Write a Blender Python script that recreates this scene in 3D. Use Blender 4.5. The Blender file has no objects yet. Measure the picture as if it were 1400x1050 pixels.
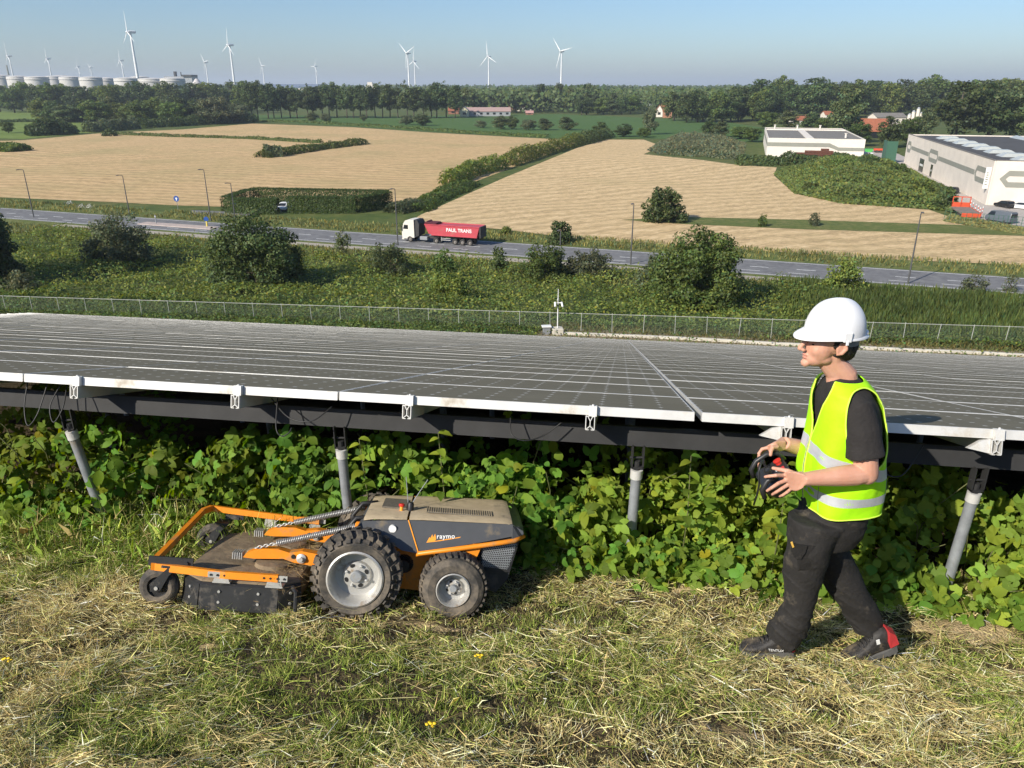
import bpy, bmesh, math, random
import numpy as np
from mathutils import Vector, Matrix, Quaternion

SC = bpy.context.scene
COL = SC.collection
PI = math.pi
R = math.radians

# ------------------------------------------------------------------ camera
CAMZ = 23.0                      # eye height above the plain
PITCH = R(21.2)
FPX = 1051.0                     # focal length in photo pixels (1400 wide)
cam_d = bpy.data.cameras.new('camera')
cam_d.sensor_width = 36.0
cam_d.lens = 36.0 * FPX / 1400.0
cam_d.clip_start = 0.05
cam_d.clip_end = 60000
cam = bpy.data.objects.new('camera', cam_d)
COL.objects.link(cam)
cam.location = (0, 0, CAMZ)
cam.rotation_euler = (PI / 2 - PITCH, 0, 0)
SC.camera = cam

# ------------------------------------------------------------------ light
SUN_DIR = Vector((0.72, 0.69, 0)).normalized()      # the way the light travels over ground
SUN_EL = R(33)
HAZE_DENSITY = 0.00013
W = bpy.data.worlds.new('World')
SC.world = W
W.use_nodes = True
wn = W.node_tree.nodes
wl = W.node_tree.links
for n in list(wn):
    wn.remove(n)
sky = wn.new('ShaderNodeTexSky')
sky.sky_type = 'NISHITA'
sky.sun_disc = False
sky.sun_elevation = SUN_EL
sky.sun_rotation = math.atan2(-SUN_DIR.x, -SUN_DIR.y)
sky.altitude = 0
sky.air_density = 1.0
sky.dust_density = 0.75
sky.ozone_density = 6.5
bg = wn.new('ShaderNodeBackground')
bg.inputs['Strength'].default_value = 0.104
wo = wn.new('ShaderNodeOutputWorld')
wl.new(sky.outputs[0], bg.inputs['Color'])
wl.new(bg.outputs[0], wo.inputs['Surface'])

sun_d = bpy.data.lights.new('sun', 'SUN')
sun_d.energy = 5.0
sun_d.angle = R(0.53)
sun_d.color = (1.0, 0.93, 0.81)
sun = bpy.data.objects.new('sun', sun_d)
COL.objects.link(sun)
sv = Vector((SUN_DIR.x * math.cos(SUN_EL), SUN_DIR.y * math.cos(SUN_EL), -math.sin(SUN_EL)))
sun.rotation_euler = sv.to_track_quat('-Z', 'Y').to_euler()
sun.location = (-30, -30, 60)

SC.view_settings.view_transform = 'Standard'
SC.view_settings.look = 'None'
SC.view_settings.exposure = 0.36
SC.view_settings.gamma = 1.0
SC.view_settings.use_curve_mapping = False
SC.render.engine = 'CYCLES'
SC.cycles.use_denoising = True
SC.cycles.max_bounces = 6
SC.cycles.diffuse_bounces = 3
SC.cycles.glossy_bounces = 3
SC.cycles.transmission_bounces = 4
SC.cycles.transparent_max_bounces = 8
SC.cycles.volume_bounces = 0
SC.cycles.use_adaptive_sampling = True
SC.cycles.adaptive_threshold = 0.02

# ------------------------------------------------------------------ the lie of the land
SLOPE = 0.312
D1 = np.array([0.148, 0.989])            # straight down the hillside
E1 = np.array([0.989, -0.148])           # along the contour, to the right
_S = np.array([-4000, -20, -8, -4, 58, 62, 66, 72, 80, 92, 110, 20000.0])
_Z = np.array([23.8, 23.8, 23.6, 22.598, 3.254, 2.25, 1.8, 1.55, 1.0, 0.15, 0.0, 0.0])


def smooth01(t):
    t = np.clip(t, 0, 1)
    return t * t * (3 - 2 * t)


def terrain(x, y):
    x = np.asarray(x, float)
    y = np.asarray(y, float)
    s = D1[0] * x + D1[1] * y
    a = E1[0] * x + E1[1] * y
    z = np.interp(s, _S, _Z)
    return z * (1 - smooth01((np.abs(a) - 180) / 120))


def tz(x, y):
    return float(terrain(x, y))


def ray(px, py):
    u = (px - 700) / FPX
    v = (525 - py) / FPX
    c, s = math.cos(PITCH), math.sin(PITCH)
    return np.array([u, c + v * s, -s + v * c])


def G(px, py, dz=0.0):
    """where the sight line through a photo pixel meets the land"""
    d = ray(px, py)
    t = 1.5
    while t < 60000:
        z = CAMZ + d[2] * t
        if z <= tz(d[0] * t, d[1] * t) + dz:
            lo, hi = t / 1.01 - 0.02, t
            for _ in range(30):
                m = (lo + hi) / 2
                if CAMZ + d[2] * m <= tz(d[0] * m, d[1] * m) + dz:
                    hi = m
                else:
                    lo = m
            t = hi
            break
        t = t * 1.01 + 0.02
    return Vector((d[0] * t, d[1] * t, tz(d[0] * t, d[1] * t)))


def SA(s, a, dz=0.0):
    p = D1 * s + E1 * a
    return Vector((p[0], p[1], tz(p[0], p[1]) + dz))


def H_at(base, px_h):
    """real height of something px_h photo pixels tall standing at base"""
    dist = base.y * math.cos(PITCH) + (CAMZ - base.z) * math.sin(PITCH)
    return px_h / FPX * dist


# ------------------------------------------------------------------ helpers
def tag(o, label=None, cat=None, group=None, kind=None):
    if label:
        o['label'] = label
    if cat:
        o['category'] = cat
    if group:
        o['group'] = group
    if kind:
        o['kind'] = kind
    return o


def thing(name, label, cat, loc=(0, 0, 0), rotz=0.0, group=None):
    o = bpy.data.objects.new(name, None)
    o.empty_display_size = 0.2
    COL.objects.link(o)
    o.location = loc
    o.rotation_euler = (0, 0, rotz)
    return tag(o, label, cat, group)


KIDS = {}


def link(o, parent=None):
    COL.objects.link(o)
    if parent is not None:
        o.parent = parent
        KIDS.setdefault(parent.name, []).append(o)
    return o


def copy_tree(o, parent=None):
    c = o.copy()
    link(c, parent)
    for ch in list(KIDS.get(o.name, [])):
        copy_tree(ch, c)
    return c


def meshobj(name, me, parent=None, loc=None):
    o = bpy.data.objects.new(name, me)
    link(o, parent)
    if loc is not None:
        o.location = loc
    return o


class MB:
    """collects shapes, then makes ONE mesh object"""

    def __init__(self):
        self.v = []
        self.f = []
        self.mi = []
        self.M = Matrix.Identity(4)
        self.cur = 0

    def at(self, M):
        self.M = M
        return self

    def _add(self, vs, fs):
        b = len(self.v)
        M = self.M
        self.v += [tuple(M @ Vector(p)) for p in vs]
        for f in fs:
            self.f.append([i + b for i in f])
            self.mi.append(self.cur)
        return self

    def box(self, x0, x1, y0, y1, z0, z1):
        vs = [(x0, y0, z0), (x1, y0, z0), (x1, y1, z0), (x0, y1, z0), (x0, y0, z1), (x1, y0, z1), (x1, y1, z1), (x0, y1, z1)]
        return self._add(vs, [(3, 2, 1, 0), (4, 5, 6, 7), (0, 1, 5, 4), (1, 2, 6, 5), (2, 3, 7, 6), (3, 0, 4, 7)])

    def bbox(self, x0, x1, y0, y1, z0, z1, b=0.01):
        """box with chamfered edges"""
        b = min(b, (x1 - x0) * .45, (y1 - y0) * .45, (z1 - z0) * .45)
        vs = []
        for (z, i) in ((z0, b), (z0 + b, 0), (z1 - b, 0), (z1, b)):
            for (x, y) in ((x0 + b, y0), (x1 - b, y0), (x1, y0 + b), (x1, y1 - b), (x1 - b, y1), (x0 + b, y1), (x0, y1 - b), (x0, y0 + b)):
                cx, cy = (x0 + x1) / 2, (y0 + y1) / 2
                sx = 1 - 2 * i / (x1 - x0)
                sy = 1 - 2 * i / (y1 - y0)
                vs.append((cx + (x - cx) * sx, cy + (y - cy) * sy, z))
        fs = [tuple(reversed(range(8))), tuple(range(24, 32))]
        for k in range(3):
            for j in range(8):
                fs.append((k * 8 + j, k * 8 + (j + 1) % 8, (k + 1) * 8 + (j + 1) % 8, (k + 1) * 8 + j))
        return self._add(vs, fs)

    def loft(self, rings, caps=True, closed=True):
        n = len(rings[0])
        vs = [p for r in rings for p in r]
        fs = []
        for k in range(len(rings) - 1):
            for j in range(n if closed else n - 1):
                fs.append((k * n + j, k * n + (j + 1) % n, (k + 1) * n + (j + 1) % n, (k + 1) * n + j))
        if caps and closed:
            fs.append(tuple(reversed(range(n))))
            fs.append(tuple(range((len(rings) - 1) * n, len(rings) * n)))
        return self._add(vs, fs)

    def tube(self, pts, rad, n=8, caps=True):
        """round bar along a list of points; rad one number or one per point"""
        pts = [Vector(p) for p in pts]
        if not hasattr(rad, '__len__'):
            rad = [rad] * len(pts)
        rings = []
        ref = None
        for i, p in enumerate(pts):
            d = (pts[min(i + 1, len(pts) - 1)] - pts[max(i - 1, 0)])
            if d.length < 1e-9:
                d = Vector((0, 0, 1))
            d.normalize()
            if ref is None:
                ref = Vector((0, 0, 1)) if abs(d.z) < .9 else Vector((1, 0, 0))
            ax = ref - d * ref.dot(d)
            if ax.length < 1e-6:
                ax = d.orthogonal()
            ax.normalize()
            ref = ax
            ay = d.cross(ax)
            rings.append([tuple(p + (ax * math.cos(2 * PI * j / n) + ay * math.sin(2 * PI * j / n)) * rad[i]) for j in range(n)])
        return self.loft(rings, caps)

    def lathe(self, prof, n=24, axis='z', c=(0, 0, 0), closed=False, a0=0.0, caps=True):
        """prof: (radius, height) pairs turned about an axis through c"""
        rings = []
        for (r, h) in prof:
            ring = []
            for j in range(n):
                t = 2 * PI * j / n + a0
                a, b = r * math.cos(t), r * math.sin(t)
                p = {'z': (a, b, h), 'y': (b, h, a), 'x': (h, a, b)}[axis]
                ring.append((p[0] + c[0], p[1] + c[1], p[2] + c[2]))
            rings.append(ring)
        if closed:
            rings.append(rings[0])
            return self.loft(rings, caps=False)
        return self.loft(rings, caps=caps)

    def prism(self, poly, z0, z1, axis='z'):
        """flat outline (list of 2-D points, counter-clockwise) pulled from z0 to z1 along an axis"""
        n = len(poly)

        def P(a, b, h):
            return {'z': (a, b, h), 'y': (a, h, b), 'x': (h, a, b)}[axis]
        vs = [P(a, b, z0) for a, b in poly] + [P(a, b, z1) for a, b in poly]
        fs = [tuple(reversed(range(n))), tuple(range(n, 2 * n))]
        for j in range(n):
            fs.append((j, (j + 1) % n, n + (j + 1) % n, n + j))
        return self._add(vs, fs)

    def face(self, pts):
        return self._add(pts, [tuple(range(len(pts)))])

    def build(self, name, mat, parent=None, smooth=False, fix=True, angle=None):
        me = bpy.data.meshes.new(name)
        me.from_pydata(self.v, [], self.f)
        mats = mat if isinstance(mat, (list, tuple)) else [mat]
        for m in mats:
            me.materials.append(m)
        if len(mats) > 1:
            me.polygons.foreach_set('material_index', self.mi)
        if fix:
            bm = bmesh.new()
            bm.from_mesh(me)
            bmesh.ops.recalc_face_normals(bm, faces=bm.faces)
            bm.to_mesh(me)
            bm.free()
        if smooth:
            me.shade_smooth()
            if angle:
                me.set_sharp_from_angle(angle=R(angle))
        return meshobj(name, me, parent)


def text_mesh(name, fc, parent):
    """letters of a font curve as a plain mesh"""
    tmp = bpy.data.objects.new('tmp', fc)
    COL.objects.link(tmp)
    bpy.context.view_layer.update()
    me = bpy.data.meshes.new_from_object(tmp.evaluated_get(bpy.context.evaluated_depsgraph_get()))
    me.name = name
    if not me.materials:
        for m_ in fc.materials:
            me.materials.append(m_)
    bpy.data.objects.remove(tmp)
    return meshobj(name, me, parent)


def quads_mesh(name, V, mat, tint=None, nper=4):
    """V: (N*nper,3) array of quad corners -> mesh; tint (N,3) -> colour attribute 'tint'"""
    V = np.ascontiguousarray(V, dtype=np.float32)
    n = len(V) // nper
    me = bpy.data.meshes.new(name)
    me.vertices.add(len(V))
    me.vertices.foreach_set('co', V.ravel())
    me.loops.add(len(V))
    me.loops.foreach_set('vertex_index', np.arange(len(V), dtype=np.int32))
    me.polygons.add(n)
    me.polygons.foreach_set('loop_start', np.arange(0, len(V), nper, dtype=np.int32))
    me.polygons.foreach_set('loop_total', np.full(n, nper, dtype=np.int32))
    if tint is not None:
        at = me.attributes.new('tint', 'FLOAT_COLOR', 'POINT')
        c = np.ones((len(V), 4), dtype=np.float32)
        c[:, :3] = np.repeat(tint, nper, axis=0)
        at.data.foreach_set('color', c.ravel())
    me.materials.append(mat)
    me.update(calc_edges=True)
    return me


_rng = np.random.default_rng(7)
_NT = _rng.random((64, 64))


def vnoise(x, y, f=1.0):
    """smooth repeating value noise 0..1"""
    x = np.asarray(x, float) * f
    y = np.asarray(y, float) * f
    xi, yi = np.floor(x).astype(int), np.floor(y).astype(int)
    fx, fy = smooth01(x - xi), smooth01(y - yi)
    g = lambda i, j: _NT[i % 64, j % 64]
    return (g(xi, yi) * (1 - fx) + g(xi + 1, yi) * fx) * (1 - fy) + (g(xi, yi + 1) * (1 - fx) + g(xi + 1, yi + 1) * fx) * fy


def fbm(x, y, f=1.0):
    return vnoise(x, y, f) * .55 + vnoise(x + 17.3, y + 5.1, f * 2.1) * .3 + vnoise(x + 3.7, y + 41.9, f * 4.3) * .15


def unit(v):
    return v / np.maximum(np.linalg.norm(v, axis=1, keepdims=True), 1e-9)


# ------------------------------------------------------------------ materials
def nodes_of(name):
    m = bpy.data.materials.new(name)
    m.use_nodes = True
    nt = m.node_tree
    bs = nt.nodes['Principled BSDF']
    return m, nt, bs


def rgba(c):
    return (c[0], c[1], c[2], 1.0)


def mat(name, col, rough=0.6, metal=0.0, var=0.0, scale=8.0, bump=0.0, bscale=None, col2=None, spec=0.5, dirt=None, dirt_amt=0.0, dscale=3.0, coord='Object'):
    """procedural paint: colour mottled by noise, optional dirt patches and fine relief"""
    m, nt, bs = nodes_of(name)
    N, L = nt.nodes, nt.links
    bs.inputs['Roughness'].default_value = rough
    bs.inputs['Metallic'].default_value = metal
    bs.inputs['Specular IOR Level'].default_value = spec
    tc = N.new('ShaderNodeTexCoord')
    out = None
    if col2 is None:
        col2 = tuple(min(1, c * (1 - var)) for c in col)
    no = N.new('ShaderNodeTexNoise')
    no.inputs['Scale'].default_value = scale
    no.inputs['Detail'].default_value = 5
    no.inputs['Roughness'].default_value = .65
    L.new(tc.outputs[coord], no.inputs['Vector'])
    rp = N.new('ShaderNodeValToRGB')
    rp.color_ramp.elements[0].position = .35
    rp.color_ramp.elements[1].position = .65
    rp.color_ramp.elements[0].color = rgba(col2)
    rp.color_ramp.elements[1].color = rgba(col)
    L.new(no.outputs['Fac'], rp.inputs['Fac'])
    out = rp.outputs['Color']
    if dirt is not None:
        n2 = N.new('ShaderNodeTexNoise')
        n2.inputs['Scale'].default_value = dscale
        n2.inputs['Detail'].default_value = 8
        n2.inputs['Roughness'].default_value = .7
        L.new(tc.outputs[coord], n2.inputs['Vector'])
        r2 = N.new('ShaderNodeValToRGB')
        r2.color_ramp.elements[0].position = .62 - dirt_amt * .4
        r2.color_ramp.elements[1].position = .72 - dirt_amt * .2
        L.new(n2.outputs['Fac'], r2.inputs['Fac'])
        mx = N.new('ShaderNodeMix')
        mx.data_type = 'RGBA'
        L.new(r2.outputs['Color'], mx.inputs[0])
        L.new(out, mx.inputs[6])
        mx.inputs[7].default_value = rgba(dirt)
        out = mx.outputs[2]
        mr = N.new('ShaderNodeMapRange')
        mr.inputs['To Min'].default_value = rough
        mr.inputs['To Max'].default_value = .95
        L.new(r2.outputs['Color'], mr.inputs['Value'])
        L.new(mr.outputs[0], bs.inputs['Roughness'])
    L.new(out, bs.inputs['Base Color'])
    if bump:
        b = N.new('ShaderNodeBump')
        b.inputs['Strength'].default_value = bump
        b.inputs['Distance'].default_value = .02
        n3 = N.new('ShaderNodeTexNoise')
        n3.inputs['Scale'].default_value = bscale or scale * 3
        n3.inputs['Detail'].default_value = 6
        L.new(tc.outputs[coord], n3.inputs['Vector'])
        L.new(n3.outputs['Fac'], b.inputs['Height'])
        L.new(b.outputs['Normal'], bs.inputs['Normal'])
    return m


def leafmat(name, col, trans=0.35, rough=0.55, objvar=0.25, spec=0.3):
    """leaf: colour times the per-leaf tint, light passing through"""
    m = bpy.data.materials.new(name)
    m.use_nodes = True
    nt = m.node_tree
    N, L = nt.nodes, nt.links
    bs = N['Principled BSDF']
    bs.inputs['Roughness'].default_value = rough
    bs.inputs['Specular IOR Level'].default_value = spec
    at = N.new('ShaderNodeAttribute')
    at.attribute_name = 'tint'
    mu = N.new('ShaderNodeMix')
    mu.data_type = 'RGBA'
    mu.blend_type = 'MULTIPLY'
    mu.inputs[0].default_value = 1
    mu.inputs[6].default_value = rgba(col)
    L.new(at.outputs['Color'], mu.inputs[7])
    oi = N.new('ShaderNodeObjectInfo')
    hs = N.new('ShaderNodeHueSaturation')
    mr = N.new('ShaderNodeMapRange')
    mr.inputs['To Min'].default_value = 1 - objvar
    mr.inputs['To Max'].default_value = 1 + objvar
    L.new(oi.outputs['Random'], mr.inputs['Value'])
    L.new(mr.outputs[0], hs.inputs['Value'])
    mr2 = N.new('ShaderNodeMapRange')
    mr2.inputs['To Min'].default_value = .5 - objvar * .09
    mr2.inputs['To Max'].default_value = .5 + objvar * .05
    ma = N.new('ShaderNodeMath')
    ma.operation = 'FRACT'
    mm = N.new('ShaderNodeMath')
    mm.operation = 'MULTIPLY'
    mm.inputs[1].default_value = 7.31
    L.new(oi.outputs['Random'], mm.inputs[0])
    L.new(mm.outputs[0], ma.inputs[0])
    L.new(ma.outputs[0], mr2.inputs['Value'])
    L.new(mr2.outputs[0], hs.inputs['Hue'])
    L.new(mu.outputs[2], hs.inputs['Color'])
    L.new(hs.outputs['Color'], bs.inputs['Base Color'])
    tr = N.new('ShaderNodeBsdfTranslucent')
    h2 = N.new('ShaderNodeHueSaturation')
    h2.inputs['Hue'].default_value = .485
    h2.inputs['Saturation'].default_value = 1.15
    h2.inputs['Value'].default_value = 1.5
    L.new(hs.outputs['Color'], h2.inputs['Color'])
    L.new(h2.outputs['Color'], tr.inputs['Color'])
    mx = N.new('ShaderNodeMixShader')
    mx.inputs[0].default_value = trans
    L.new(bs.outputs[0], mx.inputs[1])
    L.new(tr.outputs[0], mx.inputs[2])
    L.new(mx.outputs[0], N['Material Output'].inputs['Surface'])
    return m
# ================================================================== the land
def ground_mat(name, cols, scales, rough=.95, bump=.4, bscale=3.0):
    m, nt, bs = nodes_of(name)
    N, L = nt.nodes, nt.links
    bs.inputs['Roughness'].default_value = rough
    bs.inputs['Specular IOR Level'].default_value = .15
    tc = N.new('ShaderNodeTexCoord')
    prev = None
    for i, (c, sc) in enumerate(zip(cols[1:], scales)):
        no = N.new('ShaderNodeTexNoise')
        no.inputs['Scale'].default_value = sc
        no.inputs['Detail'].default_value = 7
        no.inputs['Roughness'].default_value = .68
        L.new(tc.outputs['Object'], no.inputs['Vector'])
        rp = N.new('ShaderNodeValToRGB')
        rp.color_ramp.elements[0].position = .42
        rp.color_ramp.elements[1].position = .62
        L.new(no.outputs['Fac'], rp.inputs['Fac'])
        mx = N.new('ShaderNodeMix')
        mx.data_type = 'RGBA'
        L.new(rp.outputs['Color'], mx.inputs[0])
        if prev is None:
            mx.inputs[6].default_value = rgba(cols[0])
        else:
            L.new(prev, mx.inputs[6])
        mx.inputs[7].default_value = rgba(c)
        prev = mx.outputs[2]
    L.new(prev, bs.inputs['Base Color'])
    if bump:
        b = N.new('ShaderNodeBump')
        b.inputs['Strength'].default_value = bump
        b.inputs['Distance'].default_value = .15
        n3 = N.new('ShaderNodeTexNoise')
        n3.inputs['Scale'].default_value = bscale
        n3.inputs['Detail'].default_value = 8
        L.new(tc.outputs['Object'], n3.inputs['Vector'])
        L.new(n3.outputs['Fac'], b.inputs['Height'])
        L.new(b.outputs['Normal'], bs.inputs['Normal'])
    return m


M_SOIL = ground_mat('hillside_soil', [(.075, .058, .03), (.05, .042, .02), (.12, .09, .05)], [3.0, 1.1], bump=.8, bscale=22)
M_MEADOW = ground_mat('meadow', [(.085, .115, .03), (.14, .14, .045), (.06, .09, .024)], [.05, .35], bscale=1.5)
M_PASTURE = ground_mat('pasture', [(.15, .21, .045), (.19, .24, .06), (.115, .165, .035)], [.02, .12], bump=.3, bscale=1.0)
M_CROP = ground_mat('crop', [(.075, .135, .036), (.09, .15, .042), (.06, .115, .03)], [.03, .3], bump=.6, bscale=1.2)
M_VERGE = ground_mat('verge', [(.12, .145, .04), (.18, .175, .065), (.085, .115, .03)], [.25, .9], bump=.5, bscale=3)
M_CONC = ground_mat('yard_concrete', [(.42, .38, .34), (.36, .33, .30), (.46, .42, .38)], [.2, 1.5], bump=.1)
M_ASPH = ground_mat('asphalt', [(.17, .17, .175), (.135, .135, .14), (.20, .20, .20)], [.12, .9], bump=.15, bscale=8)
M_PATH = ground_mat('path_concrete', [(.36, .32, .27), (.30, .27, .22), (.41, .37, .31)], [.3, 2.0], bump=.15, bscale=6)
M_GRAVEL = ground_mat('gravel_strip', [(.26, .21, .14), (.20, .16, .10), (.33, .27, .18)], [.8, 4.0], bump=.6, bscale=9)


def straw_mat(name, ang, seed, base=(.52, .385, .215), pale=(.66, .52, .32), green=(.33, .285, .13), swath=5.2, dist=2.0, gamt=.62):
    """stubble with swaths of straw: bands that wander, streaked along the rows"""
    m, nt, bs = nodes_of(name)
    N, L = nt.nodes, nt.links
    bs.inputs['Roughness'].default_value = .95
    bs.inputs['Specular IOR Level'].default_value = .1
    tc = N.new('ShaderNodeTexCoord')
    mp = N.new('ShaderNodeMapping')
    mp.inputs['Rotation'].default_value = (0, 0, ang)
    mp.inputs['Location'].default_value = (seed, seed * 2, 0)
    L.new(tc.outputs['Object'], mp.inputs['Vector'])
    # large, slow wander of the rows
    wn_ = N.new('ShaderNodeTexNoise')
    wn_.inputs['Scale'].default_value = .012
    wn_.inputs['Detail'].default_value = 2
    L.new(mp.outputs[0], wn_.inputs['Vector'])
    sub = N.new('ShaderNodeVectorMath')
    sub.operation = 'SUBTRACT'
    sub.inputs[1].default_value = (.5, .5, .5)
    L.new(wn_.outputs['Color'], sub.inputs[0])
    sca = N.new('ShaderNodeVectorMath')
    sca.operation = 'SCALE'
    sca.inputs['Scale'].default_value = 30 * dist
    L.new(sub.outputs[0], sca.inputs[0])
    add = N.new('ShaderNodeVectorMath')
    L.new(mp.outputs[0], add.inputs[0])
    L.new(sca.outputs[0], add.inputs[1])
    wv = N.new('ShaderNodeTexWave')
    wv.wave_type = 'BANDS'
    wv.bands_direction = 'Y'
    wv.inputs['Scale'].default_value = .314 / swath
    wv.inputs['Distortion'].default_value = 4.5
    wv.inputs['Detail'].default_value = 4
    wv.inputs['Detail Scale'].default_value = 3.0
    wv.inputs['Detail Roughness'].default_value = .7
    L.new(add.outputs[0], wv.inputs['Vector'])
    st = N.new('ShaderNodeMapping')
    st.inputs['Scale'].default_value = (.22, .8, 1)
    L.new(add.outputs[0], st.inputs['Vector'])
    sn = N.new('ShaderNodeTexNoise')
    sn.inputs['Scale'].default_value = 1.9
    sn.inputs['Detail'].default_value = 8
    sn.inputs['Roughness'].default_value = .75
    L.new(st.outputs[0], sn.inputs['Vector'])
    mix = N.new('ShaderNodeMath')
    mix.operation = 'MULTIPLY_ADD'
    mix.inputs[1].default_value = .12
    L.new(wv.outputs['Fac'], mix.inputs[0])
    m2 = N.new('ShaderNodeMath')
    m2.operation = 'MULTIPLY'
    m2.inputs[1].default_value = 1.0
    L.new(sn.outputs['Fac'], m2.inputs[0])
    L.new(m2.outputs[0], mix.inputs[2])
    rp = N.new('ShaderNodeValToRGB')
    e = rp.color_ramp.elements
    e[0].position = .44
    e[0].color = rgba(tuple(c * .68 for c in base))
    e[1].position = .76
    e[1].color = rgba(pale)
    k = e.new(.58)
    k.color = rgba(base)
    L.new(mix.outputs[0], rp.inputs['Fac'])
    gn = N.new('ShaderNodeTexNoise')
    gn.inputs['Scale'].default_value = .028
    gn.inputs['Detail'].default_value = 6
    gn.inputs['Roughness'].default_value = .62
    L.new(tc.outputs['Object'], gn.inputs['Vector'])
    gr = N.new('ShaderNodeValToRGB')
    gr.color_ramp.elements[0].position = gamt - .12
    gr.color_ramp.elements[1].position = gamt + .12
    L.new(gn.outputs['Fac'], gr.inputs['Fac'])
    gm = N.new('ShaderNodeMath')
    gm.operation = 'MULTIPLY'
    gm.inputs[1].default_value = .55
    L.new(gr.outputs['Color'], gm.inputs[0])
    mx = N.new('ShaderNodeMix')
    mx.data_type = 'RGBA'
    L.new(gm.outputs[0], mx.inputs[0])
    L.new(rp.outputs['Color'], mx.inputs[6])
    mx.inputs[7].default_value = rgba(green)
    L.new(mx.outputs[2], bs.inputs['Base Color'])
    b = N.new('ShaderNodeBump')
    b.inputs['Strength'].default_value = .8
    b.inputs['Distance'].default_value = .35
    L.new(mix.outputs[0], b.inputs['Height'])
    L.new(b.outputs['Normal'], bs.inputs['Normal'])
    return m


def near_bump(x, y):
    """humps and ruts in the mown hillside"""
    s = D1[0] * x + D1[1] * y
    k = 1 - smooth01((s - 6) / 6)
    berm = .11 * smooth01((s - 3.65) / .4) * k          # soil banked up along the posts
    return (fbm(x, y, 1.3) - .5) * .10 * k + (fbm(x + 9, y + 3, 4.2) - .5) * .085 * k + berm


def make_ground():
    ss = np.unique(np.concatenate([[-9000, -3000, -900, -300, -120, -60, -30, -20, -14, -8, -4, -2], np.arange(-1, 9, .08), np.arange(9, 14, .5), np.arange(14, 112, 2.0), np.geomspace(112, 13800, 40)]))
    pos = np.unique(np.concatenate([np.arange(0, 5.0, .08), np.arange(5, 12, .6), np.arange(12, 80, 4), np.arange(80, 320, 15), np.geomspace(320, 13800, 24)]))
    aa = np.unique(np.concatenate([-pos, pos]))
    S_, A_ = np.meshgrid(ss, aa, indexing='ij')
    X = D1[0] * S_ + E1[0] * A_
    Y = D1[1] * S_ + E1[1] * A_
    Z = terrain(X, Y) + near_bump(X, Y)
    n, k = S_.shape
    V = np.stack([X, Y, Z], -1).reshape(-1, 3).astype(np.float32)
    I = np.arange(n * k).reshape(n, k)
    F = np.stack([I[:-1, :-1], I[:-1, 1:], I[1:, 1:], I[1:, :-1]], -1).reshape(-1, 4).astype(np.int32)
    me = bpy.data.meshes.new('ground')
    me.vertices.add(len(V))
    me.vertices.foreach_set('co', V.ravel())
    me.loops.add(F.size)
    me.loops.foreach_set('vertex_index', F.ravel())
    me.polygons.add(len(F))
    me.polygons.foreach_set('loop_start', np.arange(0, F.size, 4, dtype=np.int32))
    me.polygons.foreach_set('loop_total', np.full(len(F), 4, dtype=np.int32))
    me.materials.append(M_SOIL)
    me.materials.append(M_MEADOW)
    sc = S_[:-1, :-1].ravel()
    me.polygons.foreach_set('material_index', (sc > 66).astype(np.int32))
    me.update(calc_edges=True)
    me.flip_normals()
    me.shade_smooth()
    o = meshobj('ground', me)
    tag(o, 'mown hillside running down to green flat land', None, kind='structure')


make_ground()


def gz(x, y):
    return float(terrain(x, y) + near_bump(x, y))


def sheet(name, px, h, m, label):
    """a field or yard: an outline laid on the plain"""
    mb = MB()
    mb.face([(p.x, p.y, h) for p in (G(*q) for q in px)])
    o = mb.build(name, m, fix=False)
    me = o.data
    if me.polygons[0].normal.z < 0:
        me.flip_normals()
    return tag(o, label, kind='structure')


RD0, RD1 = G(1400, 391), G(20, 293)
RDV = (RD1 - RD0)
RDV.z = 0
RDV.normalize()                                   # along the road, to the left and away
RDN = Vector((-RDV.y, RDV.x, 0))
if RDN.y < 0:
    RDN = -RDN                                    # across the road, away from the hill
RANG = math.atan2(RDV.y, RDV.x)


def RP(u, w, z=0.0):
    """road coordinates: u metres along from the frame's right edge, w metres across (plus = away)"""
    p = RD0 + RDV * u + RDN * w
    return Vector((p.x, p.y, z))


M_STRAW_A = straw_mat('stubble_left', R(14), 3.0, dist=1.0, gamt=.58, base=(.56, .39, .20), pale=(.72, .53, .30))
M_STRAW_B = straw_mat('stubble_right', R(-30), 11.0, dist=1.4, gamt=.68, base=(.61, .445, .24), pale=(.78, .60, .36))

sheet('stubble_field', [(-700, 240), (-300, 255), (0, 270), (120, 275), (245, 281), (310, 283), (345, 275), (440, 277), (533, 279), (550, 291), (562, 287), (640, 252), (760, 207), (790, 194), (752, 190), (600, 182), (480, 174), (345, 169), (250, 177), (140, 182), (30, 192), (-300, 200), (-700, 205)], .04, M_STRAW_A, 'harvested straw coloured field beyond the road')
sheet('stubble_field', [(560, 304), (690, 314), (760, 323), (860, 335), (1010, 346), (1400, 363), (1700, 376), (1700, 330), (1400, 309), (1310, 301), (1270, 287), (1150, 278), (1085, 264), (1058, 240), (1062, 229), (1010, 226), (960, 219), (880, 211), (905, 200), (880, 191), (828, 191), (790, 202), (690, 243), (575, 294)], .045, M_STRAW_B, 'harvested straw coloured field behind the red tipper truck')
sheet('pasture', [(-500, 175), (30, 190), (140, 180), (215, 174), (230, 163), (130, 158), (60, 152), (-500, 152)], .03, M_PASTURE, 'bright green meadow')
sheet('crop_field', [(345, 166), (480, 173), (600, 181), (752, 189), (830, 189), (880, 189), (1040, 195), (1050, 176), (1000, 168), (860, 160), (760, 156), (620, 158), (480, 160), (345, 157)], .05, M_CROP, 'dark green crop field')
sheet('verge', [(850, 301), (930, 297), (1100, 301), (1400, 311), (1700, 330), (1700, 345), (1400, 323), (1100, 314), (940, 307)], .075, M_VERGE, 'grass strip between the stubble')
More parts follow.
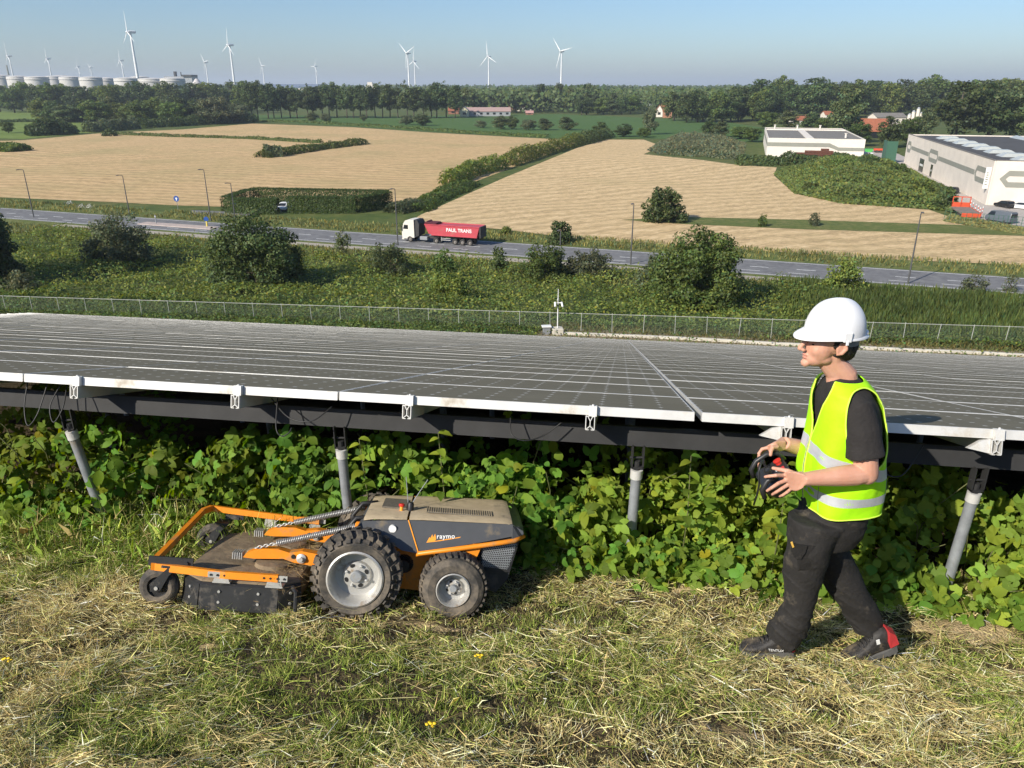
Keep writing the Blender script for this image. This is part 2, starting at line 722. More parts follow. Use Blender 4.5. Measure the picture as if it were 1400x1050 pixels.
sheet('yard', [(1305, 272), (1330, 300), (1400, 318), (1560, 345), (1700, 300), (1400, 245), (1260, 225), (1215, 205), (1150, 205), (1150, 228), (1240, 236)], .09, M_CONC, 'pale concrete yard round the warehouses')


# ------------------------------------------------------------------ the road
def strip(name, u0, u1, w0, w1, z, m, label, dz=0.0, n=1):
    mb = MB()
    mb.box(u0, u1, w0, w1, -.3, z)
    o = mb.build(name, m)
    o.location = RD0 * 1
    o.location.z = 0
    o.rotation_euler = (0, 0, RANG)
    return o


# local frame of the road: x along RDV, y = across; RDN may be -y
RS = 1 if RDN.dot(Vector((-math.sin(RANG), math.cos(RANG), 0))) > 0 else -1


def rstrip(name, u0, u1, w0, w1, z, m, parent=None):
    a, b = sorted((w0 * RS, w1 * RS))
    mb = MB()
    mb.box(u0, u1, a, b, z - .25, z)
    o = mb.build(name, m, parent)
    if parent is None:
        o.location = (RD0.x, RD0.y, 0)
        o.rotation_euler = (0, 0, RANG)
    return o


RW = 4.7
road = rstrip('road', -120, 520, -RW, RW, .12, M_ASPH)
tag(road, 'grey two lane road crossing the flat land', kind='structure')
vg1 = rstrip('verge', -120, 520, RW + .01, RW + 7.0, .10, M_VERGE)
tag(vg1, 'grass verge on the far side of the road', kind='structure')
vg2 = rstrip('verge', -120, 520, -RW - 4.0, -RW - .01, .10, M_VERGE)
tag(vg2, 'grass verge on the near side of the road', kind='structure')
cp = rstrip('cycle_path', -120, 150, -RW - 3.4, -RW - 1.3, .13, M_PATH)
tag(cp, 'pale concrete cycle path beside the road', kind='structure')
M_PAINT = mat('road_paint', (.72, .72, .70), rough=.7, var=.25, scale=3)
for w in (RW - .45, -RW + .45):
    rstrip('edge_line', -120, 520, w - .08, w + .08, .124, M_PAINT, road)
for i in range(-20, 86):
    if i * 6 > 175 and i * 6 < 260:
        continue
    rstrip('dash', i * 6, i * 6 + 2.4, -.09, .09, .124, M_PAINT, road)
for i in range(-20, 30):
    rstrip('dash', i * 6 + 1, i * 6 + 3.4, -2.55, -2.40, .124, M_PAINT, road)
# paved islands and the side turning by the clipped hedge
M_PINK = ground_mat('island_paving', [(.42, .34, .30), (.36, .29, .26), (.46, .40, .36)], [.4, 3.0], bump=.1)
uL = (G(190, 302) - RD0).dot(RDV)
uR = (G(330, 312) - RD0).dot(RDV)
for (u0, u1, w0, w1) in ((uL - 3, uL - 19, -1.6, .9), (uL - 23, uR, -2.4, .6)):
    isl = MB()
    us = sorted((u0, u1))
    isl.bbox(us[0], us[1], *sorted((w0 * RS, w1 * RS)), .0, .22, .08)
    o = isl.build('traffic_island', M_PINK)
    o.location = (RD0.x, RD0.y, 0)
    o.rotation_euler = (0, 0, RANG)
    tag(o, 'low pink paved traffic island, the ' + ('longer one near the yellow bollard' if w0 < -2 else 'shorter one farther along the road'), 'traffic island', 'paved islands on the road')
lane = sheet('side_road', [(262, 294), (330, 297), (352, 293), (372, 287), (385, 290), (392, 280), (384, 277), (352, 283), (310, 290), (262, 288)], .11, M_ASPH, 'side turning beside the clipped hedge')
# gravel strip between the panels and the fence
gs = MB()
L1 = [SA(63.2, a, .02) for a in np.arange(-10, 91, 6)]
L2 = [SA(69.3 - .028 * a - (a < -25) * 0, a, .03) for a in np.arange(-10, 91, 6)]
for i in range(len(L1) - 1):
    m1, m2 = (L1[i] + L2[i]) / 2, (L1[i + 1] + L2[i + 1]) / 2
    for m_ in (m1, m2):
        m_.z = tz(m_.x, m_.y) + .03
    gs.face([L1[i], L1[i + 1], m2, m1])
    gs.face([m1, m2, L2[i + 1], L2[i]])
o = gs.build('gravel_path', M_GRAVEL)
tag(o, 'dry gravel strip below the solar panels', kind='structure')
# ================================================================== solar array
PZ0 = CAMZ - .4245                       # height of the panel plane where s = 0
PS0 = 3.96                               # s of the near edge
SLEN = math.sqrt(1 + SLOPE ** 2)
T3 = Vector((D1[0], D1[1], -SLOPE)) / SLEN       # down the panels
A3 = Vector((E1[0], E1[1], 0))                   # along the rows
N3 = A3.cross(T3)
if N3.z < 0:
    N3 = -N3
PL, PWD, PTH = 2.022, 1.0, .050
PITCH_A, PITCH_T = 2.035, 1.012
A_JOINT = -1.612                         # a of the joint seen below the mower's hood


def pp(a, t, h=0.0):
    """point on the array: a metres along, t metres down from the near edge, h above the frame tops"""
    return Vector((D1[0] * PS0, D1[1] * PS0, PZ0 - SLOPE * PS0)) + A3 * a + T3 * t + N3 * h


def glass_mat():
    m, nt, bs = nodes_of('panel_glass')
    N, L = nt.nodes, nt.links
    uv = N.new('ShaderNodeUVMap')
    uv.uv_map = 'UVMap'
    sx = N.new('ShaderNodeSeparateXYZ')
    L.new(uv.outputs[0], sx.inputs[0])

    def M(op, a, b=None, c=None):
        n = N.new('ShaderNodeMath')
        n.operation = op
        for i, k in enumerate((a, b, c)):
            if k is None:
                continue
            if isinstance(k, (int, float)):
                n.inputs[i].default_value = k
            else:
                L.new(k, n.inputs[i])
        return n.outputs[0]
    fx = M('ABSOLUTE', M('SUBTRACT', M('FRACT', M('MULTIPLY', sx.outputs[0], 12.0)), .5))
    fy = M('ABSOLUTE', M('SUBTRACT', M('FRACT', M('MULTIPLY', sx.outputs[1], 6.0)), .5))
    dia = M('GREATER_THAN', M('ADD', fx, fy), .895)
    lines = M('GREATER_THAN', M('MAXIMUM', fx, fy), .488)
    bus = M('LESS_THAN', M('ABSOLUTE', M('SUBTRACT', M('ABSOLUTE', M('SUBTRACT', fy, .165)), 0.0)), .008)
    tc = N.new('ShaderNodeTexCoord')
    geo = N.new('ShaderNodeNewGeometry')
    no = N.new('ShaderNodeTexNoise')
    no.inputs['Scale'].default_value = 1.7
    no.inputs['Detail'].default_value = 8
    no.inputs['Roughness'].default_value = .7
    L.new(geo.outputs['Position'], no.inputs['Vector'])
    dust = N.new('ShaderNodeValToRGB')
    dust.color_ramp.elements[0].position = .3
    dust.color_ramp.elements[0].color = (.158, .146, .108, 1)
    dust.color_ramp.elements[1].position = .75
    dust.color_ramp.elements[1].color = (.205, .188, .138, 1)
    L.new(no.outputs['Fac'], dust.inputs['Fac'])

    def mixc(f, a, col):
        x = N.new('ShaderNodeMix')
        x.data_type = 'RGBA'
        L.new(f, x.inputs[0])
        L.new(a, x.inputs[6])
        x.inputs[7].default_value = rgba(col)
        return x.outputs[2]
    c = mixc(bus, dust.outputs['Color'], (.21, .195, .155))
    c = mixc(lines, c, (.24, .225, .18))
    c = mixc(dia, c, (.55, .54, .50))
    L.new(c, bs.inputs['Base Color'])
    rr = N.new('ShaderNodeMapRange')
    rr.inputs['To Min'].default_value = .45
    rr.inputs['To Max'].default_value = .6
    L.new(no.outputs['Fac'], rr.inputs['Value'])
    L.new(rr.outputs[0], bs.inputs['Roughness'])
    bs.inputs['IOR'].default_value = 1.45
    bs.inputs['Specular IOR Level'].default_value = .004
    return m


M_GLASS = glass_mat()
M_ALU = mat('frame_aluminium', (.70, .69, .66), rough=.45, metal=.25, var=.18, scale=5, dirt=(.45, .40, .32), dirt_amt=.12, dscale=2.2)
M_STEEL = mat('galvanised_steel', (.34, .36, .38), rough=.55, metal=.35, var=.25, scale=14, dirt=(.28, .25, .20), dirt_amt=.15, dscale=5)
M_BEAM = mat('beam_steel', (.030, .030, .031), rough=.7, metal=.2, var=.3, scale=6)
M_BLACK = mat('black_plastic', (.018, .018, .019), rough=.5, var=.2, scale=20)


def panel_template():
    """unit panel in (a, t, h): frame of four bars and the glass set 3 mm down"""
    b = .020
    V, F, mi, UV = [], [], [], []

    def q(ps, m, uv=None):
        i = len(V)
        V.extend(ps)
        F.append([i, i + 1, i + 2, i + 3])
        mi.append(m)
        UV.append(uv or [(0, 0)] * 4)
    a0, a1, t0, t1 = 0, PL, 0, PWD
    q([(b * .3, b, -.0012), (a1 - b * .3, b, -.0012), (a1 - b * .3, t1 - b, -.0012), (b * .3, t1 - b, -.0012)], 1, [(0, 0), (1, 0), (1, 1), (0, 1)])
    o = [(a0, t0), (a1, t0), (a1, t1), (a0, t1)]
    n = [(b * .3, b), (a1 - b * .3, b), (a1 - b * .3, t1 - b), (b * .3, t1 - b)]
    for k in range(4):
        j = (k + 1) % 4
        q([(*o[k], 0), (*o[j], 0), (*n[j], 0), (*n[k], 0)], 0)
        q([(*n[k], 0), (*n[j], 0), (*n[j], -.0012), (*n[k], -.0012)], 0)
        q([(*o[j], 0), (*o[k], 0), (*o[k], -PTH), (*o[j], -PTH)], 0)
    q([(b, t1 - b, -.02), (a1 - b, t1 - b, -.02), (a1 - b, b, -.02), (b, b, -.02)], 0)
    return np.array(V), F, mi, UV


def panel_mesh(name, origins):
    """mesh of panels at (a, t) origins, in world axes relative to the first when single"""
    V, F, mi, UV = panel_template()
    base = V @ np.array([list(A3), list(T3), list(N3)])
    n = len(V)
    VV = np.concatenate([base + np.array(o)[None] for o in origins])
    me = bpy.data.meshes.new(name)
    me.vertices.add(len(VV))
    me.vertices.foreach_set('co', VV.astype(np.float32).ravel())
    nf = len(F) * len(origins)
    me.loops.add(nf * 4)
    FF = np.concatenate([np.array(F) + k * n for k in range(len(origins))]).astype(np.int32)
    me.loops.foreach_set('vertex_index', FF.ravel())
    me.polygons.add(nf)
    me.polygons.foreach_set('loop_start', np.arange(0, nf * 4, 4, dtype=np.int32))
    me.polygons.foreach_set('loop_total', np.full(nf, 4, dtype=np.int32))
    me.materials.append(M_ALU)
    me.materials.append(M_GLASS)
    me.polygons.foreach_set('material_index', np.tile(np.array(mi, dtype=np.int32), len(origins)))
    uvl = me.uv_layers.new(name='UVMap')
    uvl.data.foreach_set('uv', np.tile(np.array(UV, dtype=np.float32).reshape(-1), len(origins)))
    me.update(calc_edges=True)
    return me


ARR0 = pp(0, 0)
array = thing('solar_array', 'wide sloping field of grey solar panels in white frames on steel posts', 'solar array', ARR0)
rnd = random.Random(3)
spots = []
ROWS = 59
for r in range(ROWS):
    s_here = PS0 + r * PITCH_T / SLEN
    half = .80 * s_here + 3.5
    k0 = math.floor((-half - A_JOINT) / PITCH_A)
    k1 = math.ceil((half - A_JOINT) / PITCH_A)
    for k in range(k0, k1):
        # the wide dark gap right of one column, as seen beside the man
        a = A_JOINT + k * PITCH_A + .005
        if k >= 1:
            a += .028
        spots.append((r, k, Vector(A3) * a + T3 * (r * PITCH_T) + N3 * rnd.uniform(-.002, .002)))
me_one = panel_mesh('solar_panel', [Vector((0, 0, 0))])
far_spots = []
cnt = 0
for (r, k, v) in sorted(spots, key=lambda q: q[2].length):
    if cnt < 290:
        o = meshobj('solar_panel', me_one, array, v)
        cnt += 1
    else:
        far_spots.append(v)
o = meshobj('distant_solar_panels', panel_mesh('distant_solar_panels', far_spots), array)
o['kind'] = 'stuff'

# rails under the panels, their cut ends showing below the near frame
def rail_mesh(length):
    mb = MB()
    w, h, th = .024, .078, .004

    def bar(x0, z0, x1, z1):
        d = Vector((x1 - x0, z1 - z0)).normalized() * .5
        nx, nz = -d.y * th, d.x * th
        a = [(x0 + nx, z0 + nz), (x0 - nx, z0 - nz), (x1 - nx, z1 - nz), (x1 + nx, z1 + nz)]
        vs = [tuple(A3 * x + N3 * z) for x, z in a] + [tuple(A3 * x + N3 * z + T3 * length) for x, z in a]
        mb._add(vs, [(0, 1, 2, 3), (7, 6, 5, 4), (0, 4, 5, 1), (1, 5, 6, 2), (2, 6, 7, 3), (3, 7, 4, 0)])
    bar(-w, 0, -w, -h)
    bar(w, 0, w, -h)
    bar(-w, -h, -w * .25, -h)
    bar(w, -h, w * .25, -h)
    bar(-w, -.004, -w * .35, -.004)
    bar(w, -.004, w * .35, -.004)
    bar(-w * .55, -.004, 0, -.03)
    bar(w * .55, -.004, 0, -.03)
    bar(0, -.03, 0, -.058)
    bar(0, -.058, -w, -h)
    bar(0, -.058, w, -h)
    return mb.build('rail', M_ALU, array, fix=True)


rail0 = rail_mesh(9.0)
ends = [-.148 + 1.045 * k for k in range(-5, 6)]
for i, a in enumerate(ends):
    o = rail0 if i == 0 else link(rail0.copy(), array)
    o.location = A3 * (a + .0) + T3 * -.03 + N3 * (-PTH - .001)
    cl = MB()
    cl.at(Matrix((list(A3) + [0], list(T3) + [0], list(N3) + [0], [0, 0, 0, 1])).transposed())
    cl.box(-.022, .022, -.028, -.002, -PTH - .004, .004)
    cl.box(-.022, .022, -.004, .012, .001, .005)
    cl.tube([(0, -.014, .0), (0, -.014, .012)], .006, 8)
    c = cl.build('end_clamp', M_ALU, array)
    c.location = A3 * (a + .012)
    if k in (): pass
for a in (ends[6], ends[7]):
    mb = MB()
    M = Matrix((list(A3) + [0], list(T3) + [0], list(N3) + [0], [0, 0, 0, 1])).transposed()
    mb.at(M)
    mb.prism([(-.028, -.05), (-.028, -.125), (-.135, -.105), (-.07, -.06)], .0, .035, axis='y')
    c = mb.build('gusset_plate', M_ALU, array)
    c.location = A3 * a + T3 * -.02

# beam across the posts
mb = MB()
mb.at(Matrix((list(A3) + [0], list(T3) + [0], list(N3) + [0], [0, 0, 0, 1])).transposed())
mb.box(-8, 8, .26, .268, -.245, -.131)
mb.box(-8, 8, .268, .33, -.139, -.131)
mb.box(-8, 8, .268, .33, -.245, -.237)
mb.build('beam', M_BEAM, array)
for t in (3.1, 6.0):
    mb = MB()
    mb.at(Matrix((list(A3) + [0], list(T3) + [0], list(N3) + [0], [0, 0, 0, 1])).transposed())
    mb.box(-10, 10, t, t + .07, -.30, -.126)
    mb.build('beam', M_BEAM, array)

# posts: galvanised tubes, each leaning its own way
for (a, lean, ln2) in ((-5.40, .02, .0), (-3.56, .13, .02), (-1.70, .02, .0), (.13, -.02, .01), (2.00, -.035, .03), (3.87, .02, 0)):
    top = pp(a, .31, -.40) - ARR0
    gp = pp(a, .31)
    bot = Vector((top.x + lean * .9, top.y + ln2, gz(gp.x, gp.y) - .25 - ARR0.z))
    mb = MB()
    mb.tube([bot, top], .031, 14)
    post = mb.build('post', M_STEEL, array, smooth=True, angle=40)
    mb = MB()
    d = (top - bot).normalized()
    mb.tube([top - d * .045, top + d * .012], .037, 14)
    mb.build('collar', M_ALU, post, smooth=True, angle=40)
    mb = MB()
    mb.tube([top, top + Vector((0, 0, .07))], .02, 10)
    mb.at(Matrix.Translation(top))
    mb.box(-.036, -.029, -.024, .024, .03, .17)
    mb.box(.029, .036, -.024, .024, .03, .17)
    mb.box(-.036, .036, -.024, .024, .025, .036)
    mb.tube([(-.046, 0, .09), (.046, 0, .09)], .007, 8)
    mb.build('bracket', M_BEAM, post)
for t in (3.13, 6.03):
    for a in np.arange(-7.3, 7.5, 1.86):
        top = pp(a, t, -.30) - ARR0
        gp = pp(a, t)
        mb = MB()
        mb.tube([(top.x, top.y, gz(gp.x, gp.y) - .2 - ARR0.z), top], .034, 10)
        mb.build('post', M_STEEL, array, smooth=True, angle=40)

# loose cables under the near edge
def cable(pts, r=.004):
    P = [Vector(p) for p in pts]
    out = []
    for i in range(len(P) - 1):
        p0, p1, p2, p3 = P[max(i - 1, 0)], P[i], P[i + 1], P[min(i + 2, len(P) - 1)]
        for k in range(8):
            t = k / 8
            out.append(.5 * ((2 * p1) + (p2 - p0) * t + (2 * p0 - 5 * p1 + 4 * p2 - p3) * t * t + (3 * p1 - p0 - 3 * p2 + p3) * t ** 3))
    out.append(P[-1])
    mb = MB()
    mb.tube(out, r, 6)
    return mb


for pts in ([(-3.72, .12, -.06), (-3.71, .08, -.22), (-3.66, .05, -.33), (-3.60, .06, -.25), (-3.58, .12, -.06)],
            [(-3.50, .14, -.06), (-3.53, .08, -.20), (-3.49, .06, -.30), (-3.44, .08, -.20), (-3.47, .15, -.06)],
            [(-2.05, .14, -.06), (-2.02, .06, -.24), (-1.98, .05, -.29), (-1.94, .06, -.27), (-1.93, .08, -.24)],
            [(-2.1, .16, -.08), (-1.95, .08, -.18), (-1.8, .07, -.19), (-1.7, .14, -.10)],
            [(1.1, .14, -.06), (1.16, .06, -.24), (1.22, .05, -.29), (1.24, .06, -.24)],
            [(1.3, .16, -.08), (1.40, .05, -.25), (1.52, .05, -.28), (1.64, .12, -.12)],
            [(-.62, .16, -.1), (-.6, .1, -.2), (-.52, .1, -.23), (-.42, .14, -.2), (-.32, .16, -.12)]):
    cm = cable([pp(*p) - ARR0 for p in pts])
    cm.build('cable', M_BLACK, array, smooth=True)

# ================================================================== fence below the array
FA, FB = Vector((-50.5, 74.2, 0)), Vector((45, 64.2, 0))
FD = (FB - FA).normalized()
FANG = math.atan2(FD.y, FD.x)
fence = thing('chain_link_fence', 'low wire mesh fence with pale posts below the solar panels', 'fence', (0, 0, 0))
M_FPOST = mat('fence_post', (.52, .53, .48), rough=.6, metal=.1, var=.25, scale=2)
M_WIRE = mat('fence_wire', (.16, .20, .15), rough=.6, metal=.2)
BAY = 2.86
pm = MB()
pm.tube([(0, 0, -.3), (0, 0, 1.86)], .026, 8)
pm.tube([(0, 0, 1.86), (0, 0, 1.88)], .032, 8)
post_me = pm.build('fence_post', M_FPOST, fence, smooth=True, angle=40)
KIDS[fence.name].remove(post_me)
rm = MB()
rm.tube([(0, 0, 1.80), (BAY, 0, 1.80)], .024, 6)
rail_me = rm.build('top_rail', M_FPOST, fence)
wm = MB()
hgt = 1.76
step = .10
k = -hgt
while k < BAY:
    for sgn in (1, -1):
        x0, x1 = k, k + hgt
        z0, z1 = .04, .04 + hgt
        if x0 < 0:
            z0 -= x0
            x0 = 0
        if x1 > BAY:
            z1 -= x1 - BAY
            x1 = BAY
        if x1 - x0 > .03:
            if sgn < 0:
                p, q = (BAY - x0, 0.002, z0), (BAY - x1, .002, z1)
            else:
                p, q = (x0, -.002, z0), (x1, -.002, z1)
            wm.tube([p, q], .0022, 3, caps=False)
    k += step
wire_me = wm.build('wire_mesh', M_WIRE, fence, fix=False)
first = True
nb = 38
prev = None
frnd = random.Random(5)
for i in range(nb):
    p = FA + FD * (BAY * (i - 2))
    p2 = FA + FD * (BAY * (i - 1))
    z, z2 = tz(p.x, p.y), tz(p2.x, p2.y)
    lean = frnd.uniform(-.05, .05)
    for src, nm in ((post_me, 0), (rail_me, 1), (wire_me, 2)):
        o = src if i == 0 else src.copy()
        if i:
            COL.objects.link(o)
            o.parent = fence
        o.location = (p.x, p.y, z - .02)
        if nm == 0:
            o.rotation_euler = (lean, lean * .7, FANG)
        else:
            o.rotation_euler = (0, -math.atan2(z2 - z, BAY), FANG)

# kerb pipe, mast with cameras, cabinet
M_PALE = mat('pale_concrete', (.60, .56, .47), rough=.85, var=.2, scale=1.5, bump=.2)
kp = [G(x, y) for x, y in ((764, 457.5), (830, 460), (900, 463), (980, 467), (1060, 472), (1150, 476), (1250, 481), (1330, 484), (1400, 488), (1480, 493))]
for i in range(len(kp) - 1):
    L_ = (kp[i + 1] - kp[i]).length
    n_ = max(1, round(L_ / 3.2))
    for j in range(n_):
        p, q = kp[i].lerp(kp[i + 1], j / n_), kp[i].lerp(kp[i + 1], (j + 1) / n_ - .01)
        d = (q - p)
        mb = MB()
        mb.bbox(0, d.length, -.16, .16, -.2, .26, .03)
        if i == 0 and j == 0:
            kerb = thing('concrete_channel', 'long pale concrete kerb along the foot of the solar panels', 'kerb', (0, 0, 0))
        o = mb.build('kerb_block', M_PALE, kerb)
        o.location = p
        o.rotation_euler = (0, -math.atan2(d.z, Vector((d.x, d.y)).length), math.atan2(d.y, d.x))
mp = G(762, 457)
mast = thing('camera_mast', 'slim white camera mast on a concrete block by the fence', 'mast', mp, .1)
mb = MB()
mb.bbox(-.5, .5, -.5, .5, -.2, .62, .04)
mb.build('concrete_block', M_PALE, mast)
M_WHITE = mat('white_paint', (.78, .78, .76), rough=.5, var=.1)
mb = MB()
mb.tube([(0, 0, .6), (0, 0, 2.9), (0, 0, 4.25)], [.055, .05, .03], 10)
mb.build('pole', M_WHITE, mast, smooth=True, angle=40)
for sx, dy in ((-.28, -.1), (.30, -.15)):
    mb = MB()
    mb.tube([(0, 0, 2.98), (sx, dy, 3.02)], .03, 8)
    mb.tube([(sx, dy, 3.05), (sx * 1.15, dy * 2 - .22, 2.72)], [.10, .085], 12)
    mb.build('camera', M_WHITE, mast, smooth=True, angle=40)
mb = MB()
mb.lathe([(.02, 3.1), (.11, 3.14), (.10, 3.30), (.02, 3.45)], 12)
mb.build('siren', M_FPOST, mast, smooth=True)
mb = MB()
mb.bbox(-.05, .05, -.05, .05, 2.62, 2.78, .01)
mb.build('junction_box', M_BLACK, mast)
cb = G(747, 457)
cab = thing('cable_cabinet', 'small grey cabinet with white lid beside the camera mast', 'cabinet', cb, .1)
mb = MB()
mb.bbox(-.32, .32, -.22, .22, -.2, .72, .02)
mb.build('body', M_STEEL, cab)
mb = MB()
mb.bbox(-.44, .44, -.32, .32, .723, .82, .02)
mb.build('lid', M_WHITE, cab)
# ================================================================== growth on the near slope
M_BLADE = leafmat('grass_blade', (1, 1, 1), trans=.14, rough=.7, objvar=0.0, spec=.15)
M_BRAM = leafmat('bramble_leaf', (.150, .232, .028), trans=.38, rough=.6, objvar=.34, spec=.15)
M_MALLOW = leafmat('mallow_leaf', (.195, .285, .036), trans=.38, rough=.6, objvar=.26, spec=.15)
M_CANE = mat('cane', (.16, .17, .06), rough=.7, var=.5, scale=9)


def sa_xy(s, a):
    return D1[0] * s + E1[0] * a, D1[1] * s + E1[1] * a


def gnear(X, Y):
    return terrain(X, Y) + near_bump(X, Y)


def strands(name, label, s, a, length, width, elev, yaw, col, seed, lift=0.0, droop=.25, kind='stuff', fine=False):
    """curved ribbons: base, middle, tip; elev = angle above the ground"""
    rgx = np.random.default_rng(seed)
    n = len(s)
    X, Y = sa_xy(s, a)
    B = np.stack([X, Y, gnear(X, Y) + lift], 1)
    d = np.stack([np.cos(elev) * np.cos(yaw), np.cos(elev) * np.sin(yaw), np.sin(elev)], 1)
    d[:, 2] -= SLOPE * (d[:, 0] * D1[0] + d[:, 1] * D1[1])          # lie along the slope
    sd = unit(np.cross(d, rgx.normal(size=(n, 3))))
    L_ = length[:, None]
    w = (width * .5)[:, None]
    m1 = B + d * L_ * .45
    tip = B + d * L_ * .95 + np.stack([np.zeros(n), np.zeros(n), -droop * length * rgx.random(n)], 1) + rgx.normal(0, .08, (n, 3)) * L_
    if fine:
        V = np.stack([B - sd * w, B + sd * w, tip + sd * w * .25, tip - sd * w * .25], 1).reshape(-1, 3)
    else:
        V = np.stack([B - sd * w * .8, B + sd * w * .8, m1 + sd * w, tip, m1 - sd * w], 1).reshape(-1, 3)
    o = meshobj(name, quads_mesh(name, V, M_BLADE, col, nper=4 if fine else 5))
    return tag(o, label, None, kind=kind)


STRAW = np.array([(.74, .61, .30), (.62, .50, .22), (.82, .72, .42), (.46, .34, .15), (.56, .52, .19)])
GREEN = np.array([(.22, .28, .05), (.28, .34, .075), (.14, .20, .035), (.36, .38, .10), (.18, .26, .045)])


def mown_field(n, seed):
    rgx = np.random.default_rng(seed)
    s = 1.55 + rgx.random(n) * 3.1
    half = .66 * s + 1.5
    a = rgx.uniform(-1, 1, n) * half
    return rgx, s, a


def patch(s, a):
    """1 = green, 0 = straw: patches in the mown turf"""
    X, Y = sa_xy(s, a)
    g = fbm(X + 2.2, Y + 7.7, 1.1) * .6 + fbm(X, Y, 3.1) * .4
    g = g + .30 * np.exp(-((a + 2.6) / 1.1) ** 2) * smooth01((s - 3.1) / .6)        # greener at the left
    g = g + .10 * np.exp(-((a - .2) / .8) ** 2 - ((s - 3.2) / .35) ** 2)
    return g


BARE = [(.53, 2.50, .30, .13), (1.97, 3.80, .46, .17), (-.92, 3.20, .22, .08), (2.12, 3.42, .22, .10), (.42, 3.98, .32, .11), (-1.9, 2.75, .10, .05), (1.02, 2.34, .10, .05)]


def bare(s, a):
    b = np.zeros(len(s))
    for (ca, cs, ra, rs) in BARE:
        b = np.maximum(b, np.exp(-((a - ca) / ra) ** 2 - ((s - cs) / rs) ** 2))
    X, Y = sa_xy(s, a)
    return b * (.7 + .6 * fbm(X, Y, 7.0))


def pick(pal, rgx, n):
    c = pal[rgx.integers(0, len(pal), n)]
    return np.minimum(c * np.exp(rgx.normal(.05, .38, (n, 1))), .95)


# short stubble of the turf
rgx, s, a = mown_field(270000, 201)
X, Y = sa_xy(s, a)
k = (rgx.random(len(s)) > bare(s, a) * 1.0) & (rgx.random(len(s)) < .22 + smooth01((fbm(X, Y, 11.0) - .40) / .14))
s, a = s[k], a[k]
g = patch(s, a)
green = rgx.random(len(s)) < smooth01((g - .44) / .20) * .66 + .08
col = np.where(green[:, None], pick(GREEN, rgx, len(s)), pick(STRAW, rgx, len(s)))
X, Y = sa_xy(s, a)
tuft = fbm(X, Y, 9.0)
strands('mown_grass', 'short mown grass, half green and half straw coloured', s, a, (.016 + .15 * tuft ** 3 + .02 * green) * rgx.uniform(.6, 1.5, len(s)), rgx.uniform(.0016, .0034, len(s)) * np.where(rgx.random(len(s)) < .22, 1.7, 1.0), rgx.uniform(.35, 1.45, len(s)), rgx.uniform(0, 2 * PI, len(s)), col, 202, lift=-.004, droop=.3, fine=True)

# clippings lying about in swaths
rgx, s, a = mown_field(220000, 203)
X, Y = sa_xy(s, a)
sw = fbm(X * .6 + 3, Y * 1.5, 1.6)
k = (rgx.random(len(s)) < smooth01((sw - .26) / .25)) & (rgx.random(len(s)) < .25 + smooth01((fbm(X + 5, Y, 8.0) - .40) / .16)) & (rgx.random(len(s)) > bare(s, a) * .95)
s, a = s[k], a[k]
X, Y = X[k], Y[k]
g = patch(s, a)
green = rgx.random(len(s)) < smooth01((g - .47) / .25) * .55 + .04
col = np.where(green[:, None], pick(GREEN, rgx, len(s)) * 1.1, pick(STRAW, rgx, len(s)))
th0 = fbm(X, Y, .8) * 9.0
yaw = th0 + rgx.normal(0, .9, len(s)) + PI * rgx.integers(0, 2, len(s))
pile = fbm(X, Y, 3.5) ** 2 * .11
strands('hay', 'loose hay clippings strewn over the mown slope', s, a, rgx.uniform(.025, .11, len(s)), rgx.uniform(.0014, .0030, len(s)) * np.where(rgx.random(len(s)) < .22, 1.8, 1.0), rgx.normal(.10, .30, len(s)), yaw, col, 204, lift=.006 + pile * rgx.random(len(s)), droop=.05, fine=True)

# long stems and coarse blades here and there
rgx, s, a = mown_field(1300, 205)
col = np.where((rgx.random(len(s)) < .55)[:, None], pick(STRAW[[0, 2]], rgx, len(s)) * 1.15, pick(GREEN, rgx, len(s)) * 1.3)
strands('hay_stems', 'long pale stems lying across the mown grass', s, a, rgx.uniform(.12, .30, len(s)), rgx.uniform(.0016, .0032, len(s)), rgx.normal(.09, .09, len(s)), rgx.normal(.2, .8, len(s)) + PI * rgx.integers(0, 2, len(s)), col, 206, lift=.02, droop=.06)

# upright tufts of living grass scattered through the hay
rgx, s, a = mown_field(230, 209)
g = patch(s, a)
k = (rgx.random(len(s)) < .35 + g) & (bare(s, a) < .3)
s, a = s[k], a[k]
nb_ = 46
ts = np.repeat(s, nb_) + rgx.normal(0, .018, len(s) * nb_)
ta = np.repeat(a, nb_) + rgx.normal(0, .026, len(s) * nb_)
hh = np.repeat(rgx.uniform(.05, .13, len(s)), nb_)
strands('grass_tufts', 'small upright tufts of green grass in the mown slope', ts, ta, hh * rgx.uniform(.5, 1.2, len(ts)), rgx.uniform(.0022, .0042, len(ts)), rgx.normal(1.05, .3, len(ts)), rgx.uniform(0, 2 * PI, len(ts)), np.where((rgx.random(len(ts)) < .8)[:, None], pick(GREEN, rgx, len(ts)), pick(STRAW, rgx, len(ts))), 210, lift=-.004, droop=.5)

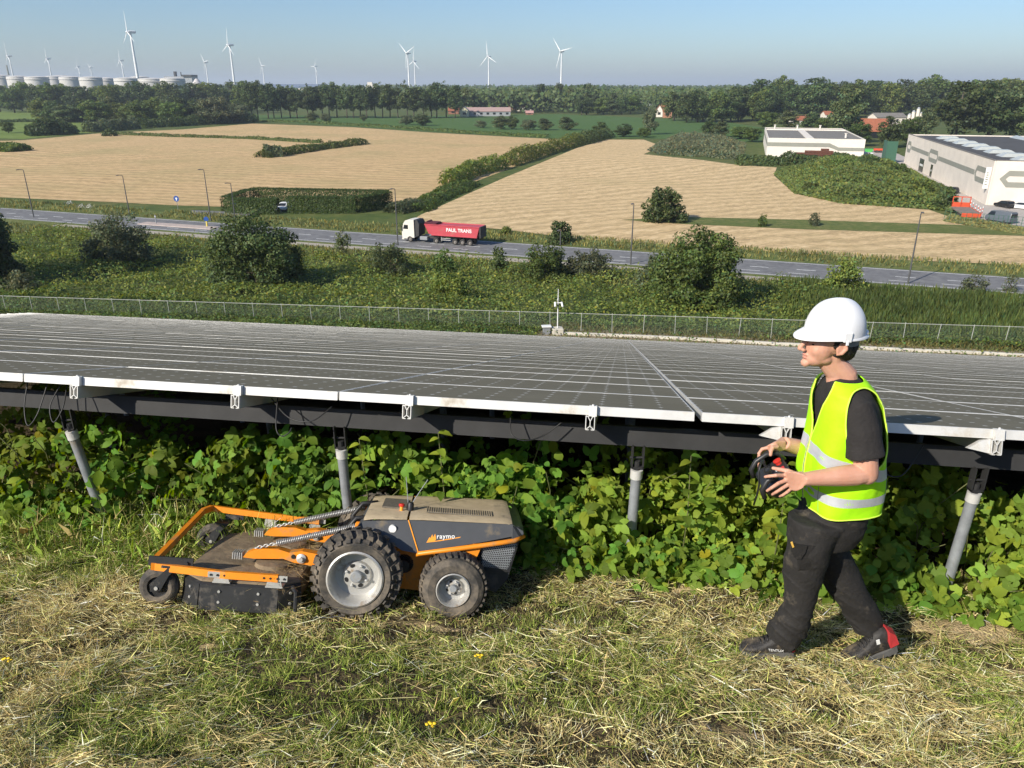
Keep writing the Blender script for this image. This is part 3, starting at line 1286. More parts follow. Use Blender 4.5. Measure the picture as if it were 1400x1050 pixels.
# tall uncut grass at the left and along the foot of the brambles
n = 46000
rgx = np.random.default_rng(207)
s = rgx.uniform(3.3, 4.75, n)
a = rgx.uniform(-4.6, 4.2, n)
X, Y = sa_xy(s, a)
tall = np.where(a < -1.9, smooth01((s - 3.45 - .25 * (fbm(X, Y, 1.4) - .5)) / .35), smooth01((s - 3.86 - .3 * (fbm(X, Y, 1.4) - .5)) / .2) * .45)
tall *= smooth01((fbm(X + 4, Y, 2.2) - .18) / .3)
k = rgx.random(n) < tall
s, a, tall = s[k], a[k], tall[k]
col = np.where((rgx.random(len(s)) < .82)[:, None], pick(GREEN, rgx, len(s)) * np.array([1.0, 1.08, 1.0]), pick(STRAW, rgx, len(s)))
big = np.where(a < -1.9, 1.0, .55)
strands('tall_grass', 'uncut green grass at the foot of the brambles', s, a, rgx.uniform(.10, .34, len(s)) * (.5 + .5 * tall) * big, rgx.uniform(.003, .0062, len(s)), rgx.normal(.95, .38, len(s)), rgx.normal(.3, 1.6, len(s)), col, 208, lift=-.01, droop=.45)


# ---- leaves
def leaf_blade(kind, rgx):
    """one leaf in its own axes: stalk at the origin, blade along +y, face up +z; list of (verts, faces)"""
    V, F = [], []

    def leaflet(org, ang, L_, W_, cup, fold, serr):
        c, s_ = math.cos(ang), math.sin(ang)
        b = len(V)
        prof = [(0, .0), (.16, .66), (.42, 1.0), (.72, .74), (1.0, 0)]
        ring = []
        for i, (t, w) in enumerate(prof):
            z = -cup * t * t * L_
            ring.append((t, 0, z))
        pts = []
        for i, (t, w) in enumerate(prof):
            z = -cup * t * t * L_
            j = (1 + serr * (1 if i % 2 else -1))
            pts.append([(-w * W_ / 2 * j, t * L_, z + fold * w * W_ * .5), (0, t * L_, z), (w * W_ / 2 * j, t * L_, z + fold * w * W_ * .5)])
        for row_ in pts:
            for (x, y, z) in row_:
                V.append((org[0] + c * x - s_ * y, org[1] + s_ * x + c * y, org[2] + z))
        for i in range(len(prof) - 1):
            for j in range(2):
                F.append((b + i * 3 + j, b + i * 3 + j + 1, b + (i + 1) * 3 + j + 1, b + (i + 1) * 3 + j))
    if kind == 'bramble':
        leaflet((0, .03, 0), rgx.uniform(-.15, .15), .078, .058, .35, .25, .06)
        leaflet((0, .02, 0), 1.15 + rgx.uniform(-.15, .15), .064, .046, .35, .25, .06)
        leaflet((0, .02, 0), -1.15 + rgx.uniform(-.15, .15), .064, .046, .35, .25, .06)
    elif kind == 'ovate':
        leaflet((0, .0, 0), 0, .095, .062, .5, .3, .05)
    elif kind == 'heart':
        leaflet((0, -.01, 0), 0, .080, .088, .4, .2, .03)
    else:                                   # round, lobed leaf
        nlob = 7
        b = len(V)
        V.append((0, 0.004, .0))
        m = 21
        for i in range(m + 1):
            t = -2.75 + 5.5 * i / m
            r = .052 * (1 + .10 * math.cos(t * nlob * .92)) * (1 - .12 * abs(t) / 2.75)
            V.append((r * math.sin(t), .004 + r * math.cos(t), .010 + .006 * math.cos(t * nlob * .92)))
        for i in range(m):
            F.append((b, b + 1 + i, b + 2 + i))
    return V, F


def leaf_meshes(kind, m, count, seed):
    rgx = random.Random(seed)
    out = []
    for i in range(count):
        V, F = leaf_blade(kind, rgx)
        me = bpy.data.meshes.new('leaf')
        me.from_pydata(V, [], F)
        at = me.attributes.new('tint', 'FLOAT_COLOR', 'POINT')
        k = rgx.uniform(.8, 1.25)
        h = rgx.uniform(-.22, .12)
        at.data.foreach_set('color', np.tile([k * (1 + h), k, k * (1 - h), 1.0], len(V)).astype(np.float32))
        me.materials.append(m)
        me.shade_smooth()
        out.append(me)
    return out


LEAVES = {'bramble': leaf_meshes('bramble', M_BRAM, 5, 1), 'ovate': leaf_meshes('ovate', M_BRAM, 3, 2), 'heart': leaf_meshes('heart', M_BRAM, 3, 3), 'round': leaf_meshes('round', M_MALLOW, 4, 4)}


def join_leaves(name, kinds, M4s, rgx, parent, m):
    """many leaves as one mesh"""
    VV, FF, TT = [], [], []
    b = 0
    for M4 in M4s:
        me = rgx.choice(LEAVES[rgx.choice(kinds)])
        co = np.empty(len(me.vertices) * 3, dtype=np.float32)
        me.vertices.foreach_get('co', co)
        co = co.reshape(-1, 3)
        Mn = np.array(M4)
        VV.append(co @ Mn[:3, :3].T + Mn[:3, 3])
        FF += [[i + b for i in p.vertices] for p in me.polygons]
        k = rgx.uniform(.6, 1.35)
        h = rgx.uniform(-.25, .15) + (.35 if rgx.random() < .04 else 0)
        TT.append(np.tile([k * (1 + h), k, k * (1 - h), 1.0], (len(co), 1)))
        b += len(co)
    me = bpy.data.meshes.new(name)
    me.from_pydata(np.concatenate(VV).tolist(), [], FF)
    at = me.attributes.new('tint', 'FLOAT_COLOR', 'POINT')
    at.data.foreach_set('color', np.concatenate(TT).astype(np.float32).ravel())
    me.materials.append(m)
    me.shade_smooth()
    o = meshobj(name, me, parent)
    o['kind'] = 'stuff'
    return o


def bank_top(s, a, hmax):
    X, Y = sa_xy(s, a)
    return hmax * .85 * (.14 + .86 * smooth01((s - 3.98 + .35 * (float(fbm(X + 1, Y, 1.7)) - .5)) / .6)) * (.42 + 1.0 * float(fbm(X, Y + 3, 2.4)))


def bush(name, label, a0, wid, hmax, kinds, m, n_obj, n_all, seed, size=(.38, 1.2), group='broad leaved plants under the panels', sback=5.3, sfront=3.92):
    rgx = random.Random(seed)
    base = SA(4.4, a0)
    base.z = gz(base.x, base.y)
    e = thing(name, label, 'plant', base, 0, group)
    places = []
    sprigs = []
    for i in range(17):
        s = sfront + .12 + (sback - sfront - .2) * rgx.random() ** 1.35
        a = a0 + rgx.gauss(0, .46) * wid
        sprigs.append((s, a, bank_top(s, a, hmax) * rgx.uniform(.35, 1.02), rgx.uniform(.09, .20)))
    wts = [q[3] ** 2 for q in sprigs]
    for i in range(n_all):
        if rgx.random() < .74:              # leaves crowd round the sprigs, dark gaps between
            s, a, h, rad = rgx.choices(sprigs, wts)[0]
            X, Y = sa_xy(s, a)
            d = Vector((rgx.gauss(0, 1), rgx.gauss(-.25, 1), rgx.gauss(.2, 1))).normalized()
            rr = rad * rgx.uniform(.6, 1.08)
            X, Y = X + d.x * rr * 1.15, Y + d.y * rr
            z = max(gz(X, Y) + .02, gz(X, Y) + h * .92 + d.z * rr)
            nrm = (d * .7 + Vector((rgx.gauss(-.12, .4), rgx.gauss(-.25, .4), rgx.gauss(.35, .35)))).normalized()
            if nrm.z < -.2:
                nrm = -nrm
            yax = Vector((rgx.gauss(0, 1), rgx.gauss(-.4, 1), rgx.gauss(-.6, .5)))
            yax = (yax - nrm * yax.dot(nrm)).normalized()
            xax = yax.cross(nrm)
            sc = size[0] + (size[1] - size[0]) * rgx.random() ** 1.3
            M4 = Matrix(((xax.x * sc, yax.x * sc, nrm.x * sc, X - base.x), (xax.y * sc, yax.y * sc, nrm.y * sc, Y - base.y), (xax.z * sc, yax.z * sc, nrm.z * sc, z - base.z), (0, 0, 0, 1)))
            places.append((-(s - 4.2) * 1.2 - d.y * .6 + d.z * .4 + rgx.random() * .5, M4))
            continue
        # biased to the sunny face of the bank
        s = sfront + (sback - sfront) * rgx.random() ** 1.5
        a = a0 + rgx.gauss(0, .46) * wid
        h = bank_top(s, a, hmax)
        f = 1 - rgx.random() ** 1.7 * .85
        X, Y = sa_xy(s, a)
        z = gz(X, Y) + max(.03, h * f)
        nrm = Vector((rgx.gauss(-.20, .62), rgx.gauss(-.40, .62), rgx.uniform(.1, 1.0))).normalized()
        yax = Vector((rgx.gauss(0, 1), rgx.gauss(-.4, 1), rgx.gauss(-.5, .5)))
        yax = (yax - nrm * yax.dot(nrm)).normalized()
        xax = yax.cross(nrm)
        sc = size[0] + (size[1] - size[0]) * rgx.random() ** 1.3
        M4 = Matrix(((xax.x * sc, yax.x * sc, nrm.x * sc, X - base.x), (xax.y * sc, yax.y * sc, nrm.y * sc, Y - base.y), (xax.z * sc, yax.z * sc, nrm.z * sc, z - base.z), (0, 0, 0, 1)))
        front = -(s - 4.2) * 1.2 + f * .8 + rgx.random() * .5
        places.append((front, M4))
    places.sort(key=lambda q: -q[0])
    for (_, M4) in places[:n_obj]:
        o = meshobj('leaf', rgx.choice(LEAVES[rgx.choice(kinds)]), e)
        o.matrix_local = M4
    join_leaves('foliage', kinds, [q[1] for q in places[n_obj:]], rgx, e, m)
    # canes arching through the leaves
    for i in range(7):
        s = rgx.uniform(4.0, 4.9)
        a = a0 + rgx.gauss(0, .3) * wid
        X, Y = sa_xy(s, a)
        g = gz(X, Y)
        h = bank_top(s, a, hmax) * rgx.uniform(.8, 1.05)
        X2, Y2 = sa_xy(s - rgx.uniform(.0, .35), a + rgx.uniform(-.35, .35))
        mb = MB()
        mb.tube([(X - base.x, Y - base.y, g - base.z - .03), ((X * .7 + X2 * .3) - base.x, (Y * .7 + Y2 * .3) - base.y, g - base.z + h * .7), (X2 - base.x, Y2 - base.y, g - base.z + h)], [.005, .004, .002], 5)
        mb.build('cane', M_CANE, e, smooth=True)
    return e


BR, MX, HT, RN = ['bramble'], ['bramble', 'ovate', 'bramble', 'bramble'], ['heart', 'bramble', 'bramble', 'ovate', 'round'], ['round', 'round', 'round', 'heart', 'bramble']
bush('bramble_bush', 'bramble at the far left edge under the panels', -4.2, .55, 1.0, MX, M_BRAM, 87, 735, 301)
bush('bramble_bush', 'bramble beyond the left edge under the panels', -5.0, .6, 1.0, HT, M_BRAM, 40, 500, 300)
bush('bramble_bush', 'bramble around the leaning left post', -3.45, .55, .92, HT, M_BRAM, 106, 805, 302)
bush('bramble_bush', 'bramble behind the orange front guard of the mower', -2.7, .55, .88, MX, M_BRAM, 106, 805, 303, sfront=4.2)
bush('bramble_bush', 'bramble just left of the second post, behind the mower deck', -2.0, .5, .92, BR, M_BRAM, 100, 770, 304, sfront=4.15)
bush('bramble_bush', 'bushy bramble rising behind the mower\'s grey hood', -1.25, .5, 1.0, HT, M_BRAM, 118, 840, 305)
bush('bramble_bush', 'tall drooping leaves behind the rear of the mower', -.62, .42, .98, HT, M_BRAM, 100, 770, 306)
bush('bramble_bush', 'leafy bush just left of the third post', -.02, .42, 1.0, MX, M_BRAM, 112, 770, 307)
bush('mallow_plant', 'round leaved plant right of the third post', .62, .45, .82, RN, M_MALLOW, 118, 805, 308)
bush('mallow_plant', 'round leaved plant close behind the man\'s front leg', 1.2, .45, .85, RN, M_MALLOW, 112, 805, 309)
bush('bramble_bush', 'shaded bramble behind the man', 1.75, .42, .85, ['heart', 'round', 'bramble'], M_BRAM, 87, 735, 310)
bush('mallow_plant', 'round leaved plant at the right post', 2.35, .45, .85, RN, M_MALLOW, 118, 840, 311, sfront=3.8)
bush('mallow_plant', 'round leaved plant cut by the right edge', 3.05, .5, .85, RN, M_MALLOW, 100, 735, 312, sfront=3.8)
# shoots poking up out of the leaves
for i, (a, s, h, lab) in enumerate(((-1.52, 4.0, .86, 'lone pale shoot beside the second post'), (-1.06, 4.1, .88, 'upright shoot above the brambles behind the hood'), (.42, 4.05, .86, 'upright nettle shoot left of the third post'), (.95, 4.05, .84, 'leafy shoot in front of the dark gap near the remote control'))):
    rgx = random.Random(400 + i)
    base = SA(s, a)
    base.z = gz(base.x, base.y)
    e = thing('plant_shoot', lab, 'plant', base, 0, 'shoots above the brambles')
    mb = MB()
    mb.tube([(0, 0, -.03), (.02, .0, h * .5), (.0, -.03, h)], [.005, .004, .002], 5)
    mb.build('stem', M_CANE, e, smooth=True)
    for j in range(14):
        t = .45 + .55 * j / 13
        ang = j * 2.4
        o = meshobj('leaf', rgx.choice(LEAVES['ovate']), e)
        d = Vector((math.cos(ang), math.sin(ang), .25)).normalized()
        nrm = Vector((-d.x * .3, -d.y * .3 - .2, 1)).normalized()
        nrm = (nrm - d * nrm.dot(d)).normalized()
        xax = d.cross(nrm)
        sc = rgx.uniform(.7, 1.15) * (1.15 - t * .4)
        o.matrix_local = Matrix(((xax.x * sc, d.x * sc, nrm.x * sc, 0), (xax.y * sc, d.y * sc, nrm.y * sc, -.03 * t), (xax.z * sc, d.z * sc, nrm.z * sc, h * t), (0, 0, 0, 1)))

# bare sandy soil showing through the turf
M_SAND = ground_mat('sandy_soil', [(.42, .31, .16), (.30, .22, .11), (.50, .38, .21)], [18.0, 6.0], bump=.6, bscale=70)
for i, (ca, cs, ra, rs) in enumerate(BARE):
    mb = MB()
    rings = []
    for k in range(9):
        f = k / 8
        ring = []
        for j in range(36):
            t = 2 * PI * j / 36
            w = 1 + .35 * (float(vnoise(math.cos(t) * 2 + i * 7, math.sin(t) * 2, 1.0)) - .5) * 2
            X, Y = sa_xy(cs + rs * .95 * f * w * math.sin(t), ca + ra * .95 * f * w * math.cos(t))
            z = gz(X, Y) + .012 * (1 - f ** 2) + .03 * (float(fbm(X, Y, 18)) - .5) * (1 - f) - .012 * f
            ring.append((X, Y, z))
        rings.append(ring)
    mb.loft(rings, caps=False)
    o = mb.build('bare_soil', M_SAND, smooth=True)
    tag(o, 'bare sandy soil in the mown grass', None, kind='structure')
# small yellow flowers
for i, (px, py) in enumerate(((15, 918), (655, 911), (590, 1003), (660, 912))):
    b_ = G(px, py)
    b_.z = gz(b_.x, b_.y)
    if i == 3:
        continue
    e = thing('yellow_flower', ('small yellow flower at the left edge of the mown grass', 'small yellow flower in the mown grass below the mower', 'small yellow flower low in the middle of the grass')[i], 'flower', b_, 0)
    for j in range(7):
        a_ = j * 2.4
        q = Vector((.018 * math.cos(a_) * (j / 7 + .3), .018 * math.sin(a_) * (j / 7 + .3), .06 + .012 * (j % 3)))
        mb = MB()
        mb.lathe([(.001, 0), (.007, .002), (.008, .005), (.001, .006)], 8, c=tuple(q))
        mb.build('petal', mat('petal_yellow', (.80, .55, .02), rough=.6) if j == 0 and i == 0 else bpy.data.materials['petal_yellow'], e, smooth=True)
        mb = MB()
        mb.tube([(0, 0, -.01), tuple(q)], .0012, 5)
        mb.build('stem', M_CANE, e)
# ================================================================== trees, shrubs and rough growth
M_LEAF = leafmat('leaf_mid', (.108, .150, .036))
M_LEAF_D = leafmat('leaf_dark', (.072, .104, .032), trans=.3)
M_LEAF_L = leafmat('leaf_pale', (.10, .125, .05))
M_LEAF_G = leafmat('leaf_grey', (.125, .145, .072))
M_LEAF_Y = leafmat('leaf_yellowgreen', (.185, .222, .048))
M_HEDGE = leafmat('leaf_hedge', (.055, .085, .018), trans=.2, objvar=.05)
M_REED = leafmat('reed_blade', (.10, .135, .035), trans=.35, objvar=.1)
M_DRY = leafmat('dry_grass', (.205, .205, .07), trans=.3, objvar=.1)
M_BARK = mat('bark', (.11, .085, .06), rough=.9, var=.5, scale=6, bump=.6)


def leaf_quads(P, Nrm, size, rg, aspect=.62):
    """pointed leaf-shaped faces at P facing about Nrm; size one number per leaf"""
    n = len(P)
    r = unit(rg.normal(size=(n, 3)))
    t = unit(np.cross(Nrm, r))
    b = np.cross(Nrm, t)
    s = np.asarray(size).reshape(-1, 1)
    l = s * .5
    w = s * .5 * aspect
    off = Nrm * s * rg.uniform(-.12, .12, (n, 1))
    V = np.stack([P - t * l, P + b * w - t * l * .15 + off, P + t * l, P - b * w - t * l * .15 + off], 1)
    return V.reshape(-1, 3)


def tints(n, rg, lo=.6, hi=1.45, hue=.22):
    k = rg.uniform(lo, hi, (n, 1))
    h = rg.normal(0, hue, (n, 1))
    return np.clip(np.concatenate([k * (1 + h * .75), k * (1 + h * .12), k * (1 - h * .45)], 1), .12, 2.6)


def crown_points(rg, w, d, z0, z1, nblob, nleaf, br=(.22, .42), shape='round', fill=.34):
    """leaf places on many overlapping clumps inside a crown envelope"""
    H = z1 - z0
    cs, rs = [], []
    tries = 0
    while len(cs) < nblob and tries < 5000:
        tries += 1
        p = rg.uniform(-1, 1, 3)
        rr = math.hypot(p[0], p[1])
        h = (p[2] + 1) / 2
        env = {'round': math.sqrt(max(0, 1 - (2 * h - 1) ** 2 * .92)), 'tall': (min(1, h * 3.2) ** .6) * (1 - h) ** .42 * 1.25,
               'bush': math.sqrt(max(0, 1 - h ** 2.2)), 'cone': (min(1, h * 5)) * (1 - h) ** .9 * 1.15, 'column': (min(1, h * 4) ** .5) * (1 - h ** 3) ** .6}[shape]
        if rr > env * .90 or rr < env * .25 * rg.random():
            continue
        cs.append((p[0] * w / 2, p[1] * d / 2, z0 + h * H * .93 + H * .03))
        rs.append(rg.uniform(*br) * min(w, H) * .5 * (.65 + .35 * env))
    cs = np.array(cs)
    rs = np.array(rs)
    pr = rs ** 2 / np.sum(rs ** 2)
    idx = rg.choice(len(cs), nleaf, p=pr)
    dirs = unit(rg.normal(size=(nleaf, 3)))
    rad = np.where(rg.random(nleaf) < fill, rg.random(nleaf) ** .5, rg.uniform(.78, 1.08, nleaf))
    P = cs[idx] + dirs * (rs[idx] * rad)[:, None] * np.array([1, 1, .82])
    return P, dirs, idx, cs, rs


def crown_mesh(name, seed, w, d, z0, z1, nblob, nleaf, leaf, m, shape='round', br=(.22, .42), up=.25, lo=.6, hi=1.4, hue=.2, aspect=.62):
    rg = np.random.default_rng(seed)
    P, D, idx, cs, rs = crown_points(rg, w, d, z0, z1, int(nblob * 1.5), nleaf, br, shape)
    Nn = unit(D * .9 + rg.normal(size=D.shape) * .45 + np.array([0, 0, up]))
    t = tints(nleaf, rg, lo, hi, hue) * rg.uniform(.72, 1.3, len(cs))[idx][:, None]
    keep = P[:, 2] > .02
    P, Nn, t = P[keep], Nn[keep], t[keep]
    V = leaf_quads(P, Nn, leaf * rg.uniform(.6, 1.35, len(P)), rg, aspect)
    return quads_mesh(name, V, m, t), cs, rs


def trunk_mesh(name, seed, h, r, cs=None, limbs=5, lean=.05):
    rg = random.Random(seed)
    mb = MB()
    pts = []
    x = y = 0
    for i in range(6):
        k = i / 5
        pts.append((x, y, -.3 + k * (h + .3)))
        x += rg.uniform(-lean, lean) * h * .2
        y += rg.uniform(-lean, lean) * h * .2
    mb.tube(pts, [r * 1.25, r, r * .85, r * .7, r * .55, r * .25], 8)
    if cs is not None and len(cs):
        order = sorted(range(len(cs)), key=lambda i: -abs(cs[i][0]) - abs(cs[i][1]))[:limbs]
        for i in order:
            c = Vector(cs[i])
            k = rg.uniform(.35, .7)
            st = Vector(pts[2]).lerp(Vector(pts[4]), rg.random())
            st.z = min(st.z, c.z * .8)
            mid = st.lerp(c, .5) + Vector((0, 0, -.04 * h))
            mb.tube([st, mid, c], [r * .45, r * .3, r * .08], 6)
    o = mb.build(name, M_BARK, None, smooth=True)
    me = o.data
    bpy.data.objects.remove(o)
    return me


class Proto:
    def __init__(self, seed, w, h, crown_z0, nblob, nleaf, leaf, m, shape='round', tr=.3, limbs=5, trunk_h=None, **kw):
        self.h, self.w = h, w
        self.crown, cs, rs = crown_mesh('crown', seed, w, w, crown_z0, h, nblob, nleaf, leaf, m, shape, **kw)
        self.trunk = trunk_mesh('trunk', seed, trunk_h or h * .8, tr, cs, limbs)


def plant(pr, base, h, w, label, cat='tree', name='tree', group=None, rot=None, seed=0):
    e = thing(name, label, cat, base, rot if rot is not None else (seed * 2.399) % 6.28, group)
    e.scale = (w / pr.w, w / pr.w, h / pr.h)
    meshobj('trunk', pr.trunk, e)
    meshobj('crown', pr.crown, e)
    return e


ORD = ['first', 'second', 'third', 'fourth', 'fifth', 'sixth', 'seventh', 'eighth', 'ninth', 'tenth', 'eleventh', 'twelfth', 'thirteenth', 'fourteenth', 'fifteenth', 'sixteenth', 'seventeenth', 'eighteenth', 'nineteenth', 'twentieth']


def ordw(i):
    if i < 20:
        return ORD[i]
    if i == 29:
        return 'thirtieth'
    if i == 39:
        return 'fortieth'
    return ('twenty-', 'thirty-', 'forty-')[(i + 1) // 10 - 2] + ORD[(i + 1) % 10 - 1]


# ---- shrubs between the fence and the road, each its own plant
def shrub(px, py, wpx, hpx, label, shape='bush', m=M_LEAF, seed=1, nleaf=5200, leaf=.36, nblob=34, name='shrub', dx=0, stem=.12, **kw):
    b = G(px, py)
    w, h = H_at(b, wpx), H_at(b, hpx) * 1.03
    e = thing(name, label, 'bush' if name == 'shrub' else 'tree', b, 0)
    me, cs, rs = crown_mesh('crown', seed, w, w * .9, 0.0 if shape == 'bush' else h * .12, h, int(nblob * 1.3), int(nleaf * 1.2), leaf * .88, m, shape, **kw)
    meshobj('crown', me, e)
    meshobj('trunk', trunk_mesh('trunk', seed, h * .7, stem * h / 6, cs, 6, .15), e)
    return e


shrub(352, 392, 128, 104, 'big dark rounded shrub left of the middle, between fence and road', seed=11, nleaf=17000, leaf=.38, nblob=56, m=M_LEAF_D, br=(.22, .36))
shrub(393, 385, 52, 82, 'paler upright shrub grown against the right flank of the big dark one', seed=12, nleaf=4200, leaf=.36, m=M_LEAF, nblob=22)
shrub(166, 364, 96, 76, 'loose grey green shrub standing before the traffic islands', seed=13, nleaf=9500, leaf=.36, m=M_LEAF_G, br=(.2, .34), nblob=44)
shrub(950, 418, 132, 106, 'largest bright green shrub near the man, right of the camera mast', seed=14, nleaf=24000, leaf=.36, nblob=70, m=M_LEAF, br=(.2, .34), hi=1.6)
shrub(892, 398, 46, 52, 'greyer low shrub leaning on the left side of the largest green shrub', seed=15, nleaf=2600, leaf=.34, m=M_LEAF_G)
shrub(2, 386, 56, 104, 'dark tall shrub cut by the left edge of the picture', seed=16, nleaf=8000, leaf=.4, nblob=40, m=M_LEAF_D)
shrub(-14, 380, 66, 150, 'dark broad tree leaning in from outside the left edge', seed=36, nleaf=7000, leaf=.45, nblob=40, m=M_LEAF_D, shape='tall', name='tree')
shrub(-60, 395, 110, 200, 'tall tree mostly outside the left edge, throwing the long shadow', seed=37, nleaf=7000, leaf=.5, nblob=40, m=M_LEAF_D, shape='tall', name='tree')
shrub(30, 402, 50, 34, 'small pale shrub at the foot of the dark left edge shrub', seed=17, nleaf=2200, leaf=.3, m=M_LEAF_G)
shrub(746, 384, 74, 54, 'mid green shrub left of the twin lump near the camera mast', seed=18, nleaf=5200, leaf=.34, m=M_LEAF)
shrub(806, 380, 74, 40, 'low grey shrub spreading right beside the mid green one', seed=19, nleaf=4800, leaf=.32, m=M_LEAF_G)
shrub(608, 386, 34, 46, 'slender young sapling below the truck\'s trailer', seed=20, nleaf=1500, leaf=.34, shape='tall', m=M_LEAF, name='tree')
shrub(682, 376, 24, 40, 'thin dark sapling right of the trailer wheels', seed=21, nleaf=1100, leaf=.32, shape='tall', m=M_LEAF_D, name='tree')
shrub(470, 352, 24, 40, 'wispy pale sapling at the road left of the truck', seed=22, nleaf=750, leaf=.30, shape='tall', m=M_LEAF_L, name='tree')
shrub(533, 376, 60, 46, 'pale spreading shrub below the truck cab', seed=23, nleaf=3000, leaf=.32, m=M_LEAF_L)
shrub(516, 365, 26, 30, 'small pale shrub beside the spreading one below the cab', seed=38, nleaf=1300, leaf=.3, m=M_LEAF_L)
shrub(612, 410, 60, 44, 'round bramble bush midway between fence and truck', seed=24, nleaf=3600, leaf=.3, m=M_LEAF_Y, up=.6)
shrub(1152, 402, 56, 50, 'yellowish conical shrub at the path above the white helmet', seed=25, nleaf=3600, leaf=.34, shape='bush', m=M_LEAF_Y)
shrub(1330, 402, 40, 28, 'small sparse brownish bush by the road at the right', seed=26, nleaf=900, leaf=.3, m=M_LEAF_G)
shrub(1380, 399, 22, 26, 'tiny bare bush on the verge near the right edge', seed=27, nleaf=350, leaf=.28, m=M_LEAF_G)
shrub(764, 333, 40, 30, 'round dark bush beside the small white lamp behind the road', seed=28, nleaf=2200, leaf=.4, m=M_LEAF_D)
shrub(692, 321, 18, 12, 'tiny round bush on the verge behind the truck', seed=29, nleaf=700, leaf=.35, m=M_LEAF)
shrub(905, 303, 62, 46, 'isolated dark bush standing in the stubble above the lamp', seed=30, nleaf=4200, leaf=.55, m=M_LEAF_D, br=(.2, .4))
shrub(1042, 310, 14, 18, 'tiny bush on the grass strip in the stubble', seed=31, nleaf=500, leaf=.35, m=M_LEAF)
shrub(1112, 309, 16, 20, 'tiny scraggy bush right of the other on the grass strip', seed=32, nleaf=420, leaf=.35, m=M_LEAF_G)
shrub(150, 186, 24, 10, 'low bush at the stubble field\'s far left corner', seed=33, nleaf=700, leaf=.9, m=M_LEAF_D)

# ---- carpets of rough growth
def carpet(name, label, m, n, ar, sr, size, hfun, seed, up=.8, dens=None, lo=.55, hi=1.5, hue=.25):
    rg = np.random.default_rng(seed)
    a = rg.uniform(*ar, n)
    s = rg.uniform(*sr, n)
    X = D1[0] * s + E1[0] * a
    Y = D1[1] * s + E1[1] * a
    if dens is not None:
        k = rg.random(n) < dens(X, Y, s, a)
        X, Y, s, a = X[k], Y[k], s[k], a[k]
    h = hfun(X, Y, s, a)
    Z = terrain(X, Y) + h * rg.uniform(.55, 1.06, len(X))
    P = np.stack([X, Y, Z], 1)
    e = .4
    gx = (hfun(X + e, Y, s, a) - h) / e
    gy = (hfun(X, Y + e, s, a) - h) / e
    Nn = unit(np.stack([-gx, -gy, np.full(len(X), up)], 1) + rg.normal(size=P.shape) * .42)
    t = tints(len(P), rg, lo, hi, hue) * (.72 + .6 * fbm(X, Y, .35))[:, None]
    V = leaf_quads(P, Nn, size * rg.uniform(.6, 1.4, len(P)), rg)
    o = meshobj(name, quads_mesh(name, V, m, t))
    return tag(o, label, None, kind='stuff')


def blades(name, label, m, X, Y, Z, hgt, wid, seed, lean=.35, lo=.6, hi=1.4, hue=.2, tint_extra=None):
    """upright tapering blades, one quad each"""
    rg = np.random.default_rng(seed)
    n = len(X)
    B = np.stack([X, Y, Z], 1)
    th = rg.uniform(0, 2 * PI, n)
    sd = np.stack([np.cos(th), np.sin(th), np.zeros(n)], 1)
    hg = np.asarray(hgt) * rg.uniform(.6, 1.25, n)
    tip = B + np.stack([rg.normal(0, lean, n) * hg, rg.normal(0, lean, n) * hg, hg], 1)
    w = np.asarray(wid) * rg.uniform(.6, 1.3, n)
    mid = B * .5 + tip * .5
    mid[:, 2] += hg * .08
    V = np.stack([B - sd * (w * .4)[:, None], B + sd * (w * .4)[:, None], mid + sd * (w * .5)[:, None], tip, mid - sd * (w * .5)[:, None]], 1).reshape(-1, 3)
    t = tints(n, rg, lo, hi, hue)
    if tint_extra is not None:
        t *= tint_extra[:, None]
    o = meshobj(name, quads_mesh(name, V, m, t, nper=5))
    return tag(o, label, None, kind='stuff')


def u_of(X, Y):
    """road coordinates of points"""
    u = (X - RD0.x) * RDV.x + (Y - RD0.y) * RDV.y
    w = (X - RD0.x) * RDN.x + (Y - RD0.y) * RDN.y
    return u, w


def bramble_h(X, Y, s, a):
    return .25 + 1.5 * smooth01((fbm(X, Y, .16) - .25) * 1.6) + 1.7 * np.maximum(0, vnoise(X, Y, .45) - .45)


def bramble_d(X, Y, s, a):
    u, w = u_of(X, Y)
    edge = smooth01((-RW - 6.5 - w + (fbm(X, Y, .12) - .5) * 9) / 4)
    left = 1 - smooth01((a - 18 + (fbm(X, Y, .2) - .5) * 10) / 5)
    return edge * left


carpet('brambles', 'green bramble thicket covering the bank between fence and road', M_LEAF_Y, 140000, (-95, 26), (70.6, 128), .30, bramble_h, 51, dens=bramble_d)
carpet('undergrowth', 'dark weeds along the wire mesh fence', M_LEAF, 95000, (-80, 60), (63.2, 74.5), .24, lambda X, Y, s, a: .25 + .7 * fbm(X, Y, .5), 52, dens=lambda X, Y, s, a: np.where(a < -7.5, .95, .04 + .96 * smooth01((s - 69.6 + (fbm(X, Y, .4) - .5) * 2 + .03 * a) / .8)))

rg = np.random.default_rng(61)
n = 60000
a = rg.uniform(12, 78, n)
s = rg.uniform(71.5, 104, n)
X, Y = D1[0] * s + E1[0] * a, D1[1] * s + E1[1] * a
u, w = u_of(X, Y)
k = (w < -RW - 4.3 + (fbm(X, Y, .3) - .5) * 2) & (rg.random(n) < smooth01((a - 16 + (fbm(X, Y, .2) - .5) * 10) / 5))
X, Y = X[k], Y[k]
blades('reeds', 'tall green reeds on the bank behind the fence at the right', M_REED, X, Y, terrain(X, Y), 1.25, .13, 62, lean=.16, tint_extra=.6 + .8 * fbm(X, Y, .25))

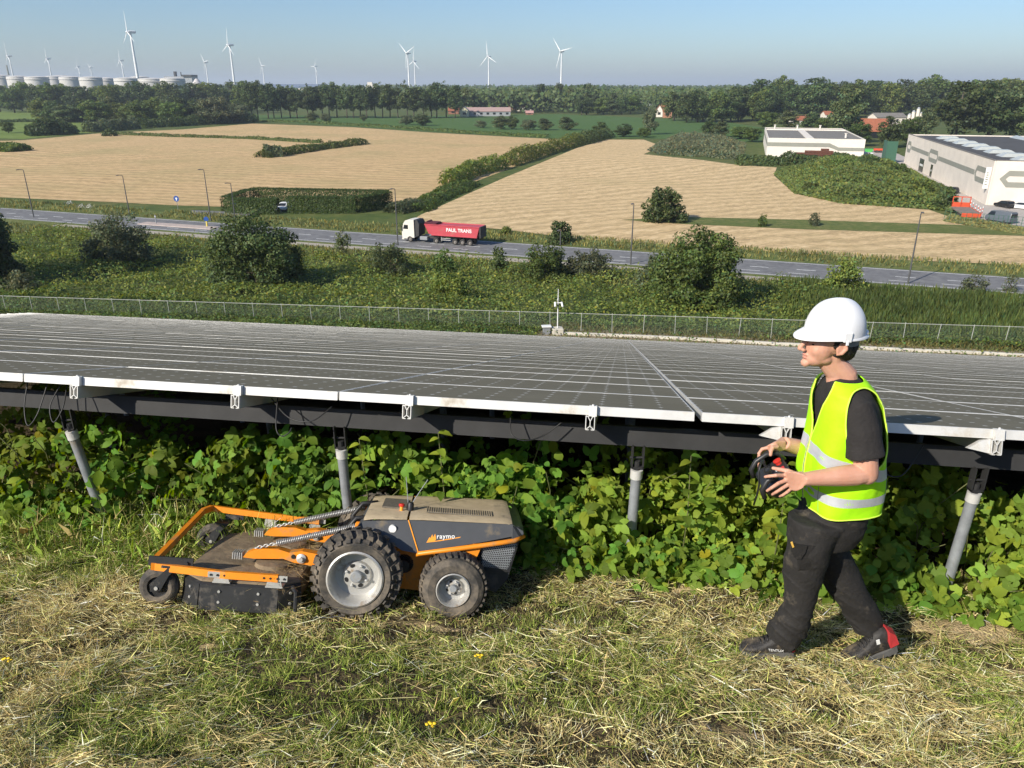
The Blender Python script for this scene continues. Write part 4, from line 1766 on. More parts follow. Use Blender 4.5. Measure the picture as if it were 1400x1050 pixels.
n = 70000
uu = rg.uniform(-40, 330, n)
ww = np.concatenate([rg.uniform(-RW - 12, -RW - 3.6, n * 6 // 10), rg.uniform(RW + .8, RW + 8.5, n - n * 6 // 10)])
P = np.array([RD0.x, RD0.y])[None] + uu[:, None] * np.array([RDV.x, RDV.y]) + ww[:, None] * np.array([RDN.x, RDN.y])
k = rg.random(n) < smooth01((fbm(P[:, 0], P[:, 1], .2) - .2) * 3)
P = P[k]
blades('tall_grass', 'rough yellow green grass along both road verges', M_DRY, P[:, 0], P[:, 1], terrain(P[:, 0], P[:, 1]) + .08, .50, .13, 63, lean=.3, hue=.3, tint_extra=.5 + .75 * fbm(P[:, 0], P[:, 1], .3))
# thin grass on the gravel strip and greener tufts under the fence
n = 26000
a = rg.uniform(-80, 60, n)
s = 63.4 + rg.random(n) ** .6 * 7.5
X, Y = D1[0] * s + E1[0] * a, D1[1] * s + E1[1] * a
blades('dry_grass', 'dry tufts on the strip between panels and fence', M_DRY, X, Y, terrain(X, Y), .22 + .25 * smooth01((s - 67) / 3), .07, 64, lean=.5, hue=.25, tint_extra=.6 + .5 * fbm(X, Y, .6))

# ---- grass lines and hedges out in the fields
def hedgeline(pxs, wid, hgt, label, m, seed, n, leaf, name='hedgerow', clip=False, cat='hedge', group=None, rag=.6):
    P0 = [G(*q) for q in pxs]
    rgx = np.random.default_rng(seed)
    seg = [(P0[i + 1] - P0[i]).length for i in range(len(P0) - 1)]
    tot = sum(seg)
    Ls, Ns = [], []
    base = P0[0]
    ii = rgx.choice(len(seg), n, p=np.array(seg) / tot)
    f = rgx.random(n)
    A = np.array([list(p) for p in P0])
    C = A[ii] * (1 - f)[:, None] + A[ii + 1] * f[:, None]
    D = unit(A[ii + 1] - A[ii])
    Sd = np.stack([-D[:, 1], D[:, 0], np.zeros(n)], 1)
    hh = hgt * (1 - rag + rag * 1.5 * fbm(C[:, 0], C[:, 1], .22))
    ww = wid * (1 - rag * .5 + rag * fbm(C[:, 0] + 50, C[:, 1], .25))
    if clip:
        # box faces: front, back, top
        face = rgx.choice(3, n, p=[.36, .28, .36])
        z = rgx.random(n)
        x = rgx.uniform(-.5, .5, n)
        x = np.where(face == 0, -.5, np.where(face == 1, .5, x))
        z = np.where(face == 2, 1.0, z)
        P = C + Sd * (x * wid)[:, None] + np.array([0, 0, 1.]) * (z * hgt)[:, None] + rgx.normal(0, .07, (n, 3))
        Nn = np.where((face == 2)[:, None], np.array([0, 0, 1.]), Sd * np.sign(x)[:, None])
        Nn = unit(Nn + rgx.normal(size=P.shape) * .4)
    else:
        th = rgx.uniform(0, PI, n)
        rr = np.where(rgx.random(n) < .2, rgx.random(n), rgx.uniform(.8, 1.1, n))
        P = C + Sd * (np.cos(th) * ww * .5 * rr)[:, None] + np.array([0, 0, 1.]) * (np.sin(th) * hh * rr)[:, None]
        Nn = unit(Sd * np.cos(th)[:, None] + np.array([0, 0, 1.]) * np.sin(th)[:, None] + rgx.normal(size=P.shape) * .45)
    V = leaf_quads(P - np.array(list(base)), Nn, leaf * rgx.uniform(.6, 1.4, n), rgx)
    o = meshobj(name, quads_mesh(name, V, m, tints(n, rgx, .6, 1.4, .2)))
    o.location = base
    return tag(o, label, cat, group)


hedgeline([(560, 290), (600, 270), (640, 252)], 7, 1.5, 'low part of the hedgerow between the stubble fields, nearest the truck', M_LEAF, 71, 7000, .5)
hedgeline([(612, 255), (650, 238), (688, 230)], 5, 4.2, 'tall reed like stretch of hedgerow between the stubble fields', M_LEAF_Y, 72, 7000, .6)
hedgeline([(690, 228), (740, 212), (792, 197)], 6, 5.0, 'long green stretch of hedgerow farther up between the fields', M_LEAF_Y, 73, 8000, .7)
hedgeline([(795, 197), (830, 187)], 8, 5.0, 'far end of the hedgerow between the stubble fields', M_LEAF_D, 74, 3500, .8)
hedgeline([(357, 216), (395, 211), (440, 204), (497, 197)], 6, 2.6, 'wedge of green growth lying in the left stubble field', M_LEAF, 75, 6000, .7)
hedgeline([(362, 215), (385, 214)], 5, 4.0, 'bushy end of the green wedge in the left stubble field', M_LEAF_G, 76, 2000, .7)
hedgeline([(140, 183), (230, 187), (340, 190), (440, 196)], 3.2, 1.5, 'thin grassy line across the left stubble field', M_LEAF, 77, 6000, .7)
hedgeline([(38, 186), (65, 185), (100, 183)], 10, 7, 'dark low hedge at the meadow\'s edge on the left', M_LEAF_D, 78, 5000, 1.1)
hedgeline([(118, 181), (150, 179), (186, 176)], 8, 6, 'mid green bushes at the meadow\'s edge right of the low hedge', M_LEAF_G, 79, 4000, 1.1)
hedgeline([(190, 175), (250, 172), (345, 166)], 12, 6, 'dark hedge before the wood at the left field\'s far edge', M_LEAF_D, 80, 8000, 1.2)
hedgeline([(-20, 168), (60, 166), (130, 166)], 8, 2, 'thin dark line crossing the bright meadow', M_LEAF_D, 81, 3000, 1.2)
hedgeline([(345, 166), (420, 168), (520, 174), (640, 182), (750, 188)], 6, 1.6, 'rough grass line between stubble and dark crop', M_LEAF, 82, 6000, .9)
hedgeline([(1008, 226), (1060, 226), (1140, 224), (1165, 222)], 5, 3.4, 'dark hedge along the foot of the white flat roofed building', M_LEAF_D, 83, 7000, .7)
hedgeline([(-10, 208), (10, 206), (30, 207)], 10, 3, 'green patch at the left edge of the stubble', M_LEAF, 84, 3000, .8)
# clipped hedge round the small car park
hs = dict(clip=True, rag=0)
hedgeline([(346, 277), (440, 279), (532, 281)], 2.2, 3.0, 'clipped hedge along the back of the small car park', M_HEDGE, 85, 16000, .26, 'clipped_hedge', **hs)
hedgeline([(396, 291), (440, 291), (488, 291)], 2.2, 3.0, 'clipped front hedge right of the parked car', M_HEDGE, 86, 10000, .26, 'clipped_hedge', **hs)
hedgeline([(312, 291), (345, 292), (381, 292)], 2.2, 2.8, 'clipped front hedge left of the parked car', M_HEDGE, 87, 8000, .26, 'clipped_hedge', **hs)
hedgeline([(490, 290.5), (512, 286), (531, 281.5)], 2.2, 2.9, 'short clipped hedge closing the right end of the car park', M_HEDGE, 88, 6000, .26, 'clipped_hedge', **hs)
hedgeline([(311, 290), (328, 283), (345, 277.5)], 2.2, 2.9, 'short clipped hedge closing the left end of the car park', M_HEDGE, 89, 6000, .26, 'clipped_hedge', **hs)
hedgeline([(536, 292), (556, 288), (566, 284)], 5, 2.2, 'scruffy bushes at the end of the clipped hedge', M_LEAF_G, 90, 2500, .4)

# ---- scrub mound in front of the warehouses and the rough patch beside it
def mound(pxs, hgt, label, m, seed, n, leaf, name='scrub'):
    poly = [G(*q) for q in pxs]
    A = np.array([[p.x, p.y] for p in poly])
    rgx = np.random.default_rng(seed)
    lo_, hi_ = A.min(0), A.max(0)
    P = rgx.uniform(lo_, hi_, (n * 3, 2))
    ins = np.zeros(len(P), bool)
    dmin = np.full(len(P), 1e9)
    j = len(A) - 1
    for i in range(len(A)):
        c = ((A[i, 1] > P[:, 1]) != (A[j, 1] > P[:, 1])) & (P[:, 0] < (A[j, 0] - A[i, 0]) * (P[:, 1] - A[i, 1]) / (A[j, 1] - A[i, 1] + 1e-12) + A[i, 0])
        ins ^= c
        e = A[i] - A[j]
        t = np.clip(((P - A[j]) @ e) / (e @ e), 0, 1)
        dmin = np.minimum(dmin, np.linalg.norm(P - (A[j] + t[:, None] * e), axis=1))
        j = i
    P, dmin = P[ins][:n], dmin[ins][:n]
    top = hgt * (.12 + .88 * smooth01(dmin / 9)) * (.35 + 1.3 * fbm(P[:, 0], P[:, 1], .16))
    Z = top * rgx.uniform(.55, 1.05, len(P))
    Nn = unit(rgx.normal(size=(len(P), 3)) * .5 + np.array([-.15, -.45, .7]))
    V = leaf_quads(np.stack([P[:, 0], P[:, 1], Z], 1), Nn, leaf * rgx.uniform(.6, 1.4, len(P)), rgx)
    o = meshobj(name, quads_mesh(name, V, m, tints(len(P), rgx, .55, 1.45, .25) * (.7 + .6 * fbm(P[:, 0], P[:, 1], .1))[:, None]))
    return tag(o, label, None, kind='stuff')


mound([(1058, 238), (1075, 228), (1140, 223), (1205, 221), (1245, 232), (1300, 262), (1310, 290), (1270, 287), (1150, 279), (1085, 265)], 2.6, 'scrub covered mound before the warehouses', M_LEAF, 91, 34000, .62)
for (px, py, w, h, lab, mm, sd) in ((1150, 238, 40, 26, 'bush on the left shoulder of the scrub mound', M_LEAF, 41), (1186, 236, 44, 26, 'bush at the crest of the scrub mound', M_LEAF_D, 42), (1225, 246, 40, 22, 'bush on the right shoulder of the scrub mound', M_LEAF, 43), (1200, 262, 30, 16, 'low bush on the slope of the scrub mound', M_LEAF_G, 44), (1293, 286, 36, 30, 'dark bush at the orange trailer', M_LEAF_D, 45), (1258, 268, 40, 24, 'bush between mound and warehouse wall', M_LEAF, 46), (1110, 262, 34, 12, 'flat bush at the field edge of the scrub mound', M_LEAF, 47)):
    shrub(px, py, w, h, lab, m=mm, seed=sd, nleaf=2600, leaf=.6)
mound([(885, 206), (905, 192), (960, 188), (1020, 196), (1015, 220), (960, 215), (900, 211)], 3.2, 'rough pale scrub at the corner of the right stubble field', M_LEAF_G, 92, 12000, .8)
mound([(1270, 250), (1300, 262), (1312, 288), (1300, 292), (1280, 285)], 5.5, 'dark scrub at the yard fence', M_LEAF_D, 93, 5000, .7)
mound([(1300, 293), (1400, 312), (1400, 322), (1290, 303)], 1.0, 'dry weeds along the yard fence', M_DRY, 94, 3500, .5)

# ---- trees of the plain
rt = random.Random(12)
BROAD = [Proto(100 + i, 15, 22, 1.6, 40, 4200, 1.15, M_LEAF_D if i % 2 else M_LEAF, 'round', .42, br=(.22, .4)) for i in range(4)]
OAK = [Proto(110 + i, 13, 25, 5.0, 40, 4200, 1.1, M_LEAF_D, 'tall', .38, br=(.24, .42)) for i in range(3)]
POPLAR = [Proto(120 + i, 7, 24, 2.0, 26, 1700, 1.0, M_LEAF_D, 'column', .3, br=(.4, .6)) for i in range(2)]
WILLOW = [Proto(130 + i, 13, 14, .5, 30, 3200, .9, M_LEAF_G, 'round', .35, br=(.25, .4)) for i in range(2)]
PALE = [Proto(140 + i, 13, 18, 1.0, 34, 3600, 1.0, M_LEAF_L, 'round', .35, br=(.22, .4)) for i in range(2)]


def row(items, word, group):
    """items: (px, base_py, width_px, height_px, proto list); labels count from the left"""
    for i, (px, py, wp, hp, pl) in enumerate(sorted(items, key=lambda q: q[0])):
        b = G(px, py)
        plant(rt.choice(pl), b, H_at(b, hp), H_at(b, wp), word.format(ordw(i)), group=group, seed=rt.randint(0, 999))


row([(345 + i * 10.6 + rt.uniform(-2.5, 2.5), 161 + rt.uniform(-.5, 1.0) - (i < 4) * -1, rt.uniform(22, 29), rt.uniform(41, 49) + (i < 2) * 5, OAK) for i in range(27)],
    '{} dark tree from the left in the long row beyond the stubble', 'avenue of dark trees')
row([(4 + i * 12.5 + rt.uniform(-4, 4), 154 + rt.uniform(-3, 2), rt.uniform(28, 40), rt.uniform(33, 43), BROAD) for i in range(28)],
    '{} tree from the left in the wood under the white tanks', 'trees under the white tanks')
row([(58 + i * 15 + rt.uniform(-4, 4), 166 + rt.uniform(-1.5, 2) + i * .2, rt.uniform(28, 40), rt.uniform(22, 34), PALE + BROAD) for i in range(17)],
    '{} low tree from the left along the far side of the meadow', 'low trees behind the meadow')
row([(x, 132, rt.uniform(7, 9), rt.uniform(18, 24), POPLAR) for x in (313, 318, 323, 328, 333)],
    '{} slim poplar from the left in the clump beside the white cone', 'poplar clump')
row([(296, 170, 44, 36, WILLOW), (325, 168, 36, 26, WILLOW)], '{} silvery willow from the left at the corner of the stubble', 'silvery willows')
row([(428, 167, 18, 13, PALE), (446, 167, 16, 12, WILLOW), (497, 166, 10, 10, PALE), (555, 171, 22, 14, WILLOW), (578, 172, 26, 16, PALE), (657, 175, 18, 10, WILLOW), (685, 177, 24, 18, PALE), (700, 177, 18, 18, BROAD), (723, 178, 22, 14, WILLOW), (745, 178, 22, 16, PALE), (775, 178, 26, 18, PALE), (820, 185, 22, 18, BROAD), (852, 187, 26, 17, BROAD), (880, 188, 20, 14, BROAD), (889, 184, 22, 34, WILLOW), (970, 187, 26, 22, BROAD), (985, 188, 24, 22, PALE), (1012, 190, 30, 18, BROAD), (1028, 194, 26, 20, BROAD)],
    '{} small tree from the left along the edge of the dark crop', 'small trees at the crop edge')
# trees round the farms in the middle and the big wood on the right
row([(640 + i * 20.5 + rt.uniform(-6, 6), 154 + rt.uniform(-3, 2), rt.uniform(24, 36), rt.uniform(26, 38), BROAD + OAK + PALE) for i in range(9)],
    '{} tree from the left among the farm roofs', 'trees among the farms')
row([(795 + i * 9.5 + rt.uniform(-3, 3), 157 + rt.uniform(-2, 1), rt.uniform(18, 28), rt.uniform(18, 27), BROAD + PALE) for i in range(8)],
    '{} tree from the left in the low clump left of the white gabled house', 'clump left of the gabled house')
row([(925 + i * 10 + rt.uniform(-4, 4), 166 + rt.uniform(-3, 2), rt.uniform(28, 38), rt.uniform(36, 46), BROAD) for i in range(14)],
    '{} tree from the left in the dark wood right of the gabled house', 'dark wood right of the gabled house')
row([(1030 + i * 17 + rt.uniform(-5, 5), 158 + rt.uniform(-3, 3), rt.uniform(38, 52), rt.uniform(42, 52), BROAD) for i in range(24)],
    '{} tree from the left in the big wood behind the warehouses', 'big wood on the right')
row([(1048, 176, 30, 24, BROAD), (1076, 178, 34, 26, PALE), (1110, 180, 34, 24, BROAD), (1128, 184, 30, 24, BROAD), (1153, 196, 46, 72, PALE), (1172, 200, 32, 32, BROAD)],
    '{} tree from the left close behind the white flat roofed building', 'trees behind the white building')
row([(1214, 202, 36, 42, BROAD), (1240, 198, 30, 38, BROAD), (1262, 190, 30, 40, PALE), (1305, 190, 66, 76, BROAD), (1350, 190, 60, 72, BROAD), (1388, 190, 60, 70, PALE), (1420, 192, 60, 66, BROAD)],
    '{} tall tree from the left close behind the large warehouse', 'tall trees behind the warehouse')
row([(12, 182, 18, 16, BROAD), (48, 158, 8, 6, BROAD)], '{} lone tree from the left in the bright meadow', 'lone meadow trees')


def far_wood(name, label, y0, y1, x0, x1, n, hgt, leaf, seed, m=M_LEAF_D):
    rgx = np.random.default_rng(seed)
    px = rgx.uniform(x0, x1, n)
    Yd = rgx.uniform(y0, y1, n)
    X = (px - 700) / FPX * Yd * .96
    top = hgt * (.55 + .75 * fbm(X, Yd, .018))
    z = top * (1 - rgx.random(n) ** 1.6 * .9)
    P = np.stack([X, Yd, z], 1)
    Nn = unit(rgx.normal(size=P.shape) * .6 + np.array([-.3, -.6, .6]))
    V = leaf_quads(P, Nn, leaf * rgx.uniform(.6, 1.4, n), rgx, .8)
    o = meshobj(name, quads_mesh(name, V, m, tints(n, rgx, .6, 1.35, .15)))
    return tag(o, label, None, kind='stuff')


far_wood('far_woods', 'distant woods below the horizon', 950, 1500, -500, 1900, 38000, 20, 4.8, 95)
far_wood('far_woods', 'farthest tree line on the horizon', 1900, 3200, -500, 1900, 28000, 22, 9.5, 96)
far_wood('far_woods', 'woods behind the farms in the middle distance', 720, 940, 600, 1900, 26000, 19, 3.4, 97)
# ================================================================== the remote controlled mower
M_ORANGE = mat('orange_paint', (.85, .27, .015), rough=.42, var=.12, scale=12, dirt=(.30, .20, .09), dirt_amt=.18, dscale=7)
M_HOODGREY = mat('hood_grey', (.075, .078, .082), rough=.42, var=.18, scale=5, dirt=(.20, .155, .095), dirt_amt=.12, dscale=4)
M_DUSTTOP = mat('dusty_top', (.56, .45, .29), rough=.9, var=.3, scale=9, col2=(.45, .355, .225), dirt=(.26, .21, .15), dirt_amt=.12, dscale=6, bump=.15)
M_DECKTOP = mat('dusty_deck', (.27, .20, .125), rough=.92, var=.35, scale=8, dirt=(.38, .28, .16), dirt_amt=.25, dscale=5, bump=.3)
M_SKIRT = mat('black_skirt', (.026, .027, .029), rough=.45, var=.3, scale=10, dirt=(.11, .095, .075), dirt_amt=.2, dscale=9)
M_TYRE = mat('tyre_rubber', (.052, .048, .043), rough=.85, var=.3, scale=10, dirt=(.17, .14, .105), dirt_amt=.5, dscale=8, bump=.2)
M_RIM = mat('rim_silver', (.56, .55, .52), rough=.42, metal=.45, var=.15, scale=9, dirt=(.26, .19, .12), dirt_amt=.2, dscale=8)
M_ZINC = mat('zinc_bracket', (.62, .61, .58), rough=.4, metal=.5, var=.15, scale=20)
M_HOLE = mat('dark_hole', (.008, .008, .008), rough=.8)
M_SPRING = mat('spring_steel', (.55, .54, .52), rough=.35, metal=.6, var=.2, scale=30)
M_WPRINT = mat('white_print', (.75, .75, .73), rough=.5)
M_OPRINT = mat('orange_print', (.85, .33, .03), rough=.5)

thm = R(12)
xm = -A3
zm = N3.copy()
ym = zm.cross(xm)
xm = xm * math.cos(thm) + ym * math.sin(thm)
ym = zm.cross(xm)
_d = ray(620, 848)
_t = -1.65 * N3.z / (Vector(_d).dot(N3))
MO = Vector(_d) * _t + Vector((0, 0, CAMZ))
MO.z += .01
mower = thing('mower', 'orange and grey remote controlled mower standing on the mown slope', 'mower', MO)
_Mm = Matrix((xm, ym, zm)).transposed().to_4x4()
_Mm = Matrix.Translation(MO) @ _Mm @ Matrix.Translation((.525, 0, .22)) @ Matrix.Rotation(R(-2.6), 4, 'Y') @ Matrix.Translation((-.525, 0, -.22))
mower.matrix_world = _Mm
YC = -.5


def mir(y):
    return 2 * YC - y


# ---- wheels
def wheel(name, cx, cz, y_out, r, w, rimr, lug, side, front):
    """side +1: outer face towards the camera side"""
    o = bpy.data.objects.new(name, None)
    link(o, mower)
    o.location = (cx, y_out, cz)
    o.rotation_euler = (0, 0, 0 if side > 0 else PI)
    # in the wheel's own axes the outer face looks to +y
    t = MB()
    sh = r * .93
    prof = [(rimr, -.012), (rimr * 1.12, .0), ((rimr + sh) * .52, .006), (sh * .94, -.012), (sh, -.04), (r * .975, -.06), (r * .98, -w * .5), (r * .975, -w + .06), (sh, -w + .04), (sh * .94, -w + .012), ((rimr + sh) * .52, -w - .006), (rimr, -w + .012)]
    t.lathe(prof, 56, axis='y', closed=True)
    n = 26 if front else 34
    for k in range(n):
        for j, (y0, y1, off) in enumerate(((-.018, -w * .46, 0.0), (-w * .54, -w + .018, .5))):
            a = 2 * PI * (k + off) / n
            ln = 2 * PI * r / n * (.52 if front else .5)
            sk = (.22 if front else .06) * (1 if j == 0 else -1)
            h0, h1 = r * .955, r + lug
            for_y = [(y0, -.5 * sk), (y1, .5 * sk)]
            vs = []
            for (yy, dsk) in for_y:
                edge = (h0 * .965 if abs(yy - (-.018)) < 1e-6 or abs(yy - (-w + .018)) < 1e-6 else h0)
                for (rad, half) in ((edge, ln * .62), (h1 * (.975 if edge < h0 else 1), ln * .42)):
                    for sg in (-1, 1):
                        an = a + (dsk * .35) + sg * half / r
                        vs.append((rad * math.sin(an), yy, rad * math.cos(an)))
            t._add(vs, [(0, 1, 3, 2), (4, 6, 7, 5), (0, 4, 5, 1), (2, 3, 7, 6), (0, 2, 6, 4), (1, 5, 7, 3)])
            if front and j == 0:      # shoulder knobs on the side wall
                vs = []
                for (rad, yy) in ((sh * .90, .004), (sh * .99, -.03), (sh * .93, .010), (sh * 1.02, -.022)):
                    for sg in (-1, 1):
                        an = a + sg * ln * .45 / r
                        vs.append((rad * math.sin(an), yy, rad * math.cos(an)))
                t._add(vs, [(0, 1, 3, 2), (4, 6, 7, 5), (0, 4, 5, 1), (2, 3, 7, 6), (0, 2, 6, 4), (1, 5, 7, 3)])
    t.build('tyre', M_TYRE, o, smooth=True, angle=32)
    m = MB()
    dep = w * .42 if front else w * .36
    m.lathe([(rimr * 1.0, -.016), (rimr * 1.06, .004), (rimr * 1.0, .010), (rimr * .93, -.004), (rimr * .90, -.03), (rimr * .86, -dep * .8), (rimr * .80, -dep), (rimr * .55, -dep), (rimr * .50, -dep + .018), (rimr * .30, -dep + .022), (rimr * .24, -dep + .022), (.0001, -dep + .022)], 44, axis='y', caps=False)
    m.build('rim', M_RIM, o, smooth=True, angle=35)
    m = MB()
    m.lathe([(rimr * .22, -dep), (rimr * .22, -dep + .045), (rimr * .19, -dep + .05), (.0001, -dep + .05)], 20, axis='y')
    m.build('hub', M_STEEL, o, smooth=True, angle=35)
    m = MB()
    for k in range(4):
        a = k * PI / 2 + .45
        c_ = (rimr * .40 * math.sin(a), -dep + .0225, rimr * .40 * math.cos(a))
        hole = [(rimr * .10 * math.cos(b), rimr * .075 * math.sin(b)) for b in np.arange(0, 2 * PI, PI / 5)]
        ca, sa_ = math.cos(a), math.sin(a)
        m._add([(c_[0] + u_ * ca + v_ * sa_, c_[1], c_[2] - u_ * sa_ + v_ * ca) for u_, v_ in hole], [tuple(range(10))])
    m.build('slot', M_HOLE, o)['kind'] = 'stuff'
    m = MB()
    for k in range(4):
        a = k * PI / 2 + 1.2
        m.lathe([(rimr * .055, -dep + .018), (rimr * .055, -dep + .036), (.0001, -dep + .038)], 8, axis='y', c=(rimr * .40 * math.sin(a), 0, rimr * .40 * math.cos(a)))
    m.build('bolt', M_ZINC, o, smooth=True, angle=35)['kind'] = 'stuff'
    return o


FX, FR_, RX, RR = .525, .232, .005, .187
wheel('wheel', FX, FR_ - .012, .045, FR_, .20, .142, .012, 1, True)
wheel('wheel', RX, RR - .008, .0, RR, .19, .088, .001, 1, False)
wheel('wheel', FX, FR_ - .012, mir(.045), FR_, .20, .142, .012, -1, True)
wheel('wheel', RX, RR - .008, mir(0), RR, .19, .088, .001, -1, False)

# ---- chassis between the wheels
m = MB()
m.prism([(.36, .10), (.40, .30), (.20, .36), (-.16, .36), (-.16, .30), (.02, .16), (.06, .085)], mir(-.215), -.215, axis='y')
m.build('chassis', M_ORANGE, mower)
m = MB()
m.prism([(-.10, .14), (.0, .36), (-.28, .45), (-.34, .40), (-.30, .20), (-.24, .12)], mir(-.19), -.19, axis='y')
m.build('rear_body', M_SKIRT, mower)
m = MB()
m.tube([(FX, mir(-.1), FR_), (FX, -.1, FR_)], .03, 12)
m.build('axle', M_STEEL, mower, smooth=True, angle=40)
m = MB()
m.tube([(RX, mir(-.1), RR), (RX, -.1, RR)], .024, 12)
m.build('axle', M_STEEL, mower, smooth=True, angle=40)
m = MB()
m.lathe([(.0001, -.16), (.035, -.16), (.035, -.215), (.055, -.215)], 16, axis='y', c=(.29, 0, .24))
m.build('motor_cap', M_BLACK, mower, smooth=True, angle=35)
for s_ in (1, -1):
    m = MB()
    yy = -.13 if s_ > 0 else mir(-.13)
    m.prism([(-.02, .345), (-.055, .30), (-.105, .31), (-.135, .395), (-.09, .40)], *sorted((yy, yy - .07 * s_)), axis='y')
    m.build('hood_bracket', M_ORANGE, mower)
# perforated rear grille: a plate with rows of holes, both sides and the back
def grille(p0, p1, p2, p3, nx, nz, parent):
    m = MB()
    P0, P1, P2, P3 = map(Vector, (p0, p1, p2, p3))

    def q(u, v):
        return tuple(P0.lerp(P1, u).lerp(P3.lerp(P2, u), v))
    for j in range(nz):
        for i in range(nx):
            cu, cv = (i + .5 + (.5 if j % 2 else 0)) / (nx + .5), (j + .5) / nz
            ru, rv = .40 / (nx + .5), .42 / nz
            outer = [q(cu + (.5 / (nx + .5)) * math.cos(k * PI / 3 + PI / 6) * 1.15, cv + (.5 / nz) * math.sin(k * PI / 3 + PI / 6) * 1.33) for k in range(6)]
            inner = [q(cu + ru * math.cos(k * PI / 3 + PI / 6), cv + rv * math.sin(k * PI / 3 + PI / 6)) for k in range(6)]
            m._add(outer + inner, [(k, (k + 1) % 6, 6 + (k + 1) % 6, 6 + k) for k in range(6)])
    return m.build('grille', M_STEEL, parent, fix=False)


grille((-.145, -.150, .275), (-.295, -.165, .262), (-.335, -.165, .425), (-.135, -.150, .375), 15, 11, mower)
m = MB()
m.prism([(-.13, .24), (-.14, .385), (-.345, .43), (-.305, .245)], mir(-.163), -.17, axis='y')
m.build('engine_cover', M_BLACK, mower)

# ---- hood: dark grey flanks, dusty top, orange rim along the lower edge
YN, YT = -.115, -.205          # flank foot and flank top (leans inwards)


def hoodside(pts, t, lean=True):
    """flank outline (x, z) -> near side points; the flank leans in towards the top"""
    out = []
    for (x_, z_) in pts:
        k = (z_ - .33) / (.50 - .33)
        out.append((x_, YN + (YT - YN) * max(0, min(1, k)), z_))
    return out


def flank(name, pts, s_):
    m = MB()
    a = hoodside(pts, 0)
    b = [(x_, y_ - .012, z_) for x_, y_, z_ in a]
    if s_ < 0:
        a = [(x_, mir(y_), z_) for x_, y_, z_ in a]
        b = [(x_, mir(y_), z_) for x_, y_, z_ in b]
    n = len(a)
    m._add(a + b, [tuple(range(n)), tuple(reversed(range(n, 2 * n)))] + [(j, (j + 1) % n, n + (j + 1) % n, n + j) for j in range(n)])
    return m.build(name, M_HOODGREY, mower)


FRONT_P = [(.285, .492), (.53, .472), (.555, .452), (.505, .42), (.40, .39), (.30, .342), (.215, .333)]
REAR_P = [(.278, .492), (.205, .338), (-.15, .412), (-.365, .462), (-.362, .478), (-.30, .508), (-.1, .503)]
for s_ in (1, -1):
    flank('front_flank', FRONT_P, s_)
    flank('rear_flank', REAR_P, s_)
    # orange rim
    m = MB()
    pts = [(.222, .325), (.208, .338), (0, .380), (-.16, .413), (-.31, .446), (-.368, .460)]
    rim = []
    for (x_, z_) in pts:
        y_ = YN + .006 - (.06 if x_ < -.35 else 0)
        rim.append((x_, y_ if s_ > 0 else mir(y_), z_ - .004))
    m.tube(rim, [.006, .013, .014, .014, .014, .010], 8)
    m.build('orange_rim', M_ORANGE, mower, smooth=True)
    # seam between the two flanks
    m = MB()
    sd = hoodside([(.282, .493), (.210, .337)], 0)
    m.tube([(p[0], (p[1] + .002) if s_ > 0 else mir(p[1] + .002), p[2]) for p in sd], .0035, 6)
    m.build('seam', M_OPRINT, mower)
# nose and tail between the flanks
m = MB()
m._add([(.53, YT, .472), (.555, YN - .03, .452), (.505, YN - .02, .42), (.505, mir(YN - .02), .42), (.555, mir(YN - .03), .452), (.53, mir(YT), .472)], [(0, 1, 4, 5), (1, 2, 3, 4)])
m.build('nose', M_HOODGREY, mower, fix=False)
m = MB()
rear_rings = []
for (x_, z0_, z1_, dy) in ((-.30, .43, .505, 0), (-.345, .447, .492, .035), (-.368, .457, .482, .08)):
    rear_rings.append([(x_, YT - dy + .02, z1_), (x_, YN - dy, z0_), (x_, mir(YN - dy), z0_), (x_, mir(YT - dy + .02), z1_)])
m.loft(rear_rings)
m.build('tail', M_HOODGREY, mower)
# dusty top in two lids, edges softened
def lid(pts, z, name):
    """pts: near-side outline x from front to rear with (x, z); spans the hood"""
    m = MB()
    ring = []
    rows_ = []
    for (x_, z_) in pts:
        yn, yf = YT + .002, mir(YT + .002)
        rows_.append([(x_, yn, z_), (x_, yn - .03, z_ + .010), (x_, yn - .1, z_ + .013), (x_, YC, z_ + .015), (x_, yf + .1, z_ + .013), (x_, yf + .03, z_ + .010), (x_, yf, z_)])
    top = [p for r_ in rows_ for p in r_]
    n = 7
    fs = []
    for k in range(len(rows_) - 1):
        for j in range(n - 1):
            fs.append((k * n + j, k * n + j + 1, (k + 1) * n + j + 1, (k + 1) * n + j))
    b = [(x_, y_, z_ - .05) for x_, y_, z_ in top]
    m._add(top, fs)
    m._add([rows_[0][j] for j in range(n)] + [(p[0], p[1], rows_[0][0][2] - .02) for p in rows_[0]], [(j, j + 1, n + j + 1, n + j) for j in range(n - 1)])
    m._add([rows_[-1][j] for j in range(n)] + [(p[0], p[1], rows_[-1][0][2] - .02) for p in rows_[-1]], [(j, j + 1, n + j + 1, n + j) for j in range(n - 1)])
    return m.build(name, M_DUSTTOP, mower, smooth=True, angle=40)


lid([(.530, .473), (.48, .483), (.38, .489), (.292, .4935)], 0, 'front_lid')
lid([(.279, .4935), (.20, .498), (.0, .503), (-.20, .508), (-.27, .509), (-.30, .502)], 0, 'rear_lid')
M_MESH = mat('air_screen', (.17, .15, .115), rough=.9, var=.4, scale=60)
m = MB()
m.box(-.19, .19, -.42, -.305, .517, .524)
scr = m.build('air_screen', M_MESH, mower)
m = MB()
for k in range(30):
    xx = -.187 + .374 * k / 29
    m.box(xx, xx + .004, -.42, -.305, .5242, .526)
m.build('screen_bar', M_DUSTTOP, scr)['kind'] = 'stuff'
m = MB()
m.box(.31, .45, -.62, -.40, .504, .5125)
m.build('dark_panel', M_MESH, mower)
